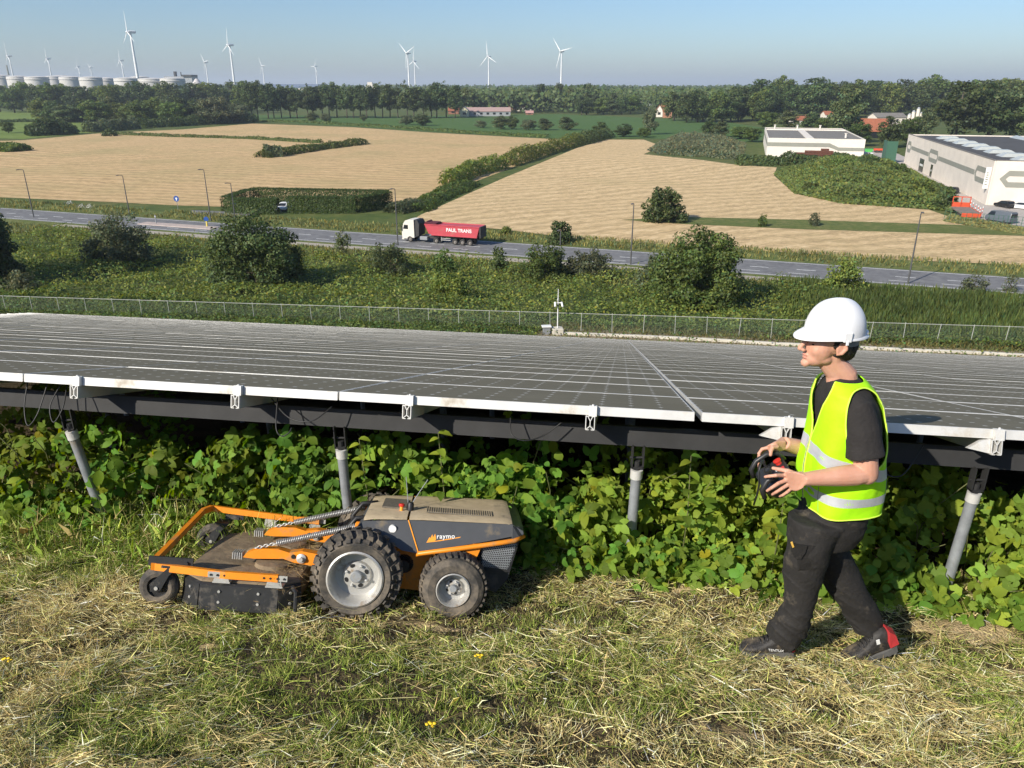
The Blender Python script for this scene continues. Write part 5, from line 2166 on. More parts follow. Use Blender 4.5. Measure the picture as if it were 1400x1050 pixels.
# red emergency stop, sensor puck, aerials, tubes at the nose
m = MB()
m.lathe([(.010, .49), (.010, .53), (.0001, .53)], 14, c=(.335, -.36, 0))
es = m.build('stop_base', M_OPRINT, mower, smooth=True, angle=40)
m = MB()
m.lathe([(.016, .530), (.018, .538), (.014, .545), (.0001, .546)], 16, c=(.335, -.36, 0))
M_RED = mat('red_plastic', (.55, .03, .02), rough=.4)
m.build('stop_button', M_RED, es, smooth=True, angle=40)
m = MB()
m.lathe([(.018, .50), (.02, .545), (.014, .555), (.0001, .556)], 12, c=(.285, -.37, 0))
m.build('switch', M_BLACK, mower, smooth=True, angle=40)
for (x_, y_, dx_) in ((.30, -.42, .10), (.30, -.46, -.03)):
    m = MB()
    m.tube([(x_, y_, .50), (x_ - dx_, y_ - .02, .68)], .0022, 5)
    m.build('aerial', M_STEEL, mower)
m = MB()
m.lathe([(.021, -.03), (.021, .0), (.0001, .0)], 20, axis='y', c=(.365, YN + (YT - YN) * (.445 - .33) / .17 + .010, .445))
m.build('white_disc', M_WPRINT, mower, smooth=True, angle=40)
for k, (x_, z_, y_) in enumerate(((.53, .44, -.30), (.545, .42, -.36), (.53, .46, -.58), (.545, .43, -.66))):
    m = MB()
    m.tube([(x_ - .04, y_, z_ + .03), (x_ + .05, y_ + .01, z_ + .02), (x_ + .10, y_ + .02, z_ - .05), (x_ + .08, y_ + .02, z_ - .14)], .014, 8)
    m.build('hose', M_BLACK, mower, smooth=True)

# lettering and emblem on the rear flank
def on_flank(x_, z_, lift=.0016):
    k = (z_ - .33) / .17
    return Vector((x_, YN + (YT - YN) * k + lift, z_))


nrm_f = Vector((0, .17, .09)).normalized()
fc = bpy.data.curves.new('lettering', 'FONT')
fc.body = 'raymo'
fc.size = .036
fc.space_character = 1.12
fc.extrude = .0004
fc.offset = .0006
fc.materials.append(M_WPRINT)
fo = text_mesh('lettering', fc, mower)
up_f = Vector((0, -.09, .17)).normalized()
rt_f = Vector((-1, 0, .10)).normalized()
up_f2 = nrm_f.cross(rt_f).normalized()
pf = on_flank(.118, .412, .002)
fo.matrix_local = Matrix(((rt_f.x, up_f2.x, nrm_f.x, pf.x), (rt_f.y, up_f2.y, nrm_f.y, pf.y), (rt_f.z, up_f2.z, nrm_f.z, pf.z), (0, 0, 0, 1)))
m = MB()
emb = [(.172, .388), (.128, .396), (.120, .408), (.128, .435), (.138, .416), (.143, .432), (.152, .412), (.158, .416)]
a = [tuple(on_flank(*p, .0018)) for p in emb]
m.face(a)
a = [tuple(on_flank(*p, .0016)) for p in ((.172, .388), (.10, .400), (-.165, .456), (-.165, .4595), (.10, .405))]
m.face(a)
m.build('emblem', M_OPRINT, mower, fix=False)

# ---- cutting deck
deck_out = [(.83, -.10), (.93, -.02), (1.33, -.02), (1.44, -.12), (1.46, -.25), (1.46, mir(-.25)), (1.44, mir(-.12)), (1.33, mir(-.02)), (.93, mir(-.02)), (.83, mir(-.10))]


def grow(pts, k):
    cx, cy = 1.14, YC
    return [(cx + (x_ - cx) * k, cy + (y_ - cy) * k) for x_, y_ in pts]


m = MB()
rings = [[(x_, y_, .045) for x_, y_ in deck_out], [(x_, y_, .142) for x_, y_ in deck_out], [(x_, y_, .152) for x_, y_ in grow(deck_out, .96)], [(x_, y_, .155) for x_, y_ in grow(deck_out, .8)]]
m.loft(rings)
deck = m.build('deck', M_DECKTOP, mower)
m = MB()
m.lathe([(.11, .145), (.10, .175), (.06, .185), (.0001, .187)], 20, c=(1.02, -.30, 0))
m.lathe([(.11, .145), (.10, .175), (.06, .185), (.0001, .187)], 20, c=(1.02, mir(-.30), 0))
m.lathe([(.11, .145), (.10, .175), (.06, .185), (.0001, .187)], 20, c=(1.12, YC, 0))
m.build('spindle_cover', M_DECKTOP, deck, smooth=True, angle=40)['kind'] = 'stuff'
# black skirt in folded panels
sk = grow(deck_out, 1.016)
for i in range(len(sk)):
    if i in (len(sk) - 1,):
        continue
    p, q = Vector((*sk[i], 0)), Vector((*sk[i + 1], 0))
    m = MB()
    d = (q - p).normalized()
    nn = Vector((d.y, -d.x, 0))
    if nn.dot(p - Vector((1.14, YC, 0))) < 0:
        nn = -nn
    a0, b0 = p, q
    vs = []
    for (z_, o_) in ((-.01, .012), (.122, .006), (.148, -.022)):
        for pt in (a0, b0):
            v_ = pt + nn * o_
            vs.append((v_.x, v_.y, z_))
    for (z_, o_) in ((-.01, .004), (.122, -.002), (.142, -.028)):
        for pt in (a0, b0):
            v_ = pt + nn * o_
            vs.append((v_.x, v_.y, z_))
    m._add(vs, [(0, 1, 3, 2), (2, 3, 5, 4), (6, 8, 9, 7), (8, 10, 11, 9), (0, 6, 7, 1), (4, 5, 11, 10), (0, 2, 8, 6), (2, 4, 10, 8), (1, 7, 9, 3), (3, 9, 11, 5)])
    sp = m.build('skirt', M_SKIRT, deck)
    n_b = max(1, round((q - p).length / .22))
    m = MB()
    for j in range(n_b):
        c_ = p.lerp(q, (j + .5) / n_b)
        for z_ in (.035, .092):
            cc = c_ + nn * (.009)
            m.tube([(cc.x, cc.y, z_), tuple(cc + nn * .006 + Vector((0, 0, z_)))], .0075, 8)
    m.build('bolt', M_ZINC, sp, smooth=True, angle=40)['kind'] = 'stuff'
m = MB()
m.tube([(.86, -.03, .13), (.83, .012, .12), (.826, .02, .02)], .012, 8)
m.build('end_bar', M_SKIRT, deck)

# ---- orange bumper guard
def flatbar(pts, h, t, name, mtl, parent=mower):
    m = MB()
    pts = [Vector(p) for p in pts]
    rings = []
    for i, p in enumerate(pts):
        d0 = (pts[i] - pts[i - 1]).normalized() if i else (pts[1] - pts[0]).normalized()
        d1 = (pts[i + 1] - pts[i]).normalized() if i < len(pts) - 1 else d0
        d = (d0 + d1).normalized()
        sd = Vector((d.y, -d.x, 0)).normalized()
        k = 1 / max(.5, abs(d.dot(d0)))
        rings.append([tuple(p + sd * t / 2 * k), tuple(p + sd * t / 2 * k + Vector((0, 0, h))), tuple(p - sd * t / 2 * k + Vector((0, 0, h))), tuple(p - sd * t / 2 * k)])
    m.loft(rings)
    return m.build(name, mtl, parent)


NY, FY = -.035, mir(-.02)
flatbar([(.925, .02, .172), (1.20, .01, .170), (1.585, NY - .03, .165)], .037, .026, 'guard_rail', M_ORANGE)
flatbar([(.90, FY - .03, .215), (1.2, FY - .04, .225), (1.60, FY - .06, .245)], .037, .026, 'guard_rail', M_ORANGE)
flatbar([(1.590, NY - .015, .167), (1.616, NY - .10, .172), (1.630, FY + .03, .245), (1.604, FY - .055, .247)], .037, .026, 'guard_rail', M_ORANGE)
# brackets holding the guard on the deck
for (x_, y_, z0_, z1_) in ((1.22, .0, .150, .168), (.945, .01, .145, .172), (1.22, FY - .04, .155, .222), (.93, FY - .03, .15, .212)):
    m = MB()
    s_ = 1 if y_ > YC else -1
    m.prism([(x_ - .042, z0_), (x_ + .042, z0_), (x_ + .03, z1_ + .02), (x_ - .03, z1_ + .02)], *sorted((y_ + .012 * s_ - .005, y_ + .012 * s_)), axis='y')
    m.box(x_ - .045, x_ + .045, *sorted((y_ - .07 * s_, y_ + .012 * s_)), z0_ - .008, z0_)
    br = m.build('guard_bracket', M_ZINC, mower)
    m = MB()
    m.box(x_ - .068, x_ + .068, *sorted((y_ + .013 * s_, y_ + .018 * s_)), z1_ + .004, z1_ + .034)
    m.build('slotted_plate', M_ZINC, br)
    m = MB()
    for dx_ in (-.052, -.018, .018, .052):
        m.tube([(x_ + dx_, y_ + .016 * s_, z1_ + .019), (x_ + dx_, y_ + .024 * s_, z1_ + .019)], .006, 8)
    m.build('bolt', M_BLACK, br)['kind'] = 'stuff'
# ---- casters
for y_, s_ in ((NY - .05, 1), (FY + .0, -1)):
    c = bpy.data.objects.new('caster', None)
    link(c, mower)
    c.location = (1.565, y_, .075)
    m = MB()
    m.lathe([(.055, -.032), (.075, -.036), (.098, -.022), (.103, -.01), (.103, .01), (.098, .022), (.075, .036), (.055, .032)], 36, axis='y', closed=True)
    m.build('tyre', M_TYRE, c, smooth=True, angle=40)
    m = MB()
    m.lathe([(.0001, .03), (.018, .032), (.022, .018), (.05, .016), (.062, .028), (.064, .03), (.064, -.03), (.05, -.016), (.0001, -.02)], 30, axis='y')
    m.build('rim', M_BLACK, c, smooth=True, angle=40)
    m = MB()
    for q_ in (1, -1):
        m.prism([(.03, -.02), (.035, .02), (-.055, .115), (-.11, .125), (-.06, .07), (-.02, -.015)], q_ * .045 - .004, q_ * .045 + .004, axis='y')
    m.box(-.10, -.02, -.05, .05, .112, .124)
    m.build('fork', M_SKIRT, c)
    m = MB()
    m.tube([(0, -.055, 0), (0, .055, 0)], .010, 10)
    m.build('axle', M_ZINC, c, smooth=True, angle=40)
    m = MB()
    m.box(-.175, .055 if s_ > 0 else -.06, -.012 * 1 + .03 * s_, .0 + .03 * s_, .115 if s_ > 0 else .13, .165 if s_ > 0 else .16)
    m.tube([(-.145, .03 * s_ - .015, .14), (-.145, .03 * s_ + .012, .14)], .008, 8)
    m.build('mount_plate', M_SKIRT, c)
# ---- lifting arms with springs and chains
for y_ in (-.27, mir(-.27)):
    m = MB()
    outline = [(x_, z_ - .055) for x_, z_ in ((.70, .235), (.72, .300), (.86, .318), (.93, .305), (.99, .320), (1.10, .318), (1.165, .285), (1.18, .262), (1.12, .258), (.96, .268), (.90, .250), (.80, .240))]
    m.prism(outline, y_ - .03, y_ + .03, axis='y')
    arm = m.build('arm', M_ORANGE, mower)
    m = MB()
    m.lathe([(.027, y_ + .031), (.027, y_ + .04), (.012, y_ + .045), (.012, y_ + .06), (.0001, y_ + .06)], 16, axis='y', c=(.86, 0, .223))
    m.lathe([(.014, y_ + .031), (.014, y_ + .045), (.0001, y_ + .045)], 10, axis='y', c=(.755, 0, .225))
    m.lathe([(.010, y_ + .031), (.010, y_ + .042), (.0001, y_ + .042)], 10, axis='y', c=(.735, 0, .20))
    m.build('pivot', M_ZINC, arm, smooth=True, angle=40)['kind'] = 'stuff'
    m = MB()
    m.tube([(.905, y_ + .03, .23), (.905, y_ + .036, .23)], .012, 10)
    m.build('hole', M_HOLE, arm)
    m = MB()
    for k in range(5):
        m.box(1.185 + k * .012, 1.19 + k * .012, y_ - .035, y_ + .035, .195, .233)
    m.build('clamp', M_ZINC, arm)['kind'] = 'stuff'
    # spring: a coil round the line from the chain up to the hood
    A_, B_ = Vector((1.0, y_ + .035, .300)), Vector((.555, y_ + .035, .432))
    d = (B_ - A_).normalized()
    ux = d.orthogonal().normalized()
    uy = d.cross(ux)
    turns = 46
    pts = []
    for k in range(turns * 8 + 1):
        f = k / (turns * 8)
        an = 2 * PI * k / 8
        pts.append(A_.lerp(B_, f) + (ux * math.cos(an) + uy * math.sin(an)) * .0165)
    m = MB()
    m.tube(pts, .0035, 4, caps=False)
    m.tube([A_, B_], .010, 8)
    m.build('spring', M_SPRING, mower, smooth=True)
    m = MB()
    m.tube([B_, B_ + d * .05], .014, 8)
    m.bbox(B_.x - .06, B_.x + .02, B_.y - .02, B_.y + .02, B_.z - .02, B_.z + .022, .006)
    m.build('spring_eye', M_ORANGE, mower, smooth=True, angle=40)
    for k in range(7):
        c_ = A_.lerp(Vector((1.115, y_ + .035, .266)), (k + .5) / 7)
        m = MB()
        up_ = Vector((0, 0, 1)) if k % 2 else Vector((0, 1, 0))
        dl = Vector((1, 0, -.28)).normalized()
        loop = [c_ + dl * .014 * math.cos(q_) + up_ * .008 * math.sin(q_) for q_ in np.linspace(0, 2 * PI, 11)]
        m.tube(loop, .0025, 5, caps=False)
        m.build('chain_link', M_ZINC, mower, smooth=True)
# loose cut grass lying on the deck
rgm = np.random.default_rng(88)
n = 700
B = np.stack([rgm.normal(.90, .08, n), rgm.normal(-.42, .22, n), .15 + .03 * rgm.random(n)], 1)
d = unit(np.stack([rgm.normal(size=n), rgm.normal(size=n), rgm.normal(0, .25, n)], 1))
sd = unit(np.cross(d, rgm.normal(size=(n, 3))))
L_ = rgm.uniform(.03, .09, (n, 1))
V = np.stack([B - sd * .001, B + sd * .001, B + d * L_ + sd * .0006, B + d * L_ - sd * .0006], 1).reshape(-1, 3)
go = meshobj('loose_clippings', quads_mesh('loose_clippings', V, M_BLADE, pick(np.array([(.30, .21, .10), (.22, .15, .07), (.38, .29, .14)]), rgm, n)), mower)
go['kind'] = 'stuff'
# ================================================================== the man with the remote control
M_SKIN = mat('skin', (.60, .33, .235), rough=.5, var=.10, scale=14, col2=(.55, .28, .19), spec=.35, bump=.08, bscale=60)
M_SKIN.node_tree.nodes['Principled BSDF'].inputs['Subsurface Weight'].default_value = .12
M_SKIN.node_tree.nodes['Principled BSDF'].inputs['Subsurface Radius'].default_value = (.012, .005, .003)
M_LIP = mat('lip', (.50, .19, .15), rough=.45)
M_HAIR = mat('dark_hair', (.020, .014, .010), rough=.55, var=.4, scale=40, bump=.8, bscale=120)
M_EYE = mat('eye_dark', (.02, .015, .012), rough=.2)
M_HELMET = mat('helmet_white', (.80, .80, .80), rough=.32, var=.04, scale=4, spec=.5)
M_SHIRT = mat('black_shirt', (.022, .019, .018), rough=.9, var=.25, scale=18, bump=.25, bscale=70)
M_TROUS = mat('black_trousers', (.019, .017, .0155), rough=.85, var=.35, scale=6, dirt=(.075, .062, .045), dirt_amt=.12, dscale=9, bump=.35, bscale=40)
M_VEST = mat('fluorescent_vest', (.43, .92, .001), rough=.75, var=.05, scale=6, bump=.55, bscale=9)
M_REFL = mat('reflective_tape', (.62, .64, .67), rough=.35, metal=.25, var=.12, scale=25)
M_VTRIM = mat('vest_trim', (.66, .95, .08), rough=.7)
M_BOOT = mat('boot_leather', (.034, .031, .029), rough=.65, var=.4, scale=20, dirt=(.16, .125, .08), dirt_amt=.22, dscale=11, bump=.3)
M_SOLE = mat('boot_sole', (.12, .118, .112), rough=.8, var=.3, scale=25)
M_BRED = mat('boot_red', (.60, .045, .05), rough=.6, var=.15, scale=15)
M_GREYP = mat('grey_plastic', (.20, .20, .205), rough=.5)


def Wp(px, py, Y):
    d = ray(px, py)
    t = Y / d[1]
    return Vector((d[0] * t, Y, CAMZ + d[2] * t))


Y0 = 3.14
PB = G(1110, 897)
PB = Vector((1.47, 3.12, 0))
PB.z = gz(PB.x, PB.y)
man = thing('person', 'person in white helmet and yellow safety vest walking with a remote control', 'person', PB)


def P_(px, py, Y=Y0):
    return Wp(px, py, Y) - PB


def ell(mb, c, r, nu=20, nv=12, rot=None):
    """closed ellipsoid"""
    rings = []
    c = Vector(c)
    for i in range(nv + 1):
        th = PI * i / nv
        rr = max(math.sin(th), .02)
        ring = []
        for j in range(nu):
            v = Vector((r[0] * rr * math.cos(2 * PI * j / nu), r[1] * rr * math.sin(2 * PI * j / nu), -r[2] * math.cos(th)))
            if rot:
                v = rot @ v
            ring.append(tuple(c + v))
        rings.append(ring)
    mb.loft(rings)


def fused(name, mb, mtl, parent, voxel, smooth=4, fac=.5, disp=None):
    """overlapping closed shapes grown into one continuous skin"""
    o = mb.build('tmp', mtl, None)
    md = o.modifiers.new('r', 'REMESH')
    md.mode = 'VOXEL'
    md.voxel_size = voxel
    md.adaptivity = 0
    if smooth:
        m2 = o.modifiers.new('s', 'SMOOTH')
        m2.factor = fac
        m2.iterations = smooth
    bpy.context.view_layer.update()
    me = bpy.data.meshes.new_from_object(o.evaluated_get(bpy.context.evaluated_depsgraph_get()))
    me.name = name
    me.materials.clear()
    me.materials.append(mtl)
    bpy.data.objects.remove(o)
    if disp:
        n = len(me.vertices)
        co = np.empty(n * 3, dtype=np.float32)
        me.vertices.foreach_get('co', co)
        no = np.empty(n * 3, dtype=np.float32)
        me.vertices.foreach_get('normal', no)
        co, no = co.reshape(-1, 3), no.reshape(-1, 3)
        co = co + no * disp(co)[:, None]
        me.vertices.foreach_set('co', co.astype(np.float32).ravel())
        me.update()
    me.shade_smooth()
    return meshobj(name, me, parent)


# ---- head, neck, arms and hands: one body
HC = P_(1136, 464)
ht = Matrix.Rotation(R(6), 3, 'Y') @ Matrix.Rotation(R(6), 3, 'Z')       # chin a little down, face a little to the camera


def Hd(x, y, z):
    return HC + ht @ Vector((x, y, z))


b = MB()


def he(c, r):
    ell(b, Hd(*c), r, rot=ht)


he((.012, 0, .022), (.098, .077, .098))
he((-.040, 0, -.035), (.062, .061, .082))
he((-.050, 0, -.086), (.048, .045, .038))
he((-.088, 0, -.112), (.020, .022, .019))
he((-.022, 0, -.080), (.050, .053, .034))
he((-.088, 0, .004), (.022, .046, .016))
he((-.060, .024, -.045), (.034, .032, .034))
he((-.060, -.024, -.045), (.034, .032, .034))
b.tube([Hd(-.100, 0, .004), Hd(-.116, 0, -.024), Hd(-.131, 0, -.046)], [.009, .0095, .011], 10)
he((-.127, 0, -.050), (.013, .013, .010))
he((-.116, .012, -.053), (.010, .007, .008))
he((-.116, -.012, -.053), (.010, .007, .008))
he((-.097, 0, -.074), (.012, .021, .007))
he((-.095, 0, -.087), (.012, .019, .007))
for sg in (1, -1):
    b.tube([Hd(.008, sg * .075, .012), Hd(.026, sg * .083, .006), Hd(.030, sg * .085, -.014), Hd(.018, sg * .081, -.036), Hd(.002, sg * .075, -.044), Hd(-.004, sg * .074, -.02), Hd(.004, sg * .075, .008)], [.007, .008, .008, .008, .008, .006, .006], 8)
    ell(b, Hd(.012, sg * .076, -.016), (.016, .006, .024), rot=ht)
b.tube([Hd(.020, 0, -.04), Hd(.035, 0, -.095), P_(1155, 512), P_(1158, 545)], [.050, .047, .051, .062], 16)
b.tube([Hd(-.02, 0, -.085), P_(1141, 510), P_(1144, 535)], [.032, .038, .045], 12)
# hidden trunk that ties head and arms together
b.tube([P_(1158, 535), P_(1157, 580), P_(1150, 650), P_(1140, 690)], [.07, .10, .10, .10], 14)
b.tube([P_(1176, 566, Y0 - .15), P_(1160, 556, Y0), P_(1150, 560, Y0 + .15)], [.035, .05, .035], 12)
# near arm
nS, nE, nW = P_(1177, 564, 2.985), P_(1185, 648, 2.94), P_(1098, 655, 2.90)
mid_u = nS.lerp(nE, .55)
b.tube([nS.lerp(nE, .12), mid_u, nE.lerp(nS, .12), nE], [.036, .050, .051, .048], 16)
ell(b, nE, (.047, .046, .047))
b.tube([nE.lerp(nS, .02), nE.lerp(nW, .18), nE.lerp(nW, .38), nE.lerp(nW, .72), nW], [.044, .047, .045, .036, .028], 16)
# far arm
fS, fE, fW = P_(1142, 560, 3.30), P_(1150, 628, 3.40), P_(1072, 606, 3.24)
b.tube([fS.lerp(fE, .12), fS.lerp(fE, .6), fE], [.035, .048, .047], 14)
b.tube([fE, fE.lerp(fW, .3), fE.lerp(fW, .7), fW], [.046, .049, .040, .031], 14)


def finger(pts, r0, r1):
    n = len(pts)
    rad = [r0 + (r1 - r0) * i / (n - 1) for i in range(n)]
    b.tube(pts, rad, 10)
    ell(b, pts[-1], (r1 * 1.0,) * 3, 10, 8)
    for i in range(n - 1):
        ell(b, pts[i], (rad[i] * 1.06,) * 3, 10, 8)


# near hand: palm on the right flank of the control, fingers under and along it, thumb on top
YH = 2.91
pk = [P_(1074, 650, YH + .01), P_(1074, 657, YH), P_(1077, 663, YH + .0), P_(1082, 668, YH + .01)]
b.loft([[tuple(nW + Vector((0, -.018, .028))), tuple(nW + Vector((0, -.022, -.03))), tuple(nW + Vector((0, .016, -.028))), tuple(nW + Vector((0, .018, .028)))],
        [tuple(P_(1087, 645, YH - .014)), tuple(P_(1089, 672, YH - .014)), tuple(P_(1089, 670, YH + .02)), tuple(P_(1087, 645, YH + .024))],
        [tuple(P_(1073, 645, YH - .008)), tuple(P_(1080, 670, YH - .008)), tuple(P_(1080, 668, YH + .018)), tuple(P_(1073, 646, YH + .02))]])
finger([pk[0], P_(1061, 650, YH - .01), P_(1052, 651, YH + .004), P_(1046, 652, YH + .022)], .0095, .0072)
finger([pk[1], P_(1064, 661, YH - .012), P_(1055, 667, YH - .002), P_(1049, 671, YH + .018)], .0098, .0074)
finger([pk[2], P_(1069, 668, YH - .010), P_(1061, 673, YH + .0), P_(1056, 676, YH + .02)], .0093, .0070)
finger([pk[3], P_(1076, 673, YH - .006), P_(1070, 677, YH + .006), P_(1066, 678.5, YH + .022)], .0084, .0064)
finger([P_(1089, 649, YH + .012), P_(1077, 644, YH + .028), P_(1066, 642, YH + .04), P_(1057, 640, YH + .05)], .0125, .0082)
# far hand: over the top edge of the control
YF = 3.22
b.loft([[tuple(fW + Vector((.0, -.024, .022))), tuple(fW + Vector((0, -.024, -.024))), tuple(fW + Vector((0, .03, -.022))), tuple(fW + Vector((0, .03, .022)))],
        [tuple(P_(1060, 604, YF - .03)), tuple(P_(1062, 618, YF - .03)), tuple(P_(1062, 618, YF + .04)), tuple(P_(1060, 603, YF + .04))],
        [tuple(P_(1049, 609, YF - .03)), tuple(P_(1051, 618, YF - .03)), tuple(P_(1051, 618, YF + .04)), tuple(P_(1049, 609, YF + .04))]])
finger([P_(1062, 611, YF - .035), P_(1056, 612, YF - .05), P_(1054, 617, YF - .065), P_(1053.5, 622, YF - .07)], .0115, .0085)
for k, (dy, x_, y_) in enumerate(((-.018, 1039, 627), (.003, 1037, 631), (.022, 1038, 645), (.04, 1039, 655))):
    finger([P_(1050, 612, YF + dy), P_(1042, 614 + k, YF + dy + .004), P_(1037.5, 620 + k * 3, YF + dy), P_(x_, y_, YF + dy - .01)], .0096, .0074)
body = fused('body', b, M_SKIN, man, .0034, smooth=7)
# face pieces
m = MB()
ell(m, Hd(-.1025, -.002, -.0745), (.0065, .017, .0036), rot=ht)
ell(m, Hd(-.100, -.002, -.0865), (.0065, .016, .0042), rot=ht)
m.build('lips', M_LIP, man, smooth=True)
for sg in (1, -1):
    m = MB()
    ell(m, Hd(-.0925, sg * .031, -.019), (.005, .008, .0035), 12, 8, rot=ht)
    m.build('eye', M_EYE, man, smooth=True)
    m = MB()
    m.tube([Hd(-.106, sg * .012, -.001), Hd(-.105, sg * .030, .004), Hd(-.090, sg * .048, -.001)], [.0025, .003, .002], 6)
    m.build('eyebrow', M_HAIR, man, smooth=True)
# ---- hair showing under the helmet
m = MB()
ell(m, Hd(.046, 0, -.018), (.074, .0795, .066), 28, 18, rot=ht)
ell(m, Hd(.072, 0, -.045), (.045, .060, .042), 24, 14, rot=ht)
for sg in (1, -1):
    ell(m, Hd(-.012, sg * .071, .018), (.014, .010, .040), rot=ht)
rgh = np.random.default_rng(5)
fused('hair', m, M_HAIR, man, .004, 2, disp=lambda c: (vnoise(c[:, 0] * 3 + c[:, 2] * 2, c[:, 1] * 3, 60) - .5) * .006)

# ---- helmet
hel = bpy.data.objects.new('helmet', None)
link(hel, man)
hel.location = Hd(.006, 0, .045)
hel.rotation_euler = (ht @ Matrix.Rotation(R(-4), 3, 'Y')).to_euler()


def dome(rx, ry, h, n=48, lv=16, zs=0.0):
    rings = []
    for i in range(lv + 1):
        f = i / lv
        th = f * PI / 2
        k = math.cos(th) ** .82
        ring = []
        for j in range(n):
            a = 2 * PI * j / n
            x_ = rx * k * math.cos(a)
            y_ = ry * k * math.sin(a)
            z_ = zs + (h - zs) * math.sin(th) ** .96
            # raised ridge along the crown
            z_ += .006 * math.exp(-(y_ / .020) ** 2) * (1 - k) ** .5 * (1 if k < .93 else 0)
            ring.append((x_, y_, z_))
        rings.append(ring)
    return rings


m = MB()
out = dome(.128, .110, .134, zs=-.012)
inn = [[(x_ * .97, y_ * .97, z_ - .003) for x_, y_, z_ in r_] for r_ in out]
m.loft(out, caps=False)
m.loft(inn, caps=False)
n = 48
vs = out[0] + inn[0]
m._add(vs, [(j, (j + 1) % n, n + (j + 1) % n, n + j) for j in range(n)])
m._add(out[-1], [tuple(range(n))])
m.build('shell', M_HELMET, hel, smooth=True, angle=50)
# brim: runs round the edge, long at the front
m = MB()
r0, r1, r2 = [], [], []
for j in range(64):
    a = 2 * PI * j / 64
    c_, s_ = math.cos(a), math.sin(a)
    fr = max(0, -c_) ** 2.2
    bk = max(0, c_) ** 3
    e_ = .006 + .040 * fr + .014 * bk
    r0.append((.126 * c_, .108 * s_, -.004))
    r1.append(((.128 + e_) * c_, (.110 + e_ * .35) * s_, -.012 - .020 * fr - .004 * bk))
    r2.append(((.128 + e_) * c_, (.110 + e_ * .35) * s_, -.017 - .020 * fr - .004 * bk))
m.loft([r0, r1, r2, [(x_ * .96, y_ * .96, z_ - .004) for x_, y_, z_ in r0], r0], caps=False)
m.build('brim', M_HELMET, hel, smooth=True, angle=50)
m = MB()
m.bbox(-.018, .018, -.1165, -.108, -.022, .022, .003)
m.bbox(-.006, .006, -.119, -.112, -.034, -.014, .002)
m.build('side_slot', M_HELMET, hel)
m = MB()
m.tube([(.114, -.05, -.004), (.135, -.02, -.004), (.139, 0, -.004), (.135, .02, -.004), (.114, .05, -.004)], .008, 8)
m.build('rear_lip', M_HELMET, hel, smooth=True)
m = MB()
pts = [(.085 * math.cos(a) + .022, .080 * math.sin(a)) for a in np.linspace(-1.5, 1.5, 16)]
m.loft([[(x_, y_, -.012), (x_ * 1.03, y_ * 1.03, -.012), (x_ * 1.03, y_ * 1.03, -.052), (x_, y_, -.052)] for x_, y_ in pts])
m.build('headband', M_GREYP, hel)
m = MB()
m.tube([(-.03, -.086, -.012), (-.01, -.086, -.03), (.02, -.084, -.02)], .004, 6)
m.build('strap', M_BLACK, hel)

# ---- trunk of the clothes: rings (photo row, front, back, half depth)
LV = [(513, 1133, 1174, .062, .0), (519, 1124, 1186, .118, .0), (528, 1116, 1196, .175, .0), (545, 1110, 1204, .203, .0), (572, 1106, 1207, .205, .0), (602, 1099, 1208, .192, .0), (636, 1092, 1207, .184, .0), (662, 1088.5, 1204, .182, .0), (685, 1090, 1200, .184, .0)]


def trunk_ring(f):
    """f 0..1 down the trunk -> centre, rx, ry"""
    q = f * (len(LV) - 1)
    i = min(int(q), len(LV) - 2)
    t = q - i
    v = [LV[i][k] * (1 - t) + LV[i + 1][k] * t for k in range(4)]
    k_ = 9 * min(1, v[3] / .18)
    pf, pb = P_(v[1] + k_, v[0]), P_(v[2] - k_, v[0])
    return (pf + pb) / 2, (pb - pf).length / 2, v[3] * .90


def trunk_pt(f, phi, off=0.0):
    c_, rx, ry = trunk_ring(f)
    cs_, sn_ = math.cos(phi), math.sin(phi)
    ex = 2 / 2.35
    x_ = -math.copysign(abs(cs_) ** ex, cs_) * (rx + off)
    y_ = -math.copysign(abs(sn_) ** ex, sn_) * (ry + off)
    # the back leans over a little: shoulders pushed towards the far side
    p = c_ + Vector((x_, y_, 0))
    # folds
    k = smooth01(np.array([(f - .2) / .5]))[0]
    w = (.009 * (float(vnoise(phi * 1.1 + f * 1.5, f * 3.1, 1.6)) - .5) * 2 + .004 * math.sin(phi * 7 + f * 11 + 2 * math.sin(phi * 2)) + .007 * math.sin(phi * 4 - f * 3)) * k
    p += Vector((x_, y_, 0)).normalized() * w
    # rear of the hem dips, front rises
    return p


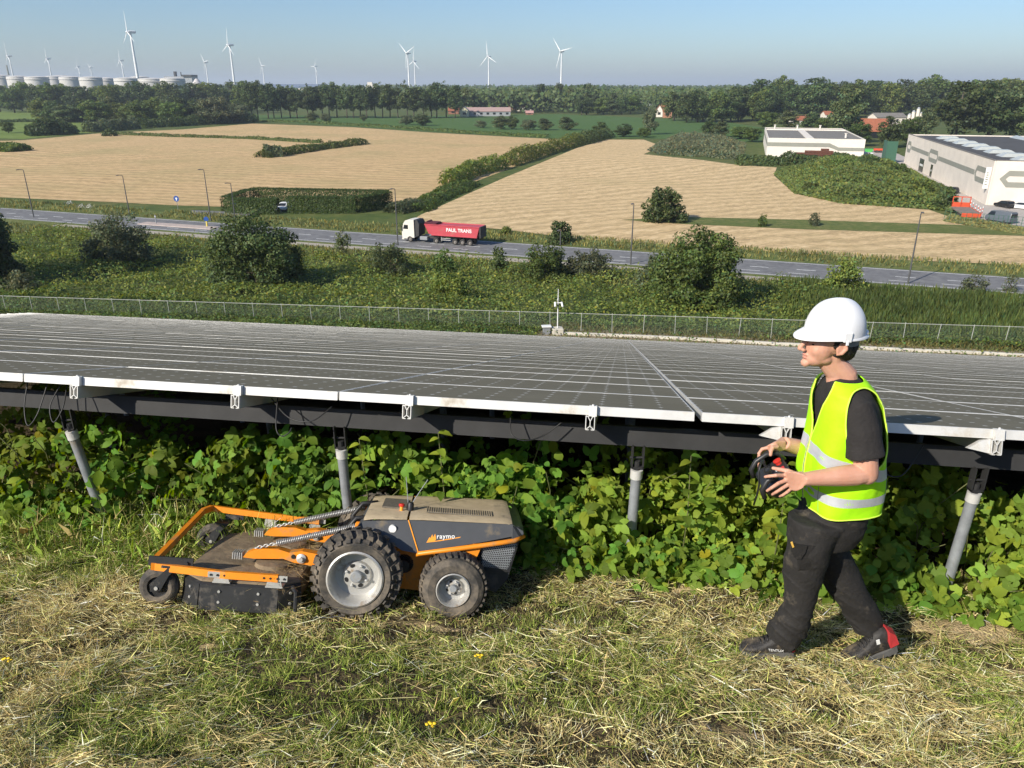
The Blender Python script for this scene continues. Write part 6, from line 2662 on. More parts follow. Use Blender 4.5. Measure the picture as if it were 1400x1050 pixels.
def sheet_trunk(name, mtl, keep, off, thick, nf=52, nphi=120, f0=0.0, f1=1.0):
    m = MB()
    idx = {}
    V, F = [], []
    for i in range(nf + 1):
        f = f0 + (f1 - f0) * i / nf
        for j in range(nphi):
            phi = -PI + 2 * PI * j / nphi
            V.append(tuple(trunk_pt(f, phi, off)))
    for i in range(nf):
        for j in range(nphi):
            f = f0 + (f1 - f0) * (i + .5) / nf
            phi = -PI + 2 * PI * (j + .5) / nphi
            if keep(f, phi):
                F.append((i * nphi + j, i * nphi + (j + 1) % nphi, (i + 1) * nphi + (j + 1) % nphi, (i + 1) * nphi + j))
    m._add(V, F)
    me = bpy.data.meshes.new(name)
    me.from_pydata(m.v, [], m.f)
    bm = bmesh.new()
    bm.from_mesh(me)
    loose = [v for v in bm.verts if not v.link_faces]
    bmesh.ops.delete(bm, geom=loose, context='VERTS')
    bmesh.ops.recalc_face_normals(bm, faces=bm.faces)
    bm.to_mesh(me)
    bm.free()
    me.materials.append(mtl)
    o = meshobj(name, me, man)
    sd = o.modifiers.new('thick', 'SOLIDIFY')
    sd.thickness = thick
    sd.offset = 1
    bpy.context.view_layer.update()
    me2 = bpy.data.meshes.new_from_object(o.evaluated_get(bpy.context.evaluated_depsgraph_get()))
    o.modifiers.clear()
    o.data = me2
    me2.name = name
    me2.shade_smooth()
    me2.set_sharp_from_angle(angle=R(50))
    return o


# T-shirt: trunk and sleeves in one
m = MB()
rings = []
for i in range(25):
    f = i / 24
    rings.append([tuple(trunk_pt(f, -PI + 2 * PI * j / 40, -.010)) for j in range(40)])
m.loft(rings)
for (S_, E_, rr) in ((nS + Vector((-.002, .02, .0)), nE, .070), (fS, fE, .068)):
    d = E_ - S_
    m.tube([S_ + Vector((-.02, (.07 if S_ is not fS else -.07), .0)), S_, S_ + d * .3, S_ + d * .5, S_ + d * .72], [rr * .8, rr * 1.0, rr * 1.12, rr * 1.12, rr * 1.16], 18)
    ell(m, S_ + Vector((-.005, .02 if S_ is not fS else -.02, .0)), (rr * 1.02,) * 3)
def wr(c):
    return (vnoise(c[:, 0] + c[:, 2] * .7, c[:, 1] - c[:, 2] * .6, 16) - .5) * .010
fused('shirt', m, M_SHIRT, man, .006, 3, disp=wr)
m = MB()
pts = [P_(1128, 527, Y0 - .02), P_(1136, 529, Y0 - .055), P_(1153, 522, Y0 - .07), P_(1168, 511, Y0 - .05), P_(1174, 506, Y0), P_(1168, 506, Y0 + .05), P_(1150, 512, Y0 + .075), P_(1134, 520, Y0 + .055), P_(1128, 526, Y0 + .02), P_(1128, 527, Y0 - .02)]
m.tube(pts, .0065, 8, caps=False)
#


def vee(f):
    return R(42) * max(0, 1 - f / .60) ** .85


def in_hole(f, phi):
    """armholes either side"""
    for sg in (1, -1):
        dphi = (phi * sg - R(108)) / R(46)
        df = (f - .40) / .285
        if dphi * dphi + df * df < 1:
            return True
    return False


def keep_vest(f, phi):
    if f < .055:
        return False
    if abs(phi) < vee(f) or abs(phi) < .02:
        return False
    return not in_hole(f, phi)


vest = sheet_trunk('vest', M_VEST, keep_vest, .006, .004)


def band(name, fc, half, tilt, mtl, off=.0108, ph0=-PI, ph1=PI, gap=0.02):
    """tape sewn round the vest; tilt lowers it towards the back"""
    m = MB()
    n = 120
    V, F = [], []
    for j in range(n + 1):
        phi = ph0 + (ph1 - ph0) * j / n
        f = fc + tilt * (1 - math.cos(phi)) / 2
        V += [tuple(trunk_pt(f - half, phi, off)), tuple(trunk_pt(f + half, phi, off))]
    for j in range(n):
        phi = ph0 + (ph1 - ph0) * (j + .5) / n
        f = fc + tilt * (1 - math.cos(phi)) / 2
        if abs(phi) < gap or in_hole(f - half, phi) or in_hole(f + half, phi):
            continue
        F.append((2 * j, 2 * j + 1, 2 * j + 3, 2 * j + 2))
    m._add(V, F)
    me = bpy.data.meshes.new(name)
    me.from_pydata(m.v, [], m.f)
    bm = bmesh.new()
    bm.from_mesh(me)
    bmesh.ops.delete(bm, geom=[v for v in bm.verts if not v.link_faces], context='VERTS')
    bmesh.ops.recalc_face_normals(bm, faces=bm.faces)
    bm.to_mesh(me)
    bm.free()
    me.materials.append(mtl)
    me.shade_smooth()
    return meshobj(name, me, man)


band('reflective_band', .645, .030, .10, M_REFL)
band('reflective_band', .870, .030, .02, M_REFL)
# bright binding along hem, armholes and front edges
def binding(pts, r=.004):
    m = MB()
    m.tube(pts, r, 6, caps=False)
    m.build('binding', M_VTRIM, man, smooth=True)


binding([trunk_pt(1.0, a, .009) for a in np.linspace(.02, 2 * PI - .02, 90)])
for sg in (1, -1):
    binding([trunk_pt(.40 + .285 * math.sin(t), sg * (R(108) + R(46) * math.cos(t)), .009) for t in np.linspace(0, 2 * PI, 60)])
    binding([trunk_pt(f, sg * max(.02, vee(f)), .009) for f in np.linspace(.06, 1.0, 50)])
for sg in (1, -1):
    for ph in (R(38), R(152)):
        m = MB()
        m.tube([trunk_pt(f, sg * ph, .0104) for f in np.linspace(.72 if ph < 1 else .16, .99, 24)], .0013, 5)
        m.build('seam', M_GREYP, man, smooth=True)
m = MB()
m.tube([trunk_pt(f, 0.0, .011) for f in np.linspace(.62, .99, 24)], .003, 6)
m.build('zip', M_GREYP, man, smooth=True)
# ---- trousers
t = MB()
YL, YR = 3.05, 3.20
rings = []
for (py, xf, xb, hd) in ((676, 1101, 1186, .145), (695, 1094, 1183, .15), (715, 1087, 1178, .148), (735, 1084, 1168, .135)):
    pf, pb = P_(xf, py), P_(xb, py)
    c_, rx = (pf + pb) / 2, (pb - pf).length / 2
    rings.append([tuple(c_ + Vector((-rx * math.cos(a), -hd * math.sin(a), 0))) for a in np.linspace(0, 2 * PI, 32, endpoint=False)])
t.loft(rings)


def leg(secs, Ys):
    """secs: (left px, left py, right px, right py) edges of the trouser leg; Ys depth and half depth"""
    rings = []
    for (x0, y0, x1, y1), (Y, hd) in zip(secs, Ys):
        a_, c_ = P_(x0, y0, Y), P_(x1, y1, Y)
        mid = (a_ + c_) / 2
        ax = (c_ - a_) / 2
        rings.append([tuple(mid + ax * math.cos(q) + Vector((0, hd, 0)) * math.sin(q)) for q in np.linspace(0, 2 * PI, 24, endpoint=False)])
    t.loft(rings)


leg([(1078, 705, 1158, 712), (1075, 743, 1134, 743), (1073, 775, 1126, 775), (1072, 800, 1119, 802), (1071, 826, 1112, 836), (1060, 848, 1103, 862), (1048, 868, 1087, 884)],
    [(YL + .02, .105), (YL, .098), (YL, .092), (YL, .084), (YL, .078), (YL + .01, .075), (YL + .02, .074)])
leg([(1096, 712, 1184, 708), (1104, 745, 1150, 735), (1114, 778, 1166, 766), (1128, 806, 1178, 790), (1148, 830, 1190, 818), (1160, 849, 1201, 836), (1166, 866, 1207, 855)],
    [(YR, .105), (YR, .10), (YR, .092), (YR - .01, .084), (YR - .02, .078), (YR - .03, .074), (YR - .04, .070)])


def trw(c):
    a_ = (vnoise(c[:, 0] * 1.0 + c[:, 2] * .9, c[:, 1] + c[:, 2] * .5, 7) - .5) * .024
    # sharp creases across the cloth, thicker towards the boots
    r_ = 1 - np.abs(vnoise(c[:, 0] * .5 + c[:, 1] * .3, c[:, 2] * 1.5 + c[:, 0] * .9, 15) - .5) * 2
    lo_ = .35 + .65 * smooth01((-c[:, 2] + .40) / .35)
    return a_ + (r_ ** 3 - .3) * .016 * lo_


trousers = fused('trousers', t, M_TROUS, man, .0065, 4, disp=trw)
# thigh pocket with flap and the small yellow tag
def patch_on(name, pxs, Y, th, mtl):
    m = MB()
    f_ = [P_(x_, y_, Y) for x_, y_ in pxs]
    bk = [p + Vector((0, th, 0)) for p in f_]
    n_ = len(f_)
    m._add([tuple(p) for p in f_ + bk], [tuple(range(n_)), tuple(reversed(range(n_, 2 * n_)))] + [(j, (j + 1) % n_, n_ + (j + 1) % n_, n_ + j) for j in range(n_)])
    o = m.build(name, mtl, man)
    return o


m = MB()
cpk = P_(1108, 762, YL - .095)
rings = []
for (k, th) in ((0.0, .0), (.5, .012), (1.0, .018)):
    s_ = 1 - .12 * k
    rings.append([tuple(P_(1108 + dx * s_, 762 + dy * s_, YL - .078 - th)) for dx, dy in ((-19, -16), (0, -18), (19, -17), (18, 0), (16, 18), (0, 20), (-17, 18), (-19, 0))])
m.loft(rings)
m.build('pocket', M_TROUS, man, smooth=True, angle=60)
patch_on('pocket_flap', [(1083, 744), (1104, 747), (1101, 756), (1095, 765), (1087, 764), (1082, 755)], YL - .104, .012, M_TROUS)
patch_on('yellow_tag', [(1081, 742), (1083.5, 741), (1086, 748), (1083.5, 749)], YL - .110, .004, mat('tag_yellow', (.7, .42, .08), rough=.6))


# ---- boots
def boot(toe, heel, upv, scale, near):
    """toe and heel: sole points; upv: direction out of the shoe's top"""
    o = bpy.data.objects.new('boot', None)
    link(o, man)
    f_ = (toe - heel)
    L_ = f_.length
    f_ = f_.normalized()
    u_ = (upv - f_ * upv.dot(f_)).normalized()
    s_ = f_.cross(u_)
    o.matrix_local = Matrix(((f_.x, s_.x, u_.x, heel.x), (f_.y, s_.y, u_.y, heel.y), (f_.z, s_.z, u_.z, heel.z), (0, 0, 0, 1)))
    k = L_ / .29
    m = MB()
    secs = [(.0, .028, .075, .115), (.02, .034, .022, .150), (.06, .038, .022, .165), (.10, .040, .022, .155), (.135, .042, .022, .120), (.17, .046, .022, .092), (.21, .049, .022, .076), (.25, .046, .024, .064), (.278, .034, .028, .052), (.29, .014, .032, .042)]
    rings = []
    for (x_, hw, z0_, z1_) in secs:
        ring = []
        for q in np.linspace(0, 2 * PI, 20, endpoint=False):
            c_, sn_ = math.cos(q), math.sin(q)
            ring.append((x_ * k, math.copysign(abs(c_) ** .7, c_) * hw * scale, ((z0_ + z1_) / 2 + math.copysign(abs(sn_) ** .8, sn_) * (z1_ - z0_) / 2) * k))
        rings.append(ring)
    m.loft(rings)
    m.build('upper', M_BOOT, o, smooth=True, angle=60)
    m = MB()
    out_ = [(-.006, .0), (.0, .028), (.03, .036), (.08, .036), (.13, .038), (.18, .047), (.23, .050), (.265, .042), (.288, .024), (.297, .0)]
    poly = out_ + [(x_, -y_) for x_, y_ in reversed(out_[1:-1])]
    poly = [(x_ * k, y_ * scale) for x_, y_ in poly]
    zt = lambda x_: .030 * k + (.012 * k if x_ < .06 * k else 0)
    m._add([(x_, y_, (.004 if .09 * k < x_ < .13 * k else 0) + (.010 * k if x_ > .27 * k else 0)) for x_, y_ in poly] + [(x_ * 1.0, y_ * 1.02, zt(x_)) for x_, y_ in poly],
           [tuple(reversed(range(len(poly)))), tuple(range(len(poly), 2 * len(poly)))] + [(j, (j + 1) % len(poly), len(poly) + (j + 1) % len(poly), len(poly) + j) for j in range(len(poly))])
    m.build('sole', M_SOLE, o, smooth=True, angle=45)
    m = MB()
    for j in range(9):
        xx = (.01 + j * .031) * k
        hw = (.034 if xx < .13 * k else .044) * scale
        m.box(xx, xx + .016 * k, -hw, hw, -.007, .004)
    m.build('tread', M_SOLE, o)['kind'] = 'stuff'
    # red heel panel on the camera side and the back
    m = MB()
    y_ = -.0365 * scale if s_.y > 0 else .0365 * scale
    sg = math.copysign(1, y_)
    if near:
        pl = [(-.004, .085), (.012, .085), (.016, .05), (-.002, .05)]
    else:
        pl = [(-.012, .055), (.040, .055), (.046, .10), (.030, .165), (-.004, .118)]
    vs = [(x_ * k, sg * (.036 if x_ > 0 else .028) * scale * (1.0 if x_ < .03 else 1.08), z_ * k) for x_, z_ in pl]
    vs2 = [(x_ - (.006 if i in (0, len(vs) - 1) else 0), -v_ * .0 - sg * .02 * scale, z_) for i, (x_, v_, z_) in enumerate(vs)]
    m._add([(a_, b_ + sg * .004, c_) for a_, b_, c_ in vs] + vs2, [tuple(range(len(vs)))] + [(j, (j + 1) % len(vs), len(vs) + (j + 1) % len(vs), len(vs) + j) for j in range(len(vs))])
    m.build('red_panel', M_BRED, o)
    # laces
    for j in range(5):
        m = MB()
        xx, zz = (.118 + j * .017) * k, (.140 - j * .0145) * k
        m.tube([(xx, -.026 * scale, zz - .004), (xx, 0, zz + .007), (xx, .026 * scale, zz - .004)], .0032, 6)
        m.build('lace', M_BLACK, o, smooth=True)
    return o, k, sg


toe1, heel1 = P_(1012, 890, 3.09), P_(1083, 895, 3.06)
o1, k1, sg1 = boot(toe1, heel1, Vector((0, 0, 1)), 1.0, True)
m = MB()
m.tube([(.105 * k1, sg1 * .03, .135 * k1), (.125 * k1, sg1 * .01, .150 * k1)], .010, 8)
m.build('red_tab', M_BRED, o1, smooth=True)
fcb = bpy.data.curves.new('lettering', 'FONT')
fcb.body = 'TENTUX'
fcb.size = .019
fcb.extrude = .0006
fcb.materials.append(M_WPRINT)
tb = text_mesh('lettering', fcb, o1)
tb.matrix_local = Matrix(((-1, 0, 0, .150 * k1), (0, 0, sg1, sg1 * .0470), (0, 1, 0, .058 * k1), (0, 0, 0, 1)))
toe2, heel2 = P_(1152, 907, 3.11), P_(1224, 886, 3.12)
o2, k2, sg2 = boot(toe2, heel2, Vector((.25, 0, 1)), 1.0, False)
m = MB()
m.box(.088 * k2, .106 * k2, *sorted((sg2 * .039, sg2 * .0425)), .105 * k2, .135 * k2)
m.build('white_tag', M_WPRINT, o2)

# ================================================================== the remote control (held, a thing of its own)
RB = Wp(1060, 652, 3.06)
rc = thing('remote_control', 'black remote control with side grips held in both hands', 'remote control', RB)
# axes: width runs across the man's front, deck tilts towards his face
wx = Vector((.10, 1, -.10)).normalized()
fw = Vector((-.80, .1, -.60))
fw = (fw - wx * fw.dot(wx)).normalized()
up_ = wx.cross(fw)
if up_.z < 0:
    up_ = -up_
rc.matrix_world = Matrix(((fw.x, wx.x, up_.x, RB.x), (fw.y, wx.y, up_.y, RB.y), (fw.z, wx.z, up_.z, RB.z), (0, 0, 0, 1)))
M_RC = mat('remote_black', (.022, .022, .023), rough=.45, var=.2, scale=15, spec=.5)
m = MB()
rings = []
for (z_, hx, hy, b_) in ((-.060, .030, .085, .012), (-.05, .045, .10, .015), (-.01, .068, .112, .018), (.012, .072, .116, .018), (.018, .066, .110, .016)):
    ring = [(hx - b_, -hy), (hx, -hy + b_), (hx, hy - b_), (hx - b_, hy), (-hx + b_, hy), (-hx, hy - b_), (-hx, -hy + b_), (-hx + b_, -hy)]
    rings.append([(x_, y_, z_) for x_, y_ in ring])
m.loft(rings)
m.build('housing', M_RC, rc, smooth=True, angle=40)
for y_ in (-.118, .118):
    m = MB()
    m.tube([(-.075, y_, -.005), (-.066, y_, .040), (-.02, y_, .062), (.035, y_, .058), (.075, y_, .035), (.085, y_, -.005)], [.010, .012, .012, .012, .012, .011], 10)
    m.build('grip', M_RC, rc, smooth=True)
for y_ in (-.055, .055):
    m = MB()
    m.lathe([(.022, .018), (.020, .026), (.012, .034), (.006, .036), (.006, .058), (.011, .062), (.011, .072), (.0001, .075)], 16, c=(.01, y_, 0))
    m.build('joystick', M_BLACK, rc, smooth=True, angle=40)
m = MB()
m.box(-.056, -.034, -.05, .012, .0178, .0215)
m.build('red_label', M_BRED, rc)
for j in range(5):
    m = MB()
    m.lathe([(.0045, .018), (.0045, .024), (.0001, .025)], 8, c=(-.02 - .0 * j, -.02 + j * .011, 0))
    m.build('button', M_WPRINT, rc, smooth=True, angle=40)
m = MB()
m.lathe([(.014, .018), (.014, .03), (.018, .032), (.018, .038), (.0001, .039)], 14, c=(-.045, .06, 0))
m.build('stop_button', M_RED, rc, smooth=True, angle=40)
m = MB()
MI = rc.matrix_world.inverted()
m.tube([MI @ Wp(x_, y_, Y) for x_, y_, Y in ((1042, 628, 3.0), (1037.5, 645, 2.98), (1038, 662, 2.97), (1035, 677, 2.98), (1030.5, 690, 3.0))], .0042, 8)
m.build('lanyard', M_BLACK, rc, smooth=True)
# ================================================================== things out on the plain
M_WALLW = mat('cream_render', (.74, .68, .60), rough=.85, var=.08, scale=.4, coord='Object')
M_WALLC = mat('cream_panel', (.76, .68, .59), rough=.85, var=.12, scale=.3)
M_BANDG = mat('grey_band', (.28, .28, .235), rough=.85, var=.1, scale=.5)
M_ROOFD = mat('roof_felt', (.075, .072, .07), rough=.9, var=.25, scale=.3)
M_ROOFG = mat('roof_gravel', (.20, .185, .165), rough=.95, var=.2, scale=.5)
M_TILE = mat('red_tile', (.36, .12, .06), rough=.85, var=.25, scale=1.0)
M_BRICK = mat('brick_wall', (.30, .14, .09), rough=.9, var=.25, scale=1.5)
M_SHEETG = mat('grey_sheet', (.33, .34, .35), rough=.6, var=.12, scale=.4)
M_DARKW = mat('dark_opening', (.012, .014, .016), rough=.25)
M_GREEN = mat('green_sheet', (.04, .12, .075), rough=.6, var=.1)
M_CARGLASS = mat('car_glass', (.015, .018, .022), rough=.08)
M_CHROME = mat('lamp_glass', (.7, .7, .68), rough=.2)
M_REDPT = mat('truck_red', (.50, .065, .085), rough=.45, var=.15, scale=.8, dirt=(.30, .16, .11), dirt_amt=.1, dscale=1.0)
M_CABW = mat('cab_white', (.70, .66, .58), rough=.45, var=.08, scale=.8)
M_CHASS = mat('chassis_black', (.035, .034, .033), rough=.7)
M_WHEEL = mat('truck_tyre', (.05, .046, .042), rough=.9, var=.2)
M_HUBG = mat('hub_grey', (.24, .22, .20), rough=.6)
M_TURB = mat('turbine_white', (.74, .75, .75), rough=.5, var=.03, scale=.1)
M_TANK = mat('tank_white', (.58, .56, .53), rough=.6, var=.08, scale=.05)
M_LAMPP = mat('lamp_post', (.10, .10, .10), rough=.6, metal=.3)
M_BLUE = mat('sign_blue', (.02, .08, .32), rough=.4)


def oriented(name, label, cat, origin, xdir, group=None):
    e = thing(name, label, cat, origin, math.atan2(xdir.y, xdir.x), group)
    return e


# ---------------------------------------------------------------- tipper truck
uf, wf = [v for v in ((G(556, 332) - RD0).dot(RDV), (G(600, 334.5) - RD0).dot(RDN))]
tr0 = RP(uf + .9, wf + 1.15, .12)
truck = thing('tipper_truck', 'white lorry with red tipper trailer driving on the road', 'truck', tr0, RANG)
truck.scale = (.92, .92, .92)
# own axes: +x forward, near side = -RS*y
NS = -RS
TL = 14.6


def tbox(name, x0, x1, y0, y1, z0, z1, mtl, parent=truck, b=.06):
    m = MB()
    m.bbox(x0, x1, y0, y1, z0, z1, b)
    return m.build(name, mtl, parent)


m = MB()
cabp = [(.0, .55), (.05, 1.5), (-.02, 2.05), (-.28, 3.05), (-.62, 3.55), (-1.4, 3.75), (-2.25, 3.75), (-2.3, .75), (-1.0, .75), (-.95, .55)]
m.prism(cabp, -1.22, 1.22, axis='y')
cab = m.build('cab', M_CABW, truck)
m = MB()
for s_ in (1, -1):
    m._add([(-.22, s_ * 1.228, 2.15), (-1.15, s_ * 1.228, 2.15), (-1.15, s_ * 1.228, 2.85), (-.42, s_ * 1.228, 2.85)], [(0, 1, 2, 3)])
m._add([(.015, -1.05, 2.1), (.015, 1.05, 2.1), (-.245, 1.0, 3.0), (-.245, -1.0, 3.0)], [(0, 1, 2, 3)])
m.build('window', M_CARGLASS, cab, fix=False)
tbox('mirror', -.05, .1, NS * 1.45 - .08, NS * 1.45 + .08, 1.9, 2.7, M_CHASS, cab)
tbox('mirror', -.05, .1, -NS * 1.45 - .08, -NS * 1.45 + .08, 1.9, 2.7, M_CHASS, cab)
tbox('bumper', -.35, .1, -1.2, 1.2, .32, .62, M_CABW, cab)
m = MB()
m.prism([(-2.32, .9), (-3.1, 1.1), (-3.25, 3.1), (-2.9, 3.72), (-2.32, 3.74)], -1.2, 1.2, axis='y')
m.build('air_deflector', M_CHASS, truck)
tbox('chassis', -7.4, -.8, -.45, .45, .65, 1.0, M_CHASS)
tbox('fuel_tank', -4.7, -3.3, NS * .95 - .3, NS * .95 + .3, .45, 1.05, M_STEEL)
tbox('fuel_tank', -4.7, -3.3, -NS * .95 - .3, -NS * .95 + .3, .45, 1.05, M_STEEL)
tbox('mudguard', -6.95, -5.7, -1.2, 1.2, 1.06, 1.14, M_CHASS)


def twheel(x_, r=.50):
    for s_ in (1, -1):
        w = bpy.data.objects.new('wheel', None)
        link(w, truck)
        w.location = (x_, s_ * 1.22, r)
        w.rotation_euler = (0, 0, 0 if s_ > 0 else PI)
        m = MB()
        m.lathe([(.27, .0), (.44, .02), (r, -.05), (r, -.30), (.44, -.36), (.27, -.34)], 24, axis='y', closed=True)
        m.build('tyre', M_WHEEL, w, smooth=True, angle=40)
        m = MB()
        m.lathe([(.28, .0), (.25, -.10), (.12, -.10), (.11, .0), (.0001, .01)], 18, axis='y', caps=False)
        m.build('rim', M_HUBG, w, smooth=True, angle=40)


for x_ in (-1.45, -6.3, -9.75, -11.1, -12.45):
    twheel(x_)
tbox('trailer_frame', -13.9, -5.5, -.5, .5, 1.02, 1.42, M_CHASS)
tbox('side_guard', -9.0, -7.2, NS * 1.15 - .03, NS * 1.15 + .03, .62, .75, M_ZINC)
tbox('side_guard', -9.0, -7.2, NS * 1.15 - .03, NS * 1.15 + .03, .92, 1.02, M_ZINC)
tbox('support_leg', -7.3, -7.15, NS * .95 - .08, NS * .95 + .08, .35, 1.2, M_STEEL)
# tub: sloping front, raked bottom, ribs and rim
m = MB()
tub = [(-4.3, 3.05), (-5.0, 1.62), (-5.6, 1.50), (-13.7, 1.36), (-14.25, 3.15)]
m.prism(tub, -1.26, 1.26, axis='y')
tubo = m.build('tipper_body', M_REDPT, truck)
m = MB()
for s_ in (1, -1):
    m.bbox(-14.3, -4.25, s_ * 1.29 - .06, s_ * 1.29 + .06, 3.06, 3.22, .03)
    m.bbox(-13.8, -5.5, s_ * 1.27 - .05, s_ * 1.27 + .05, 1.36, 1.56, .03)
m.build('top_rim', M_REDPT, tubo)
tbox('tailgate', -14.5, -14.2, -1.25, 1.25, 1.35, 3.2, M_CHASS)
m = MB()
m.tube([(-4.5, NS * -1.0, 3.35), (-4.5, NS * 1.0, 3.3)], .28, 12)
m.bbox(-6.4, -4.3, -1.1, 1.1, 3.18, 3.42, .1)
m.build('tarp_roll', mat('tarp_dark', (.10, .012, .02), rough=.8), truck)
fct = bpy.data.curves.new('lettering', 'FONT')
fct.body = 'PAUL TRANS'
fct.size = .80
fct.extrude = .004
fct.offset = .02
fct.space_character = 1.0
fct.materials.append(M_WPRINT)
tx = text_mesh('lettering', fct, truck)
# reads left to right as seen from the hill: right = -x
nz = Vector((0, NS, 0))
rt_ = Vector((-1, 0, 0))
tx.matrix_local = Matrix(((rt_.x, 0, nz.x, -8.25), (rt_.y, 0, nz.y, NS * 1.268), (rt_.z, 1, nz.z, 2.18), (0, 0, 0, 1)))


# ---------------------------------------------------------------- lamp posts
def lamp(px, py, hpx, label, arm=0.9):
    b_ = G(px, py)
    h = H_at(b_, hpx) * 1.03
    e = thing('street_lamp', label, 'street lamp', b_, RANG + PI / 2, 'street lamps along the road')
    m = MB()
    m.tube([(0, 0, -.2), (0, 0, h * .5), (0, 0, h - .15)], [.11, .09, .06], 10)
    m.build('pole', M_LAMPP, e, smooth=True, angle=40)
    m = MB()
    m.tube([(0, 0, h - .15), (.15 * arm, 0, h), (arm, 0, h + .08)], .05, 8)
    m.build('arm', M_LAMPP, e, smooth=True)
    m = MB()
    m.bbox(arm - .1, arm + .55, -.16, .16, h + .03, h + .16, .05)
    m.build('lamp_head', M_LAMPP, e)


for (px, py, h, lab) in ((46.5, 298, 62, 'street lamp farthest left, before the stubble'), (178, 299, 56, 'second street lamp from the left, behind the grey shrub'), (288.5, 303, 67, 'street lamp at the side turning'), (544, 336, 74, 'street lamp standing at the truck\'s cab'), (862, 362, 80, 'street lamp left of the largest shrub'), (1241, 388, 94, 'street lamp at the right, casting a shadow on the road'), (322, 303, 50, 'thinner street lamp at the clipped hedge'), (766, 337, 22, 'short pale lamp by the round dark bush')):
    lamp(px, py, h, lab)


# ---------------------------------------------------------------- signs, bollard, bicycles
def sign(px, py, hpx, label, shape, col, back=None, name='road_sign'):
    b_ = G(px, py)
    h = H_at(b_, hpx)
    e = thing(name, label, 'sign', b_, -.1)
    m = MB()
    m.tube([(0, 0, -.1), (0, 0, h)], .045, 8)
    m.build('post', M_STEEL, e, smooth=True, angle=40)
    m = MB()
    if shape == 'round':
        m.lathe([(.0001, -.07), (.55, -.07), (.55, -.05), (.0001, -.05)], 28, axis='y', c=(0, 0, h))
    elif shape == 'tri':
        m.prism([(-.6, h - .55), (.6, h - .55), (.6, h + .5), (-.6, h + .5)], -.08, -.05, axis='y')
    p = m.build('plate', col, e)
    m = MB()
    if shape == 'round':
        m.prism([(-.10, h - .35), (.10, h - .35), (.10, h), (.25, h), (0, h + .32), (-.25, h), (-.10, h)], -.078, -.0705, axis='y')
    else:
        m.prism([(-.42, h - .42), (.42, h - .42), (0, h + .38)], -.088, -.0805, axis='y')
    m.build('symbol', M_WPRINT, p)


sign(244, 290, 18, 'round blue road sign at the edge of the stubble', 'round', M_BLUE)
sign(321.5, 292, 11, 'square blue crossing sign at the clipped hedge', 'tri', M_BLUE)
b_ = G(283.5, 311)
bo = thing('traffic_bollard', 'yellow striped bollard with round sign on the traffic island', 'bollard', b_)
m = MB()
m.tube([(0, 0, 0), (0, 0, 1.1)], .14, 12)
m.build('post', mat('bollard_yellow', (.75, .60, .12), rough=.5), bo, smooth=True, angle=40)
m = MB()
m.lathe([(.0001, -.05), (.42, -.05), (.42, .0), (.0001, .0)], 24, axis='y', c=(0, 0, 1.45))
m.build('sign_disc', M_BLUE, bo)
b_ = G(214, 307)
bo = thing('traffic_bollard', 'slim grey post at the end of the traffic island', 'bollard', b_)
m = MB()
m.tube([(0, 0, 0), (0, 0, 1.7)], .09, 10)
m.build('post', M_STEEL, bo, smooth=True, angle=40)
m = MB()
m.tube([(0, 0, 1.3), (0, 0, 1.55)], .11, 10)
m.build('reflective_ring', M_WPRINT, bo, smooth=True, angle=40)


def bicycle(px, py, rz, label):
    b_ = G(px, py)
    e = thing('bicycle', label, 'bicycle', b_, rz, 'bicycles on the verge')
    M_FR = M_WHITE
    for x_ in (-.55, .55):
        m = MB()
        pts = [(x_ + .34 * math.cos(a), 0, .36 + .34 * math.sin(a)) for a in np.linspace(0, 2 * PI, 25)]
        m.tube(pts, .028, 6, caps=False)
        m.build('wheel', M_GREYP, e)
    m = MB()
    for p, q in (((-.55, 0, .36), (-.12, 0, .85)), ((-.12, 0, .85), (.38, 0, .82)), ((.38, 0, .82), (.0, 0, .32)), ((-.12, 0, .85), (.0, 0, .32)), ((0, 0, .32), (-.55, 0, .36)), ((.55, 0, .36), (.35, 0, 1.0))):
        m.tube([p, q], .03, 6)
    m.build('frame', M_FR, e)
    m = MB()
    m.tube([(.33, -.28, 1.06), (.36, 0, 1.02), (.33, .28, 1.06)], .025, 6)
    m.build('handlebar', M_FR, e)
    m = MB()
    m.bbox(-.28, .02, -.08, .08, .93, 1.0, .03)
    m.build('saddle', M_BLACK, e)


bicycle(95, 281, .4, 'bicycle on the verge, left of the pair')
bicycle(111, 286, .1, 'bicycle on the verge, middle one before the stubble')
bicycle(122, 286, -.2, 'pale bicycle on the verge, nearest the second lamp')


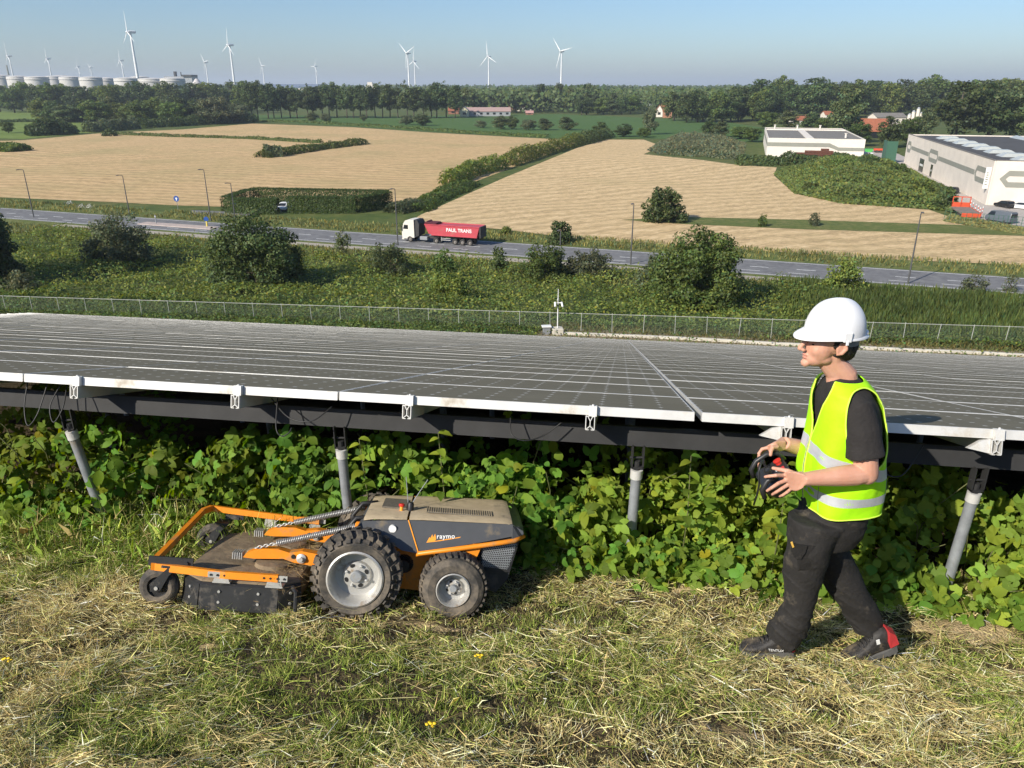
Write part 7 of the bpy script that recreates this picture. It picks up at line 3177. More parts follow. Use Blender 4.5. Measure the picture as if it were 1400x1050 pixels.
# ---------------------------------------------------------------- cars
def car(name, label, base, rz, col, kind='car', cat='car'):
    e = thing(name, label, cat, base, rz)
    if kind == 'car':
        L_, Wd, sill, belt, roof = 4.2, .86, .28, .92, 1.46
        prof = [(2.1, .35), (2.12, .62), (1.95, .78), (1.15, .93), (.35, 1.40), (-.2, 1.46), (-1.3, 1.42), (-1.85, 1.0), (-2.1, .92), (-2.1, .35), (-1.8, .26), (1.9, .26)]
        glass = [(1.02, .96), (.33, 1.36), (-.2, 1.41), (-1.25, 1.38), (-1.68, .98)]
        wx_, r = (1.3, -1.3), .32
    else:
        prof = [(2.45, .4), (2.5, .95), (2.2, 1.15), (1.55, 1.95), (1.1, 2.08), (-2.3, 2.08), (-2.5, 1.9), (-2.5, .4), (-2.2, .32), (2.3, .32)]
        glass = [(1.98, 1.22), (1.46, 1.88), (.6, 1.9), (.6, 1.22)]
        wx_, r = (1.6, -1.5), .36
        Wd = .98
    rings = []
    for (y_, ins, dz_) in ((-Wd, .06, .03), (-Wd * .93, .0, 0), (Wd * .93, 0, 0), (Wd, .06, .03)):
        cx = sum(p[0] for p in prof) / len(prof)
        cz = sum(p[1] for p in prof) / len(prof)
        rings.append([(cx + (x_ - cx) * (1 - ins * .4), y_ * (1 - max(0, z_ - 1.0) * .18), cz + (z_ - cz) * (1 - ins)) for x_, z_ in prof])
    m = MB()
    m.loft(rings)
    m.build('body', col, e, smooth=True, angle=35)
    m = MB()
    for s_ in (1, -1):
        m = MB()
        m._add([(x_, s_ * (Wd * (1 - max(0, z_ - 1) * .18) + .004), z_) for x_, z_ in glass], [tuple(range(len(glass)))])
        m.build('side_window', M_CARGLASS, e, fix=False)
    m = MB()
    fx = [(1.18, .95), (.40, 1.39)] if kind == 'car' else [(2.21, 1.18), (1.58, 1.93)]
    bx = [(-1.86, 1.02), (-1.36, 1.40)] if kind == 'car' else [(-2.512, 1.25), (-2.512, 1.8)]
    for pr in (fx, bx):
        (xa, za), (xb, zb) = pr
        m = MB()
        m._add([(xa + (.02 if xa > 0 else -.02), -Wd * .82, za), (xa + (.02 if xa > 0 else -.02), Wd * .82, za), (xb + (.02 if xa > 0 else -.02), Wd * .74, zb), (xb + (.02 if xa > 0 else -.02), -Wd * .74, zb)], [(0, 1, 2, 3)])
        m.build('windscreen' if xa > 0 else 'rear_window', M_CARGLASS, e, fix=False)
    for x_ in wx_:
        for s_ in (1, -1):
            m = MB()
            m.lathe([(.0001, .03), (r * .55, .03), (r * .6, .0), (r * .95, .0), (r, -.05), (r, -.2), (.0001, -.2)], 20, axis='y')
            w = m.build('wheel', M_WHEEL, e, smooth=True, angle=40)
            w.location = (x_, s_ * (Wd - .02), r)
            w.rotation_euler = (0, 0, 0 if s_ > 0 else PI)
    for s_ in (1, -1):
        m = MB()
        xh = 2.08 if kind == 'car' else 2.46
        m.bbox(xh - .1, xh + .05, s_ * Wd * .74 - .14, s_ * Wd * .74 + .14, .62 if kind == 'car' else .85, .76 if kind == 'car' else 1.05, .03)
        m.build('headlight', M_CHROME, e)
    return e


M_VAN = mat('van_grey', (.10, .115, .135), rough=.35, var=.05)
M_CBLK = mat('car_black', (.02, .02, .022), rough=.25)
M_CWHT = mat('car_white', (.74, .74, .73), rough=.35)
car('van', 'dark grey van parked at the warehouse corner', G(1367, 304), R(110), M_VAN, 'van', 'van')
car('parked_car', 'black car parked behind the grey van', G(1373, 284), R(100), M_CBLK)
car('parked_car', 'white car at the right edge beside the warehouse', G(1394, 286), R(135), M_CWHT)
car('parked_car', 'black car half hidden at the foot of the warehouse wall', G(1302, 264), R(75), M_CBLK)
car('parked_car', 'white car in the gap of the clipped hedge', G(389, 287), R(-95), M_CWHT)

# ---------------------------------------------------------------- large warehouse at the right
BD = Vector((.28, .96, 0)).normalized()         # the yards' long direction
BN = Vector((BD.y, -BD.x, 0))                   # to the right
wc = G(1347, 280.5)
wh = oriented('warehouse', 'large cream warehouse with grey band pattern and black roof', 'warehouse', wc, BN)
# own axes: x to the right, y along the long wall away, z up
WHH = H_at(wc, 57) * 1.03
WLN, WDP = 96.0, 62.0
for i in range(12):                              # concrete wall panels down the long side
    y0_, y1_ = WLN * i / 12, WLN * (i + 1) / 12
    m = MB()
    m.box(-.0, .3, y0_ + .02, y1_ - .02, -.2, WHH)
    m.build('wall_panel', M_WALLC, wh)
for i in range(8):
    x0_, x1_ = .31 + (WDP - .31) * i / 8, .31 + (WDP - .31) * (i + 1) / 8
    m = MB()
    m.box(x0_ + .02, x1_ - .02, -.0, .3, -.2, WHH)
    m.build('wall_panel', M_WALLC, wh)
m = MB()
m.box(.31, WDP, WLN - .3, WLN, -.2, WHH - .05)
m.box(WDP - .3, WDP, .31, WLN - .31, -.2, WHH - .05)
m.build('rear_wall', M_WALLC, wh)
m = MB()
m.box(.32, WDP - .32, .32, WLN - .32, WHH - .9, WHH - .35)
roof = m.build('roof', M_ROOFD, wh)
m = MB()
m.box(-.06, .36, -.06, WLN + .06, WHH + .003, WHH + .14)
m.box(.37, WDP, -.06, .36, WHH + .003, WHH + .14)
m.build('coping', M_ROOFG, wh)
M_SKYL = mat('skylight', (.46, .48, .45), rough=.35, var=.1, scale=1)
for i in range(8):
    y_ = 4 + i * 10.5
    m = MB()
    z_ = WHH - .34
    m._add([(5, y_, z_), (11, y_, z_), (11, y_ + 5, z_), (5, y_ + 5, z_), (6.2, y_ + 1.2, z_ + .7), (9.8, y_ + 1.2, z_ + .7), (9.8, y_ + 3.8, z_ + .7), (6.2, y_ + 3.8, z_ + .7)], [(4, 5, 6, 7), (0, 1, 5, 4), (1, 2, 6, 5), (2, 3, 7, 6), (3, 0, 4, 7)])
    m.build('skylight', M_SKYL, roof)
for x_ in (27, 44):
    for i in range(6):
        m = MB()
        m.prism([(x_, WHH - .34), (x_ + 3.6, WHH - .34), (x_ + 1.8, WHH + .3)], 6 + i * 14.5, 19.8 + i * 14.5, axis='y')
        m.build('skylight', M_SKYL, roof)


def hexband(y0_, y1_, side='x'):
    """raised grey outline of a long hexagon on the wall"""
    zc, hh, t = WHH * .60, WHH * .185, WHH * .12
    d = hh * .9
    o_ = [(y0_, zc), (y0_ + d, zc + hh), (y1_ - d, zc + hh), (y1_, zc), (y1_ - d, zc - hh), (y0_ + d, zc - hh)]
    k = hh - t
    d2 = k * .9
    i_ = [(y0_ + t * 1.1, zc), (y0_ + t * 1.1 + d2, zc + k), (y1_ - t * 1.1 - d2, zc + k), (y1_ - t * 1.1, zc), (y1_ - t * 1.1 - d2, zc - k), (y0_ + t * 1.1 + d2, zc - k)]
    m = MB()
    vs = []
    for (a_, z_) in o_ + i_:
        vs.append((-.03, a_, z_) if side == 'x' else (a_, -.03, z_))
    vs += [((.02, v[1], v[2]) if side == 'x' else (v[0], .02, v[2])) for v in vs]
    F = []
    for j in range(6):
        n_ = (j + 1) % 6
        F += [(j, n_, 6 + n_, 6 + j), (12 + j, 12 + n_, n_, j), (6 + j, 6 + n_, 18 + n_, 18 + j)]
    m._add(vs, F)
    return m.build('grey_band', M_BANDG, wh)


hexband(1.0, 13.0)
hexband(50, 62)
hexband(88, 95)
hexband(1.5, 15, 'y')
for (y0_, y1_) in ((13.2, 49.8), (62.2, 87.8)):
    m = MB()
    m.box(-.03, .02, y0_, y1_, WHH * .54, WHH * .66)
    m.build('grey_band', M_BANDG, wh)
m = MB()
m.box(15.2, WDP - 1, -.03, .02, WHH * .54, WHH * .66)
m.build('grey_band', M_BANDG, wh)
for (y0_, y1_, h_) in ((66, 72, 3.6), (54, 56.5, 3.2)):
    m = MB()
    m.box(-.05, .04, y0_, y1_, .05, h_)
    d_ = m.build('door', M_DARKW, wh)
    m = MB()
    m.box(-.07, -.051, y0_ + .8, y1_ - .8, h_ * .45, h_ * .6)
    m.build('pane', M_WHITE, d_)
m = MB()
m.box(-.9, .0, 1.2, 1.35, WHH * .36, WHH * .84)
bn = m.build('banner', M_WHITE, wh)
m = MB()
for k_, z_ in enumerate((.44, .50, .55, .60, .65, .70)):
    m.box(-.68, -.22 - .1 * (k_ % 2), 1.19, 1.197, WHH * z_, WHH * (z_ + .03))
m.build('print', M_BANDG, bn)['kind'] = 'stuff'
m = MB()
m.tube([(40, 70, WHH - .4), (40, 70, WHH + 12)], .15, 8)
m.build('aerial', M_STEEL, roof)
m = MB()
m.lathe([(.0001, 0), (.8, .15), (1.1, .5), (.0001, .3)], 16, c=(44, 62, WHH))
m.build('dish', M_WHITE, roof)

# ---------------------------------------------------------------- white flat roofed building
bc = G(1047, 215)
WB = oriented('flat_roof_building', 'white flat roofed building with grey stripe behind the stubble', 'building', bc, BN)
BW, BDP, BH = 31.0, 74.0, 6.4
m = MB()
m.box(0, BW, 0, .3, -.2, BH)
m.box(0, .3, .31, BDP, -.2, BH)
m.box(BW - .3, BW, .31, BDP, -.2, BH)
m.box(.31, BW - .31, BDP - .3, BDP, -.2, BH)
m.build('wall', M_WALLW, WB)
m = MB()
m.box(.31, BW - .31, .31, BDP - .31, BH - .8, BH - .25)
rf = m.build('roof', M_ROOFG, WB)
m = MB()
m.box(12.5, 15.0, 2, BDP - 8, BH - .24, BH - .02)
m.build('roof_walkway', M_WALLW, rf)
m = MB()
m.box(.4, BW - .4, BDP - 16, BDP - 15.4, BH - .24, BH + .25)
m.build('roof_curb', M_WALLW, rf)
for (x_, y_) in ((4, BDP - 3), (13, BDP - 3), (22, BDP - 3), (26, 12)):
    m = MB()
    m.tube([(x_, y_, BH - .3), (x_, y_, BH + 1.1)], .35, 10)
    m.tube([(x_, y_, BH + 1.1), (x_, y_, BH + 1.3)], .55, 10)
    m.build('vent', M_WALLW, rf, smooth=True, angle=40)
for i, (x0_, x1_, z0_, z1_) in enumerate(((0, 20.0, 3.7, 5.0), (23, BW, 2.6, 3.7))):
    m = MB()
    m.box(x0_ - .03, x1_ + .03, -.04, .02, z0_, z1_)
    m.build('grey_stripe', M_BANDG, WB)
m = MB()
m.prism([(20.0, 3.7), (23.0, 2.6), (23.0, 3.7), (20.0, 5.0)], -.04, .02, axis='y')
m.build('grey_stripe', M_BANDG, WB)
m = MB()
m.box(-.04, .02, .3, BDP - 1, 3.7, 5.0)
m.build('grey_stripe', M_BANDG, WB)
# stacked rusty steel in front, pallets, skip, machine, green cladding
M_RUST = mat('rusty_steel', (.13, .045, .025), rough=.85, var=.35, scale=2)
st = G(1082, 216.5)
e = oriented('steel_stack', 'low stack of rusty steel beams before the white building', 'stack', st, BN)
for k_, (x0_, x1_, z_) in enumerate(((0, 15.5, 0), (.5, 15, .7), (1, 14.5, 1.4), (4, 13, 2.1), (9, 11.5, 2.8))):
    m = MB()
    m.box(x0_, x1_, -1.2, .9 - k_ * .2, z_, z_ + .6)
    m.build('beam', M_RUST, e)
pl = G(1160, 212)
for k_, (dx, dy, dz_) in enumerate(((0, 2, 0), (1.6, 2, 0), (3.2, 2.2, 0), (0, 2, 1.25), (1.6, 2, 1.25), (4.8, .5, 0), (4.8, -1.6, 0), (6.4, -3, 0))):
    e = oriented('pallet_tank', 'white caged tank on the yard, ' + ordw(k_) + ' of the group beside the white building', 'tank', pl + BN * dx + BD * dy + Vector((0, 0, dz_)), BN, 'caged tanks on the yard')
    m = MB()
    m.bbox(0, 1.3, 0, 1.2, .16, 1.15, .1)
    m.build('container', M_WHITE if k_ % 3 else M_CABW, e)
    m = MB()
    m.box(0, 1.3, 0, 1.2, .0, .13)
    for q in (0, .43, .86, 1.28):
        m.box(q - .02, q + .02, -.03, -.005, .13, 1.2)
    m.box(-.02, 1.32, -.05, -.03, .6, .64)
    m.build('cage', M_STEEL, e)
sk_ = G(1187, 208)
e = oriented('skip', 'small bright green skip on the yard', 'skip', sk_, BN)
m = MB()
m.prism([(-1.6, 1.3), (-1.1, .1), (1.1, .1), (1.6, 1.3)], -1, 1, axis='y')
m.build('tub', mat('skip_green', (.08, .42, .09), rough=.5), e)
m = MB()
m.box(-1.65, 1.65, -1.06, -1.003, 1.18, 1.34)
m.build('rim', M_GREEN, e)
mc = G(1208, 209)
M_ORED = mat('machine_red', (.62, .085, .03), rough=.5, var=.1)
e = oriented('loader', 'orange red loader truck parked by the green cladding', 'vehicle', mc, BN)
m = MB()
m.bbox(1.2, 3.6, -1.2, 1.2, .9, 3.1, .3)
m.build('cab', M_ORED, e)
m = MB()
m.box(1.5, 3.3, -1.23, -1.205, 2.0, 2.8)
m.build('window', M_CARGLASS, e)
m = MB()
m.bbox(-3.5, 1.1, -1.2, 1.2, .8, 1.5, .1)
m.build('bed', M_ORED, e)
for x_ in (-2.6, -1.2, 2.4):
    for s_ in (1, -1):
        m = MB()
        m.lathe([(.0001, -.2), (.5, -.2), (.5, .2), (.0001, .2)], 16, axis='y', c=(x_, s_ * 1.1, .5))
        m.build('wheel', M_WHEEL, e, smooth=True, angle=40)
gcl = G(1225, 223)
e = oriented('green_cladding', 'tall green sheet wall at the end of the large warehouse', 'wall', gcl, BN)
m = MB()
m.box(-3.5, -.3, 0, .3, -.1, 6.6)
m.box(-3.5, -3.2, .3, 7, -.1, 6.6)
m.build('sheet', M_GREEN, e)
m = MB()
for k_ in range(9):
    m.box(-3.45 + k_ * .37, -3.38 + k_ * .37, -.06, -.002, -.1, 6.5)
m.build('rib', M_GREEN, e)['kind'] = 'stuff'
# orange trailer with headboard and striped posts at the yard entrance
ot = G(1318, 294)
e = oriented('flatbed_trailer', 'orange flatbed trailer with headboard at the yard fence', 'trailer', ot, BD)
m = MB()
m.bbox(-4.5, 3.6, -1.6, 1.6, .7, 1.05, .05)
m.build('bed', mat('trailer_boards', (.24, .19, .16), rough=.9, var=.3, scale=1), e)
m = MB()
m.box(-4.6, 3.7, -1.72, -1.605, .55, 1.1)
m.box(-4.7, -4.51, -1.6, 1.6, .3, 1.0)
m.build('side_rail', M_ORED, e)
m = MB()
for (a_, b2_) in ((-1.6, -1.45), (1.45, 1.6), (-.08, .08)):
    m.box(3.6, 3.75, a_, b2_, .9, 3.0)
m.box(3.6, 3.75, -1.6, 1.6, 1.05, 1.9)
m.box(3.6, 3.75, -1.6, 1.6, 2.85, 3.01)
m.build('headboard', M_ORED, e)
for x_ in (-2.8, -1.7):
    for s_ in (1, -1):
        m = MB()
        m.lathe([(.0001, -.15), (.4, -.15), (.4, .15), (.0001, .15)], 16, axis='y', c=(x_, s_ * 1.4, .4))
        m.build('wheel', M_WHEEL, e, smooth=True, angle=40)
for k_, (px, py) in enumerate(((1329, 288), (1332.5, 290), (1336, 292.5), (1338.5, 295), (1342, 294), (1326, 285))):
    b_ = G(px, py)
    e = thing('striped_post', 'red and white striped post by the orange trailer, ' + ordw(k_) + ' of six', 'post', b_, 0, 'striped posts at the yard')
    for j in range(5):
        m = MB()
        m.tube([(0, 0, j * .32), (0, 0, (j + 1) * .32)], .07, 8)
        m.build('stripe', M_ORED if j % 2 else M_WHITE, e)
# yard fence
yf = [G(1290, 302), G(1350, 308), G(1402, 312), G(1460, 320)]
e = thing('yard_fence', 'thin dark wire fence along the edge of the yard', 'fence', (0, 0, 0))
for i in range(3):
    n_ = 8
    for j in range(n_):
        p = yf[i].lerp(yf[i + 1], j / n_)
        m = MB()
        m.tube([(p.x, p.y, 0), (p.x, p.y, 1.9)], .045, 6)
        m.build('post', M_GREEN, e)
    m = MB()
    for z_ in (.3, .8, 1.3, 1.85):
        a_, b2_ = yf[i], yf[i + 1]
        m.tube([(a_.x, a_.y, z_), (b2_.x, b2_.y, z_)], .02, 4)
    m.build('wire', M_GREEN, e)


# ---------------------------------------------------------------- houses and farm buildings
def house(px, py, wpx, hpx, dep, label, wall, roofm, rz=None, gable=False, cat='house', name='house', roof_frac=.45, windows=3):
    b_ = G(px, py)
    w, h = H_at(b_, wpx), H_at(b_, hpx)
    e = thing(name, label, cat, b_, rz or 0)
    hw = h * (1 - roof_frac)
    m = MB()
    if gable:
        m.prism([(-w / 2, -.2), (w / 2, -.2), (w / 2, hw), (0, h), (-w / 2, hw)], 0, dep, axis='y')
    else:
        m.prism([(0, -.2), (dep, -.2), (dep, hw), (dep / 2, h - .1), (0, hw)], -w / 2, w / 2, axis='x')
    m.build('wall', wall, e)
    m = MB()
    t = .25
    if gable:
        for s_ in (1, -1):
            m._add([(s_ * (w / 2 + .5), -.4, hw - .2), (0, -.4, h + .1), (0, dep + .4, h + .1), (s_ * (w / 2 + .5), dep + .4, hw - .2), (s_ * (w / 2 + .5), -.4, hw + t - .2), (0, -.4, h + .1 + t), (0, dep + .4, h + .1 + t), (s_ * (w / 2 + .5), dep + .4, hw + t - .2)], [(0, 1, 2, 3), (4, 5, 6, 7), (0, 1, 5, 4), (2, 3, 7, 6), (3, 0, 4, 7)])
    else:
        for (ya, yb) in ((-.5, dep / 2), (dep + .5, dep / 2)):
            m._add([(-w / 2 - .4, ya, hw - .2), (w / 2 + .4, ya, hw - .2), (w / 2 + .4, yb, h), (-w / 2 - .4, yb, h), (-w / 2 - .4, ya, hw + t - .2), (w / 2 + .4, ya, hw + t - .2), (w / 2 + .4, yb, h + t), (-w / 2 - .4, yb, h + t)], [(0, 1, 2, 3), (4, 5, 6, 7), (0, 1, 5, 4), (1, 2, 6, 5), (3, 0, 4, 7)])
    ro = m.build('roof', roofm, e)
    for k_ in range(windows):
        x_ = -w / 2 + w * (k_ + .5) / windows
        m = MB()
        m.box(x_ - w / windows * .2, x_ + w / windows * .2, -.06, .02, hw * .35, hw * .75)
        m.build('window', M_DARKW, e)
    if cat == 'house':
        m = MB()
        m.box(w * .2, w * .2 + .8, dep / 2 - .4, dep / 2 + .4, h * .8, h + 1.2)
        m.build('chimney', M_BRICK, ro)
    return e


house(667, 159, 62, 11, 14, 'long grey farm shed with pink roof beyond the crop', M_SHEETG, mat('pink_roof', (.40, .27, .24), rough=.85, var=.1), R(3), cat='shed', name='farm_shed', roof_frac=.42, windows=7)
house(635, 159.5, 12, 12, 14, 'pale yellow gable end annex of the farm shed', mat('pale_yellow', (.66, .62, .42), rough=.8), mat('pale_roof', (.55, .50, .45), rough=.8), 0, True, 'shed', 'farm_shed', .4, 1)
house(643, 148, 38, 7, 12, 'white low farm shed behind the pink roofed one', M_WALLW, M_SHEETG, 0, False, 'shed', 'farm_shed', .35, 3)
house(620, 156, 14, 8, 10, 'small brick shed at the end of the tree row', M_BRICK, M_TILE, 0, False, 'shed', 'farm_shed', .45, 1)
house(697, 152, 26, 14, 12, 'brick farmhouse with dark red roof behind the pink roofed shed', M_BRICK, M_TILE, R(8), True, windows=2)
house(719, 152, 24, 11, 12, 'low house with white windows right of the brick farmhouse', M_WALLW, M_TILE, 0, windows=3)
house(724, 157, 10, 5, 6, 'tiny red roofed hut at the edge of the crop', M_BRICK, mat('hut_roof', (.45, .25, .22), rough=.8), 0, False, 'shed', 'farm_shed', .5, 1)
house(901, 160, 9, 15, 12, 'white gabled end of the small country house', M_WALLW, M_TILE, R(-10), True, windows=1)
house(912, 161, 12, 15, 9, 'orange brick wing of the small country house', mat('orange_brick', (.42, .20, .12), rough=.9, var=.2), M_TILE, R(-10), False, windows=1)
house(788, 148, 22, 10, 12, 'distant house half hidden by trees left of the low clump', M_BRICK, M_TILE, 0, windows=2)
house(878, 145, 28, 10, 18, 'grey roofed barn among the trees above the gabled house', M_SHEETG, M_ROOFG, 0, False, 'barn', 'barn', .6, 2)
house(1192, 189, 40, 24, 18, 'red tiled barn between the two warehouses', M_DARKW, M_TILE, R(-16), False, 'barn', 'barn', .62, 2)
house(1098, 170, 26, 10, 10, 'pale house front behind the white flat roofed building', M_WALLW, M_TILE, 0, windows=3)
house(1135, 162, 14, 9, 10, 'small cream house in the trees by the tall pale tree', M_WALLW, M_TILE, 0, windows=2)
house(1218, 170, 40, 14, 14, 'low cream stable block behind the red tiled barn', M_WALLC, M_ROOFG, 0, False, 'barn', 'barn', .35, 5)
dm = G(678, 152)
e = thing('silo', 'round red silo with domed cap behind the farm shed', 'silo', dm)
rr_ = H_at(dm, 7)
m = MB()
m.lathe([(rr_, 0), (rr_, H_at(dm, 8))], 24)
m.build('wall', M_WALLW, e, smooth=True, angle=40)
m = MB()
m.lathe([(rr_ * 1.02, H_at(dm, 8) + .01), (rr_ * .9, H_at(dm, 13)), (rr_ * .4, H_at(dm, 17)), (.01, H_at(dm, 18))], 24)
m.build('dome', mat('dome_red', (.45, .11, .07), rough=.8), e, smooth=True, angle=50)
for k_, (px, top) in enumerate(((1240, 22), (1245, 26), (1251, 30), (1256, 24))):
    b_ = G(px, 178)
    e = thing('silo', ordw(k_) + ' tall cream silo from the left behind the red barn', 'silo', b_, 0, 'cream silos')
    rr_ = H_at(b_, 2.3)
    hh_ = H_at(b_, top)
    m = MB()
    m.lathe([(rr_, 0), (rr_, hh_ * .9)], 16)
    m.build('barrel', M_WALLC, e, smooth=True, angle=40)
    m = MB()
    m.lathe([(rr_ * 1.04, hh_ * .9 + .01), (rr_ * .6, hh_ * .97), (.05, hh_)], 16)
    m.build('cap', M_SHEETG, e, smooth=True, angle=40)

# ---------------------------------------------------------------- oil tanks and works at the left
TANKL = ['white oil tank on the skyline, ' + ordw(i) + ' from the left edge' for i in range(14)]
_px = (8, 45, 66, 90, 113, 133, 159, 179, 205, 237, 264, 121, 222, 33)
TANKL = [TANKL[sorted(_px).index(p)] for p in _px]


def at_far(px, D):
    return Vector(((px - 700) / FPX * D * .99, D, 0))


for k_, (px, w, top, D) in enumerate(((8, 32, 105.5, 1200), (45, 26, 104, 1300), (66, 26, 105, 1240), (90, 28, 105.5, 1220), (113, 24, 105, 1300), (133, 26, 105.5, 1260), (159, 27, 106, 1180), (179, 22, 107, 1220), (205, 30, 107, 1150), (237, 32, 107.5, 1100), (264, 30, 107, 1080), (121, 22, 104.5, 1380), (222, 22, 105.5, 1330), (33, 22, 104.5, 1400))):
    b_ = at_far(px, D)
    h_ = CAMZ + (117.3 - top) / FPX * D
    e = thing('oil_tank', ordw(k_) + ' listed white oil tank on the skyline, its rim cut by the trees', 'tank', b_, 0, 'white oil tanks')
    e['label'] = TANKL[k_]
    r_ = w / 2 / FPX * D
    m = MB()
    m.lathe([(r_, 0), (r_, h_ - 2.2)], 40)
    m.build('shell', M_TANK, e, smooth=True, angle=40)
    m = MB()
    m.lathe([(r_ * 1.012, h_ - 2.19), (r_ * 1.012, h_ - 1.7), (r_ * .6, h_ - .5), (.1, h_)], 40)
    m.build('roof', M_TANK, e, smooth=True, angle=30)
    m = MB()
    pts = [(r_ * 1.02 * math.cos(a), r_ * 1.02 * math.sin(a), h_ - 5) for a in np.linspace(0, 2 * PI, 41)]
    m.tube(pts, .5, 5, caps=False)
    m.build('wind_girder', M_TANK, e)
b_ = at_far(295, 1000)
e = thing('cone_store', 'pale cone shaped store among the trees below the tanks', 'storage dome', b_)
r_ = 15 / FPX * 1000
m = MB()
m.lathe([(r_, 0), (r_, 14)], 32)
m.build('wall', M_TANK, e, smooth=True, angle=40)
m = MB()
m.lathe([(r_ * 1.03, 14.01), (1.6, 31), (.1, 31.2)], 32)
m.build('cone', mat('cone_grey', (.50, .47, .46), rough=.7), e, smooth=True, angle=40)
b_ = at_far(272, 1600)
e = thing('factory_block', 'grey factory block with short chimneys behind the tanks', 'factory', b_)
m = MB()
m.box(-28, 26, 0, 30, 0, 40)
m.build('hall', M_SHEETG, e)
m = MB()
m.box(8, 27, -3, 28, 40.01, 43)
m.build('upper_hall', M_ROOFD, e)
for x_ in (-9, 2):
    m = MB()
    m.tube([(x_, 10, 40), (x_, 10, 49 if x_ < 0 else 48)], 3.2 if x_ < 0 else 1.0, 10)
    m.build('chimney', M_ROOFD, e)
b_ = at_far(410, 1500)
e = thing('long_shed', 'long blue grey roof far behind the tree row', 'shed', b_)
m = MB()
m.box(-55, 60, 0, 40, 0, 19)
m.build('hall', M_WALLW, e)
m = MB()
m.prism([(-.5, 19.02), (40.5, 19.02), (20, 26)], -56, 61, axis='x')
m.build('roof', mat('blue_roof', (.16, .20, .27), rough=.5), e)
b_ = at_far(517, 1700)
e = thing('white_tower', 'small white block standing above the far woods', 'building', b_)
m = MB()
m.box(-5, 5, 0, 8, 0, 30)
m.build('tower', M_WALLW, e)
m = MB()
m.box(-9, 12, .01, 7.9, 0, 22)
m.build('base_block', M_WALLW, e)
for px, top, D, lab, colr in ((30, 87, 1100, 'red and white lattice mast above the left wood', M_ORED), (55, 93, 1500, 'thin grey chimney behind the white tanks', M_BANDG)):
    b_ = at_far(px, D)
    h_ = CAMZ + (117.3 - top) / FPX * D
    e = thing('mast', lab, 'mast', b_)
    n_ = 8
    for j in range(n_):
        m = MB()
        w = 2.2 - 1.2 * j / n_
        if colr is M_ORED:
            for sx in (-1, 1):
                for sy in (-1, 1):
                    m.tube([(sx * w, sy * w, h_ * j / n_), (sx * (w - .15), sy * (w - .15), h_ * (j + 1) / n_)], .35, 5)
            m.tube([(-w, -w, h_ * j / n_), (w, -w, h_ * (j + 1) / n_)], .3, 5)
            m.tube([(w, -w, h_ * j / n_), (-w, -w, h_ * (j + 1) / n_)], .3, 5)
        else:
            m.tube([(0, 0, h_ * j / n_), (0, 0, h_ * (j + 1) / n_)], w, 10)
        m.build('section', (M_ORED if j % 2 else M_WHITE) if colr is M_ORED else M_BANDG, e)


# ---------------------------------------------------------------- wind turbines
def blade_mesh(L_):
    m = MB()
    rings = []
    for (f, c, t) in ((0, .030, .030), (.06, .032, .026), (.18, .062, .016), (.45, .040, .009), (.8, .022, .005), (1.0, .006, .002)):
        rings.append([(c * L_ * (.65 * math.cos(q) - .12 * (f > .05)), t * L_ * math.sin(q), f * L_) for q in np.linspace(0, 2 * PI, 10, endpoint=False)])
    m.loft(rings)
    return m


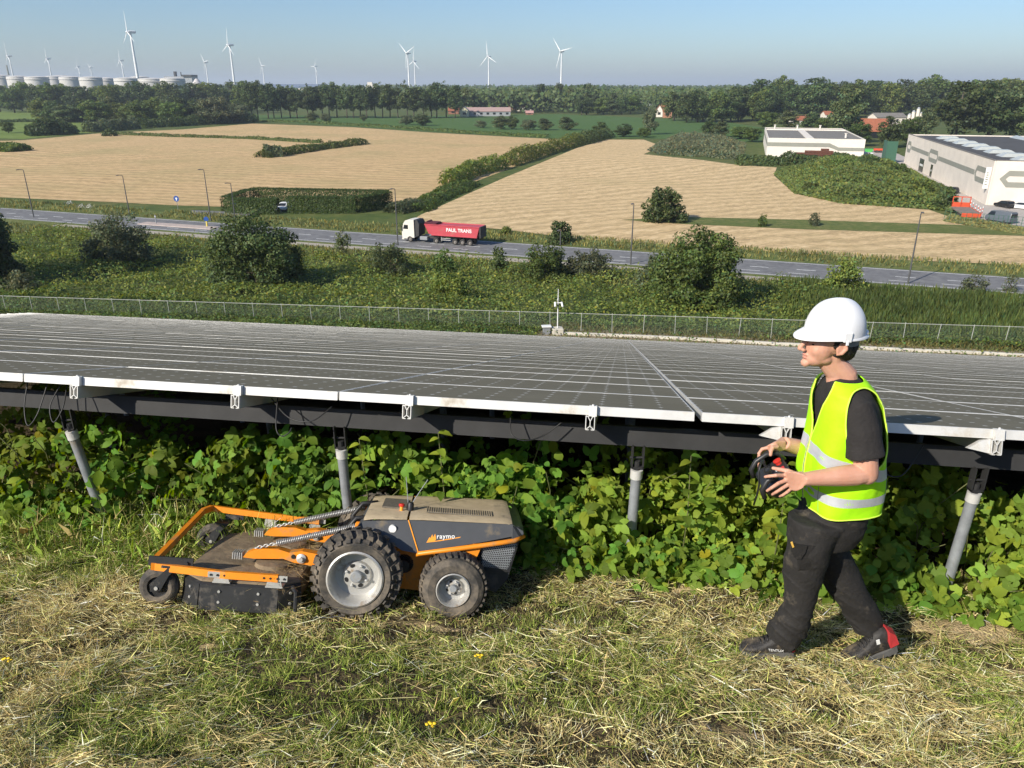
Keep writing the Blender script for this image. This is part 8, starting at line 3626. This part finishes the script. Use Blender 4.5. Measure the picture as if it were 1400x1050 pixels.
def turbine(px, hub_py, label, D=None, hubh=100.0, rot=0.0, yaw=0.0, bl=46.0):
    if D is None:
        D = (hubh - CAMZ) * FPX / (117.3 - hub_py) * .95
    b_ = Vector(((px - 700) / FPX * D * 1.0, D, 0))
    # tower stands upright; hub column px measured at hub height
    fw_ = D * math.cos(PITCH) - (hubh - CAMZ) * math.sin(PITCH)
    b_.x = (px - 700) / FPX * fw_
    e = thing('wind_turbine', label, 'wind turbine', b_, yaw, 'wind turbines on the horizon')
    m = MB()
    m.tube([(0, 0, 0), (0, 0, hubh * .5), (0, 0, hubh - 1.5)], [2.6, 2.0, 1.35], 16)
    m.build('tower', M_TURB, e, smooth=True, angle=40)
    m = MB()
    m.bbox(-2, 2, -3.2, 8, hubh - 1.8, hubh + 2.2, .9)
    m.build('nacelle', M_TURB, e)
    ro = bpy.data.objects.new('rotor', None)
    link(ro, e)
    ro.location = (0, -4.6, hubh)
    ro.rotation_euler = (0, rot, 0)
    m = MB()
    m.lathe([(.01, -2.6), (1.2, -1.9), (1.9, -.3), (1.9, 1.3)], 16, axis='y')
    m.build('spinner', M_TURB, ro, smooth=True, angle=40)
    for k_ in range(3):
        bo_ = blade_mesh(bl).build('blade', M_TURB, ro, smooth=True, angle=40)
        bo_.rotation_euler = (0, k_ * 2 * PI / 3, 0)


for args in ((178, 58, 'tallest wind turbine at the left, seen nearly edge on', None, 100, 0.0, R(-48), 30),
             (314, 72, 'tall wind turbine above the poplar clump, seen edge on', None, 100, .15, R(-48), 32),
             (557.5, 81, 'wind turbine in the pair, nearer one with raised blades', None, 100, R(-52), R(-48), 40),
             (566.5, 90, 'wind turbine in the pair, smaller one just right', None, 100, R(8), R(-48), 42),
             (668, 84.5, 'wind turbine left of the rightmost one', None, 100, R(-6), R(-48), 42),
             (768, 79, 'rightmost wind turbine above the farms', None, 100, R(-40), R(-48), 40),
             (359, 95, 'small far wind turbine right of the poplars', None, 100, R(-30), R(-48), 40),
             (431.5, 95.5, 'small far wind turbine above the long row of trees', None, 100, R(30), R(-48), 40),
             (281, 91, 'small far wind turbine above the factory block', None, 100, R(-40), R(-48), 40),
             (165.5, 89, 'small far wind turbine just left of the tallest', None, 100, R(5), R(-48), 40),
             (65.5, 87, 'small far wind turbine over the left tanks', None, 100, R(10), R(-48), 40),
             (12, 84, 'far wind turbine nearest the left edge', None, 100, R(0), R(-48), 40),
             (107, 96, 'faint far wind turbine above the tanks, left of two', None, 100, R(20), R(-48), 40),
             (124, 97, 'faint far wind turbine above the tanks, right of two', None, 100, R(70), R(-48), 40)):
    turbine(*args)
# ================================================================== thin summer haze over the plain
mb = MB()
mb.box(-20500, 20500, -20500, 20500, -1.5, 165)
hz, hnt, hbs = nodes_of('haze_air')
hnt.nodes.remove(hbs)
pv = hnt.nodes.new('ShaderNodeVolumePrincipled')
pv.inputs['Color'].default_value = (.80, .89, 1.0, 1)
pv.inputs['Density'].default_value = HAZE_DENSITY
pv.inputs['Anisotropy'].default_value = .1
hnt.links.new(pv.outputs[0], hnt.nodes['Material Output'].inputs['Volume'])
ho = mb.build('haze', hz)
tag(ho, 'thin summer haze over the plain', None, kind='stuff')
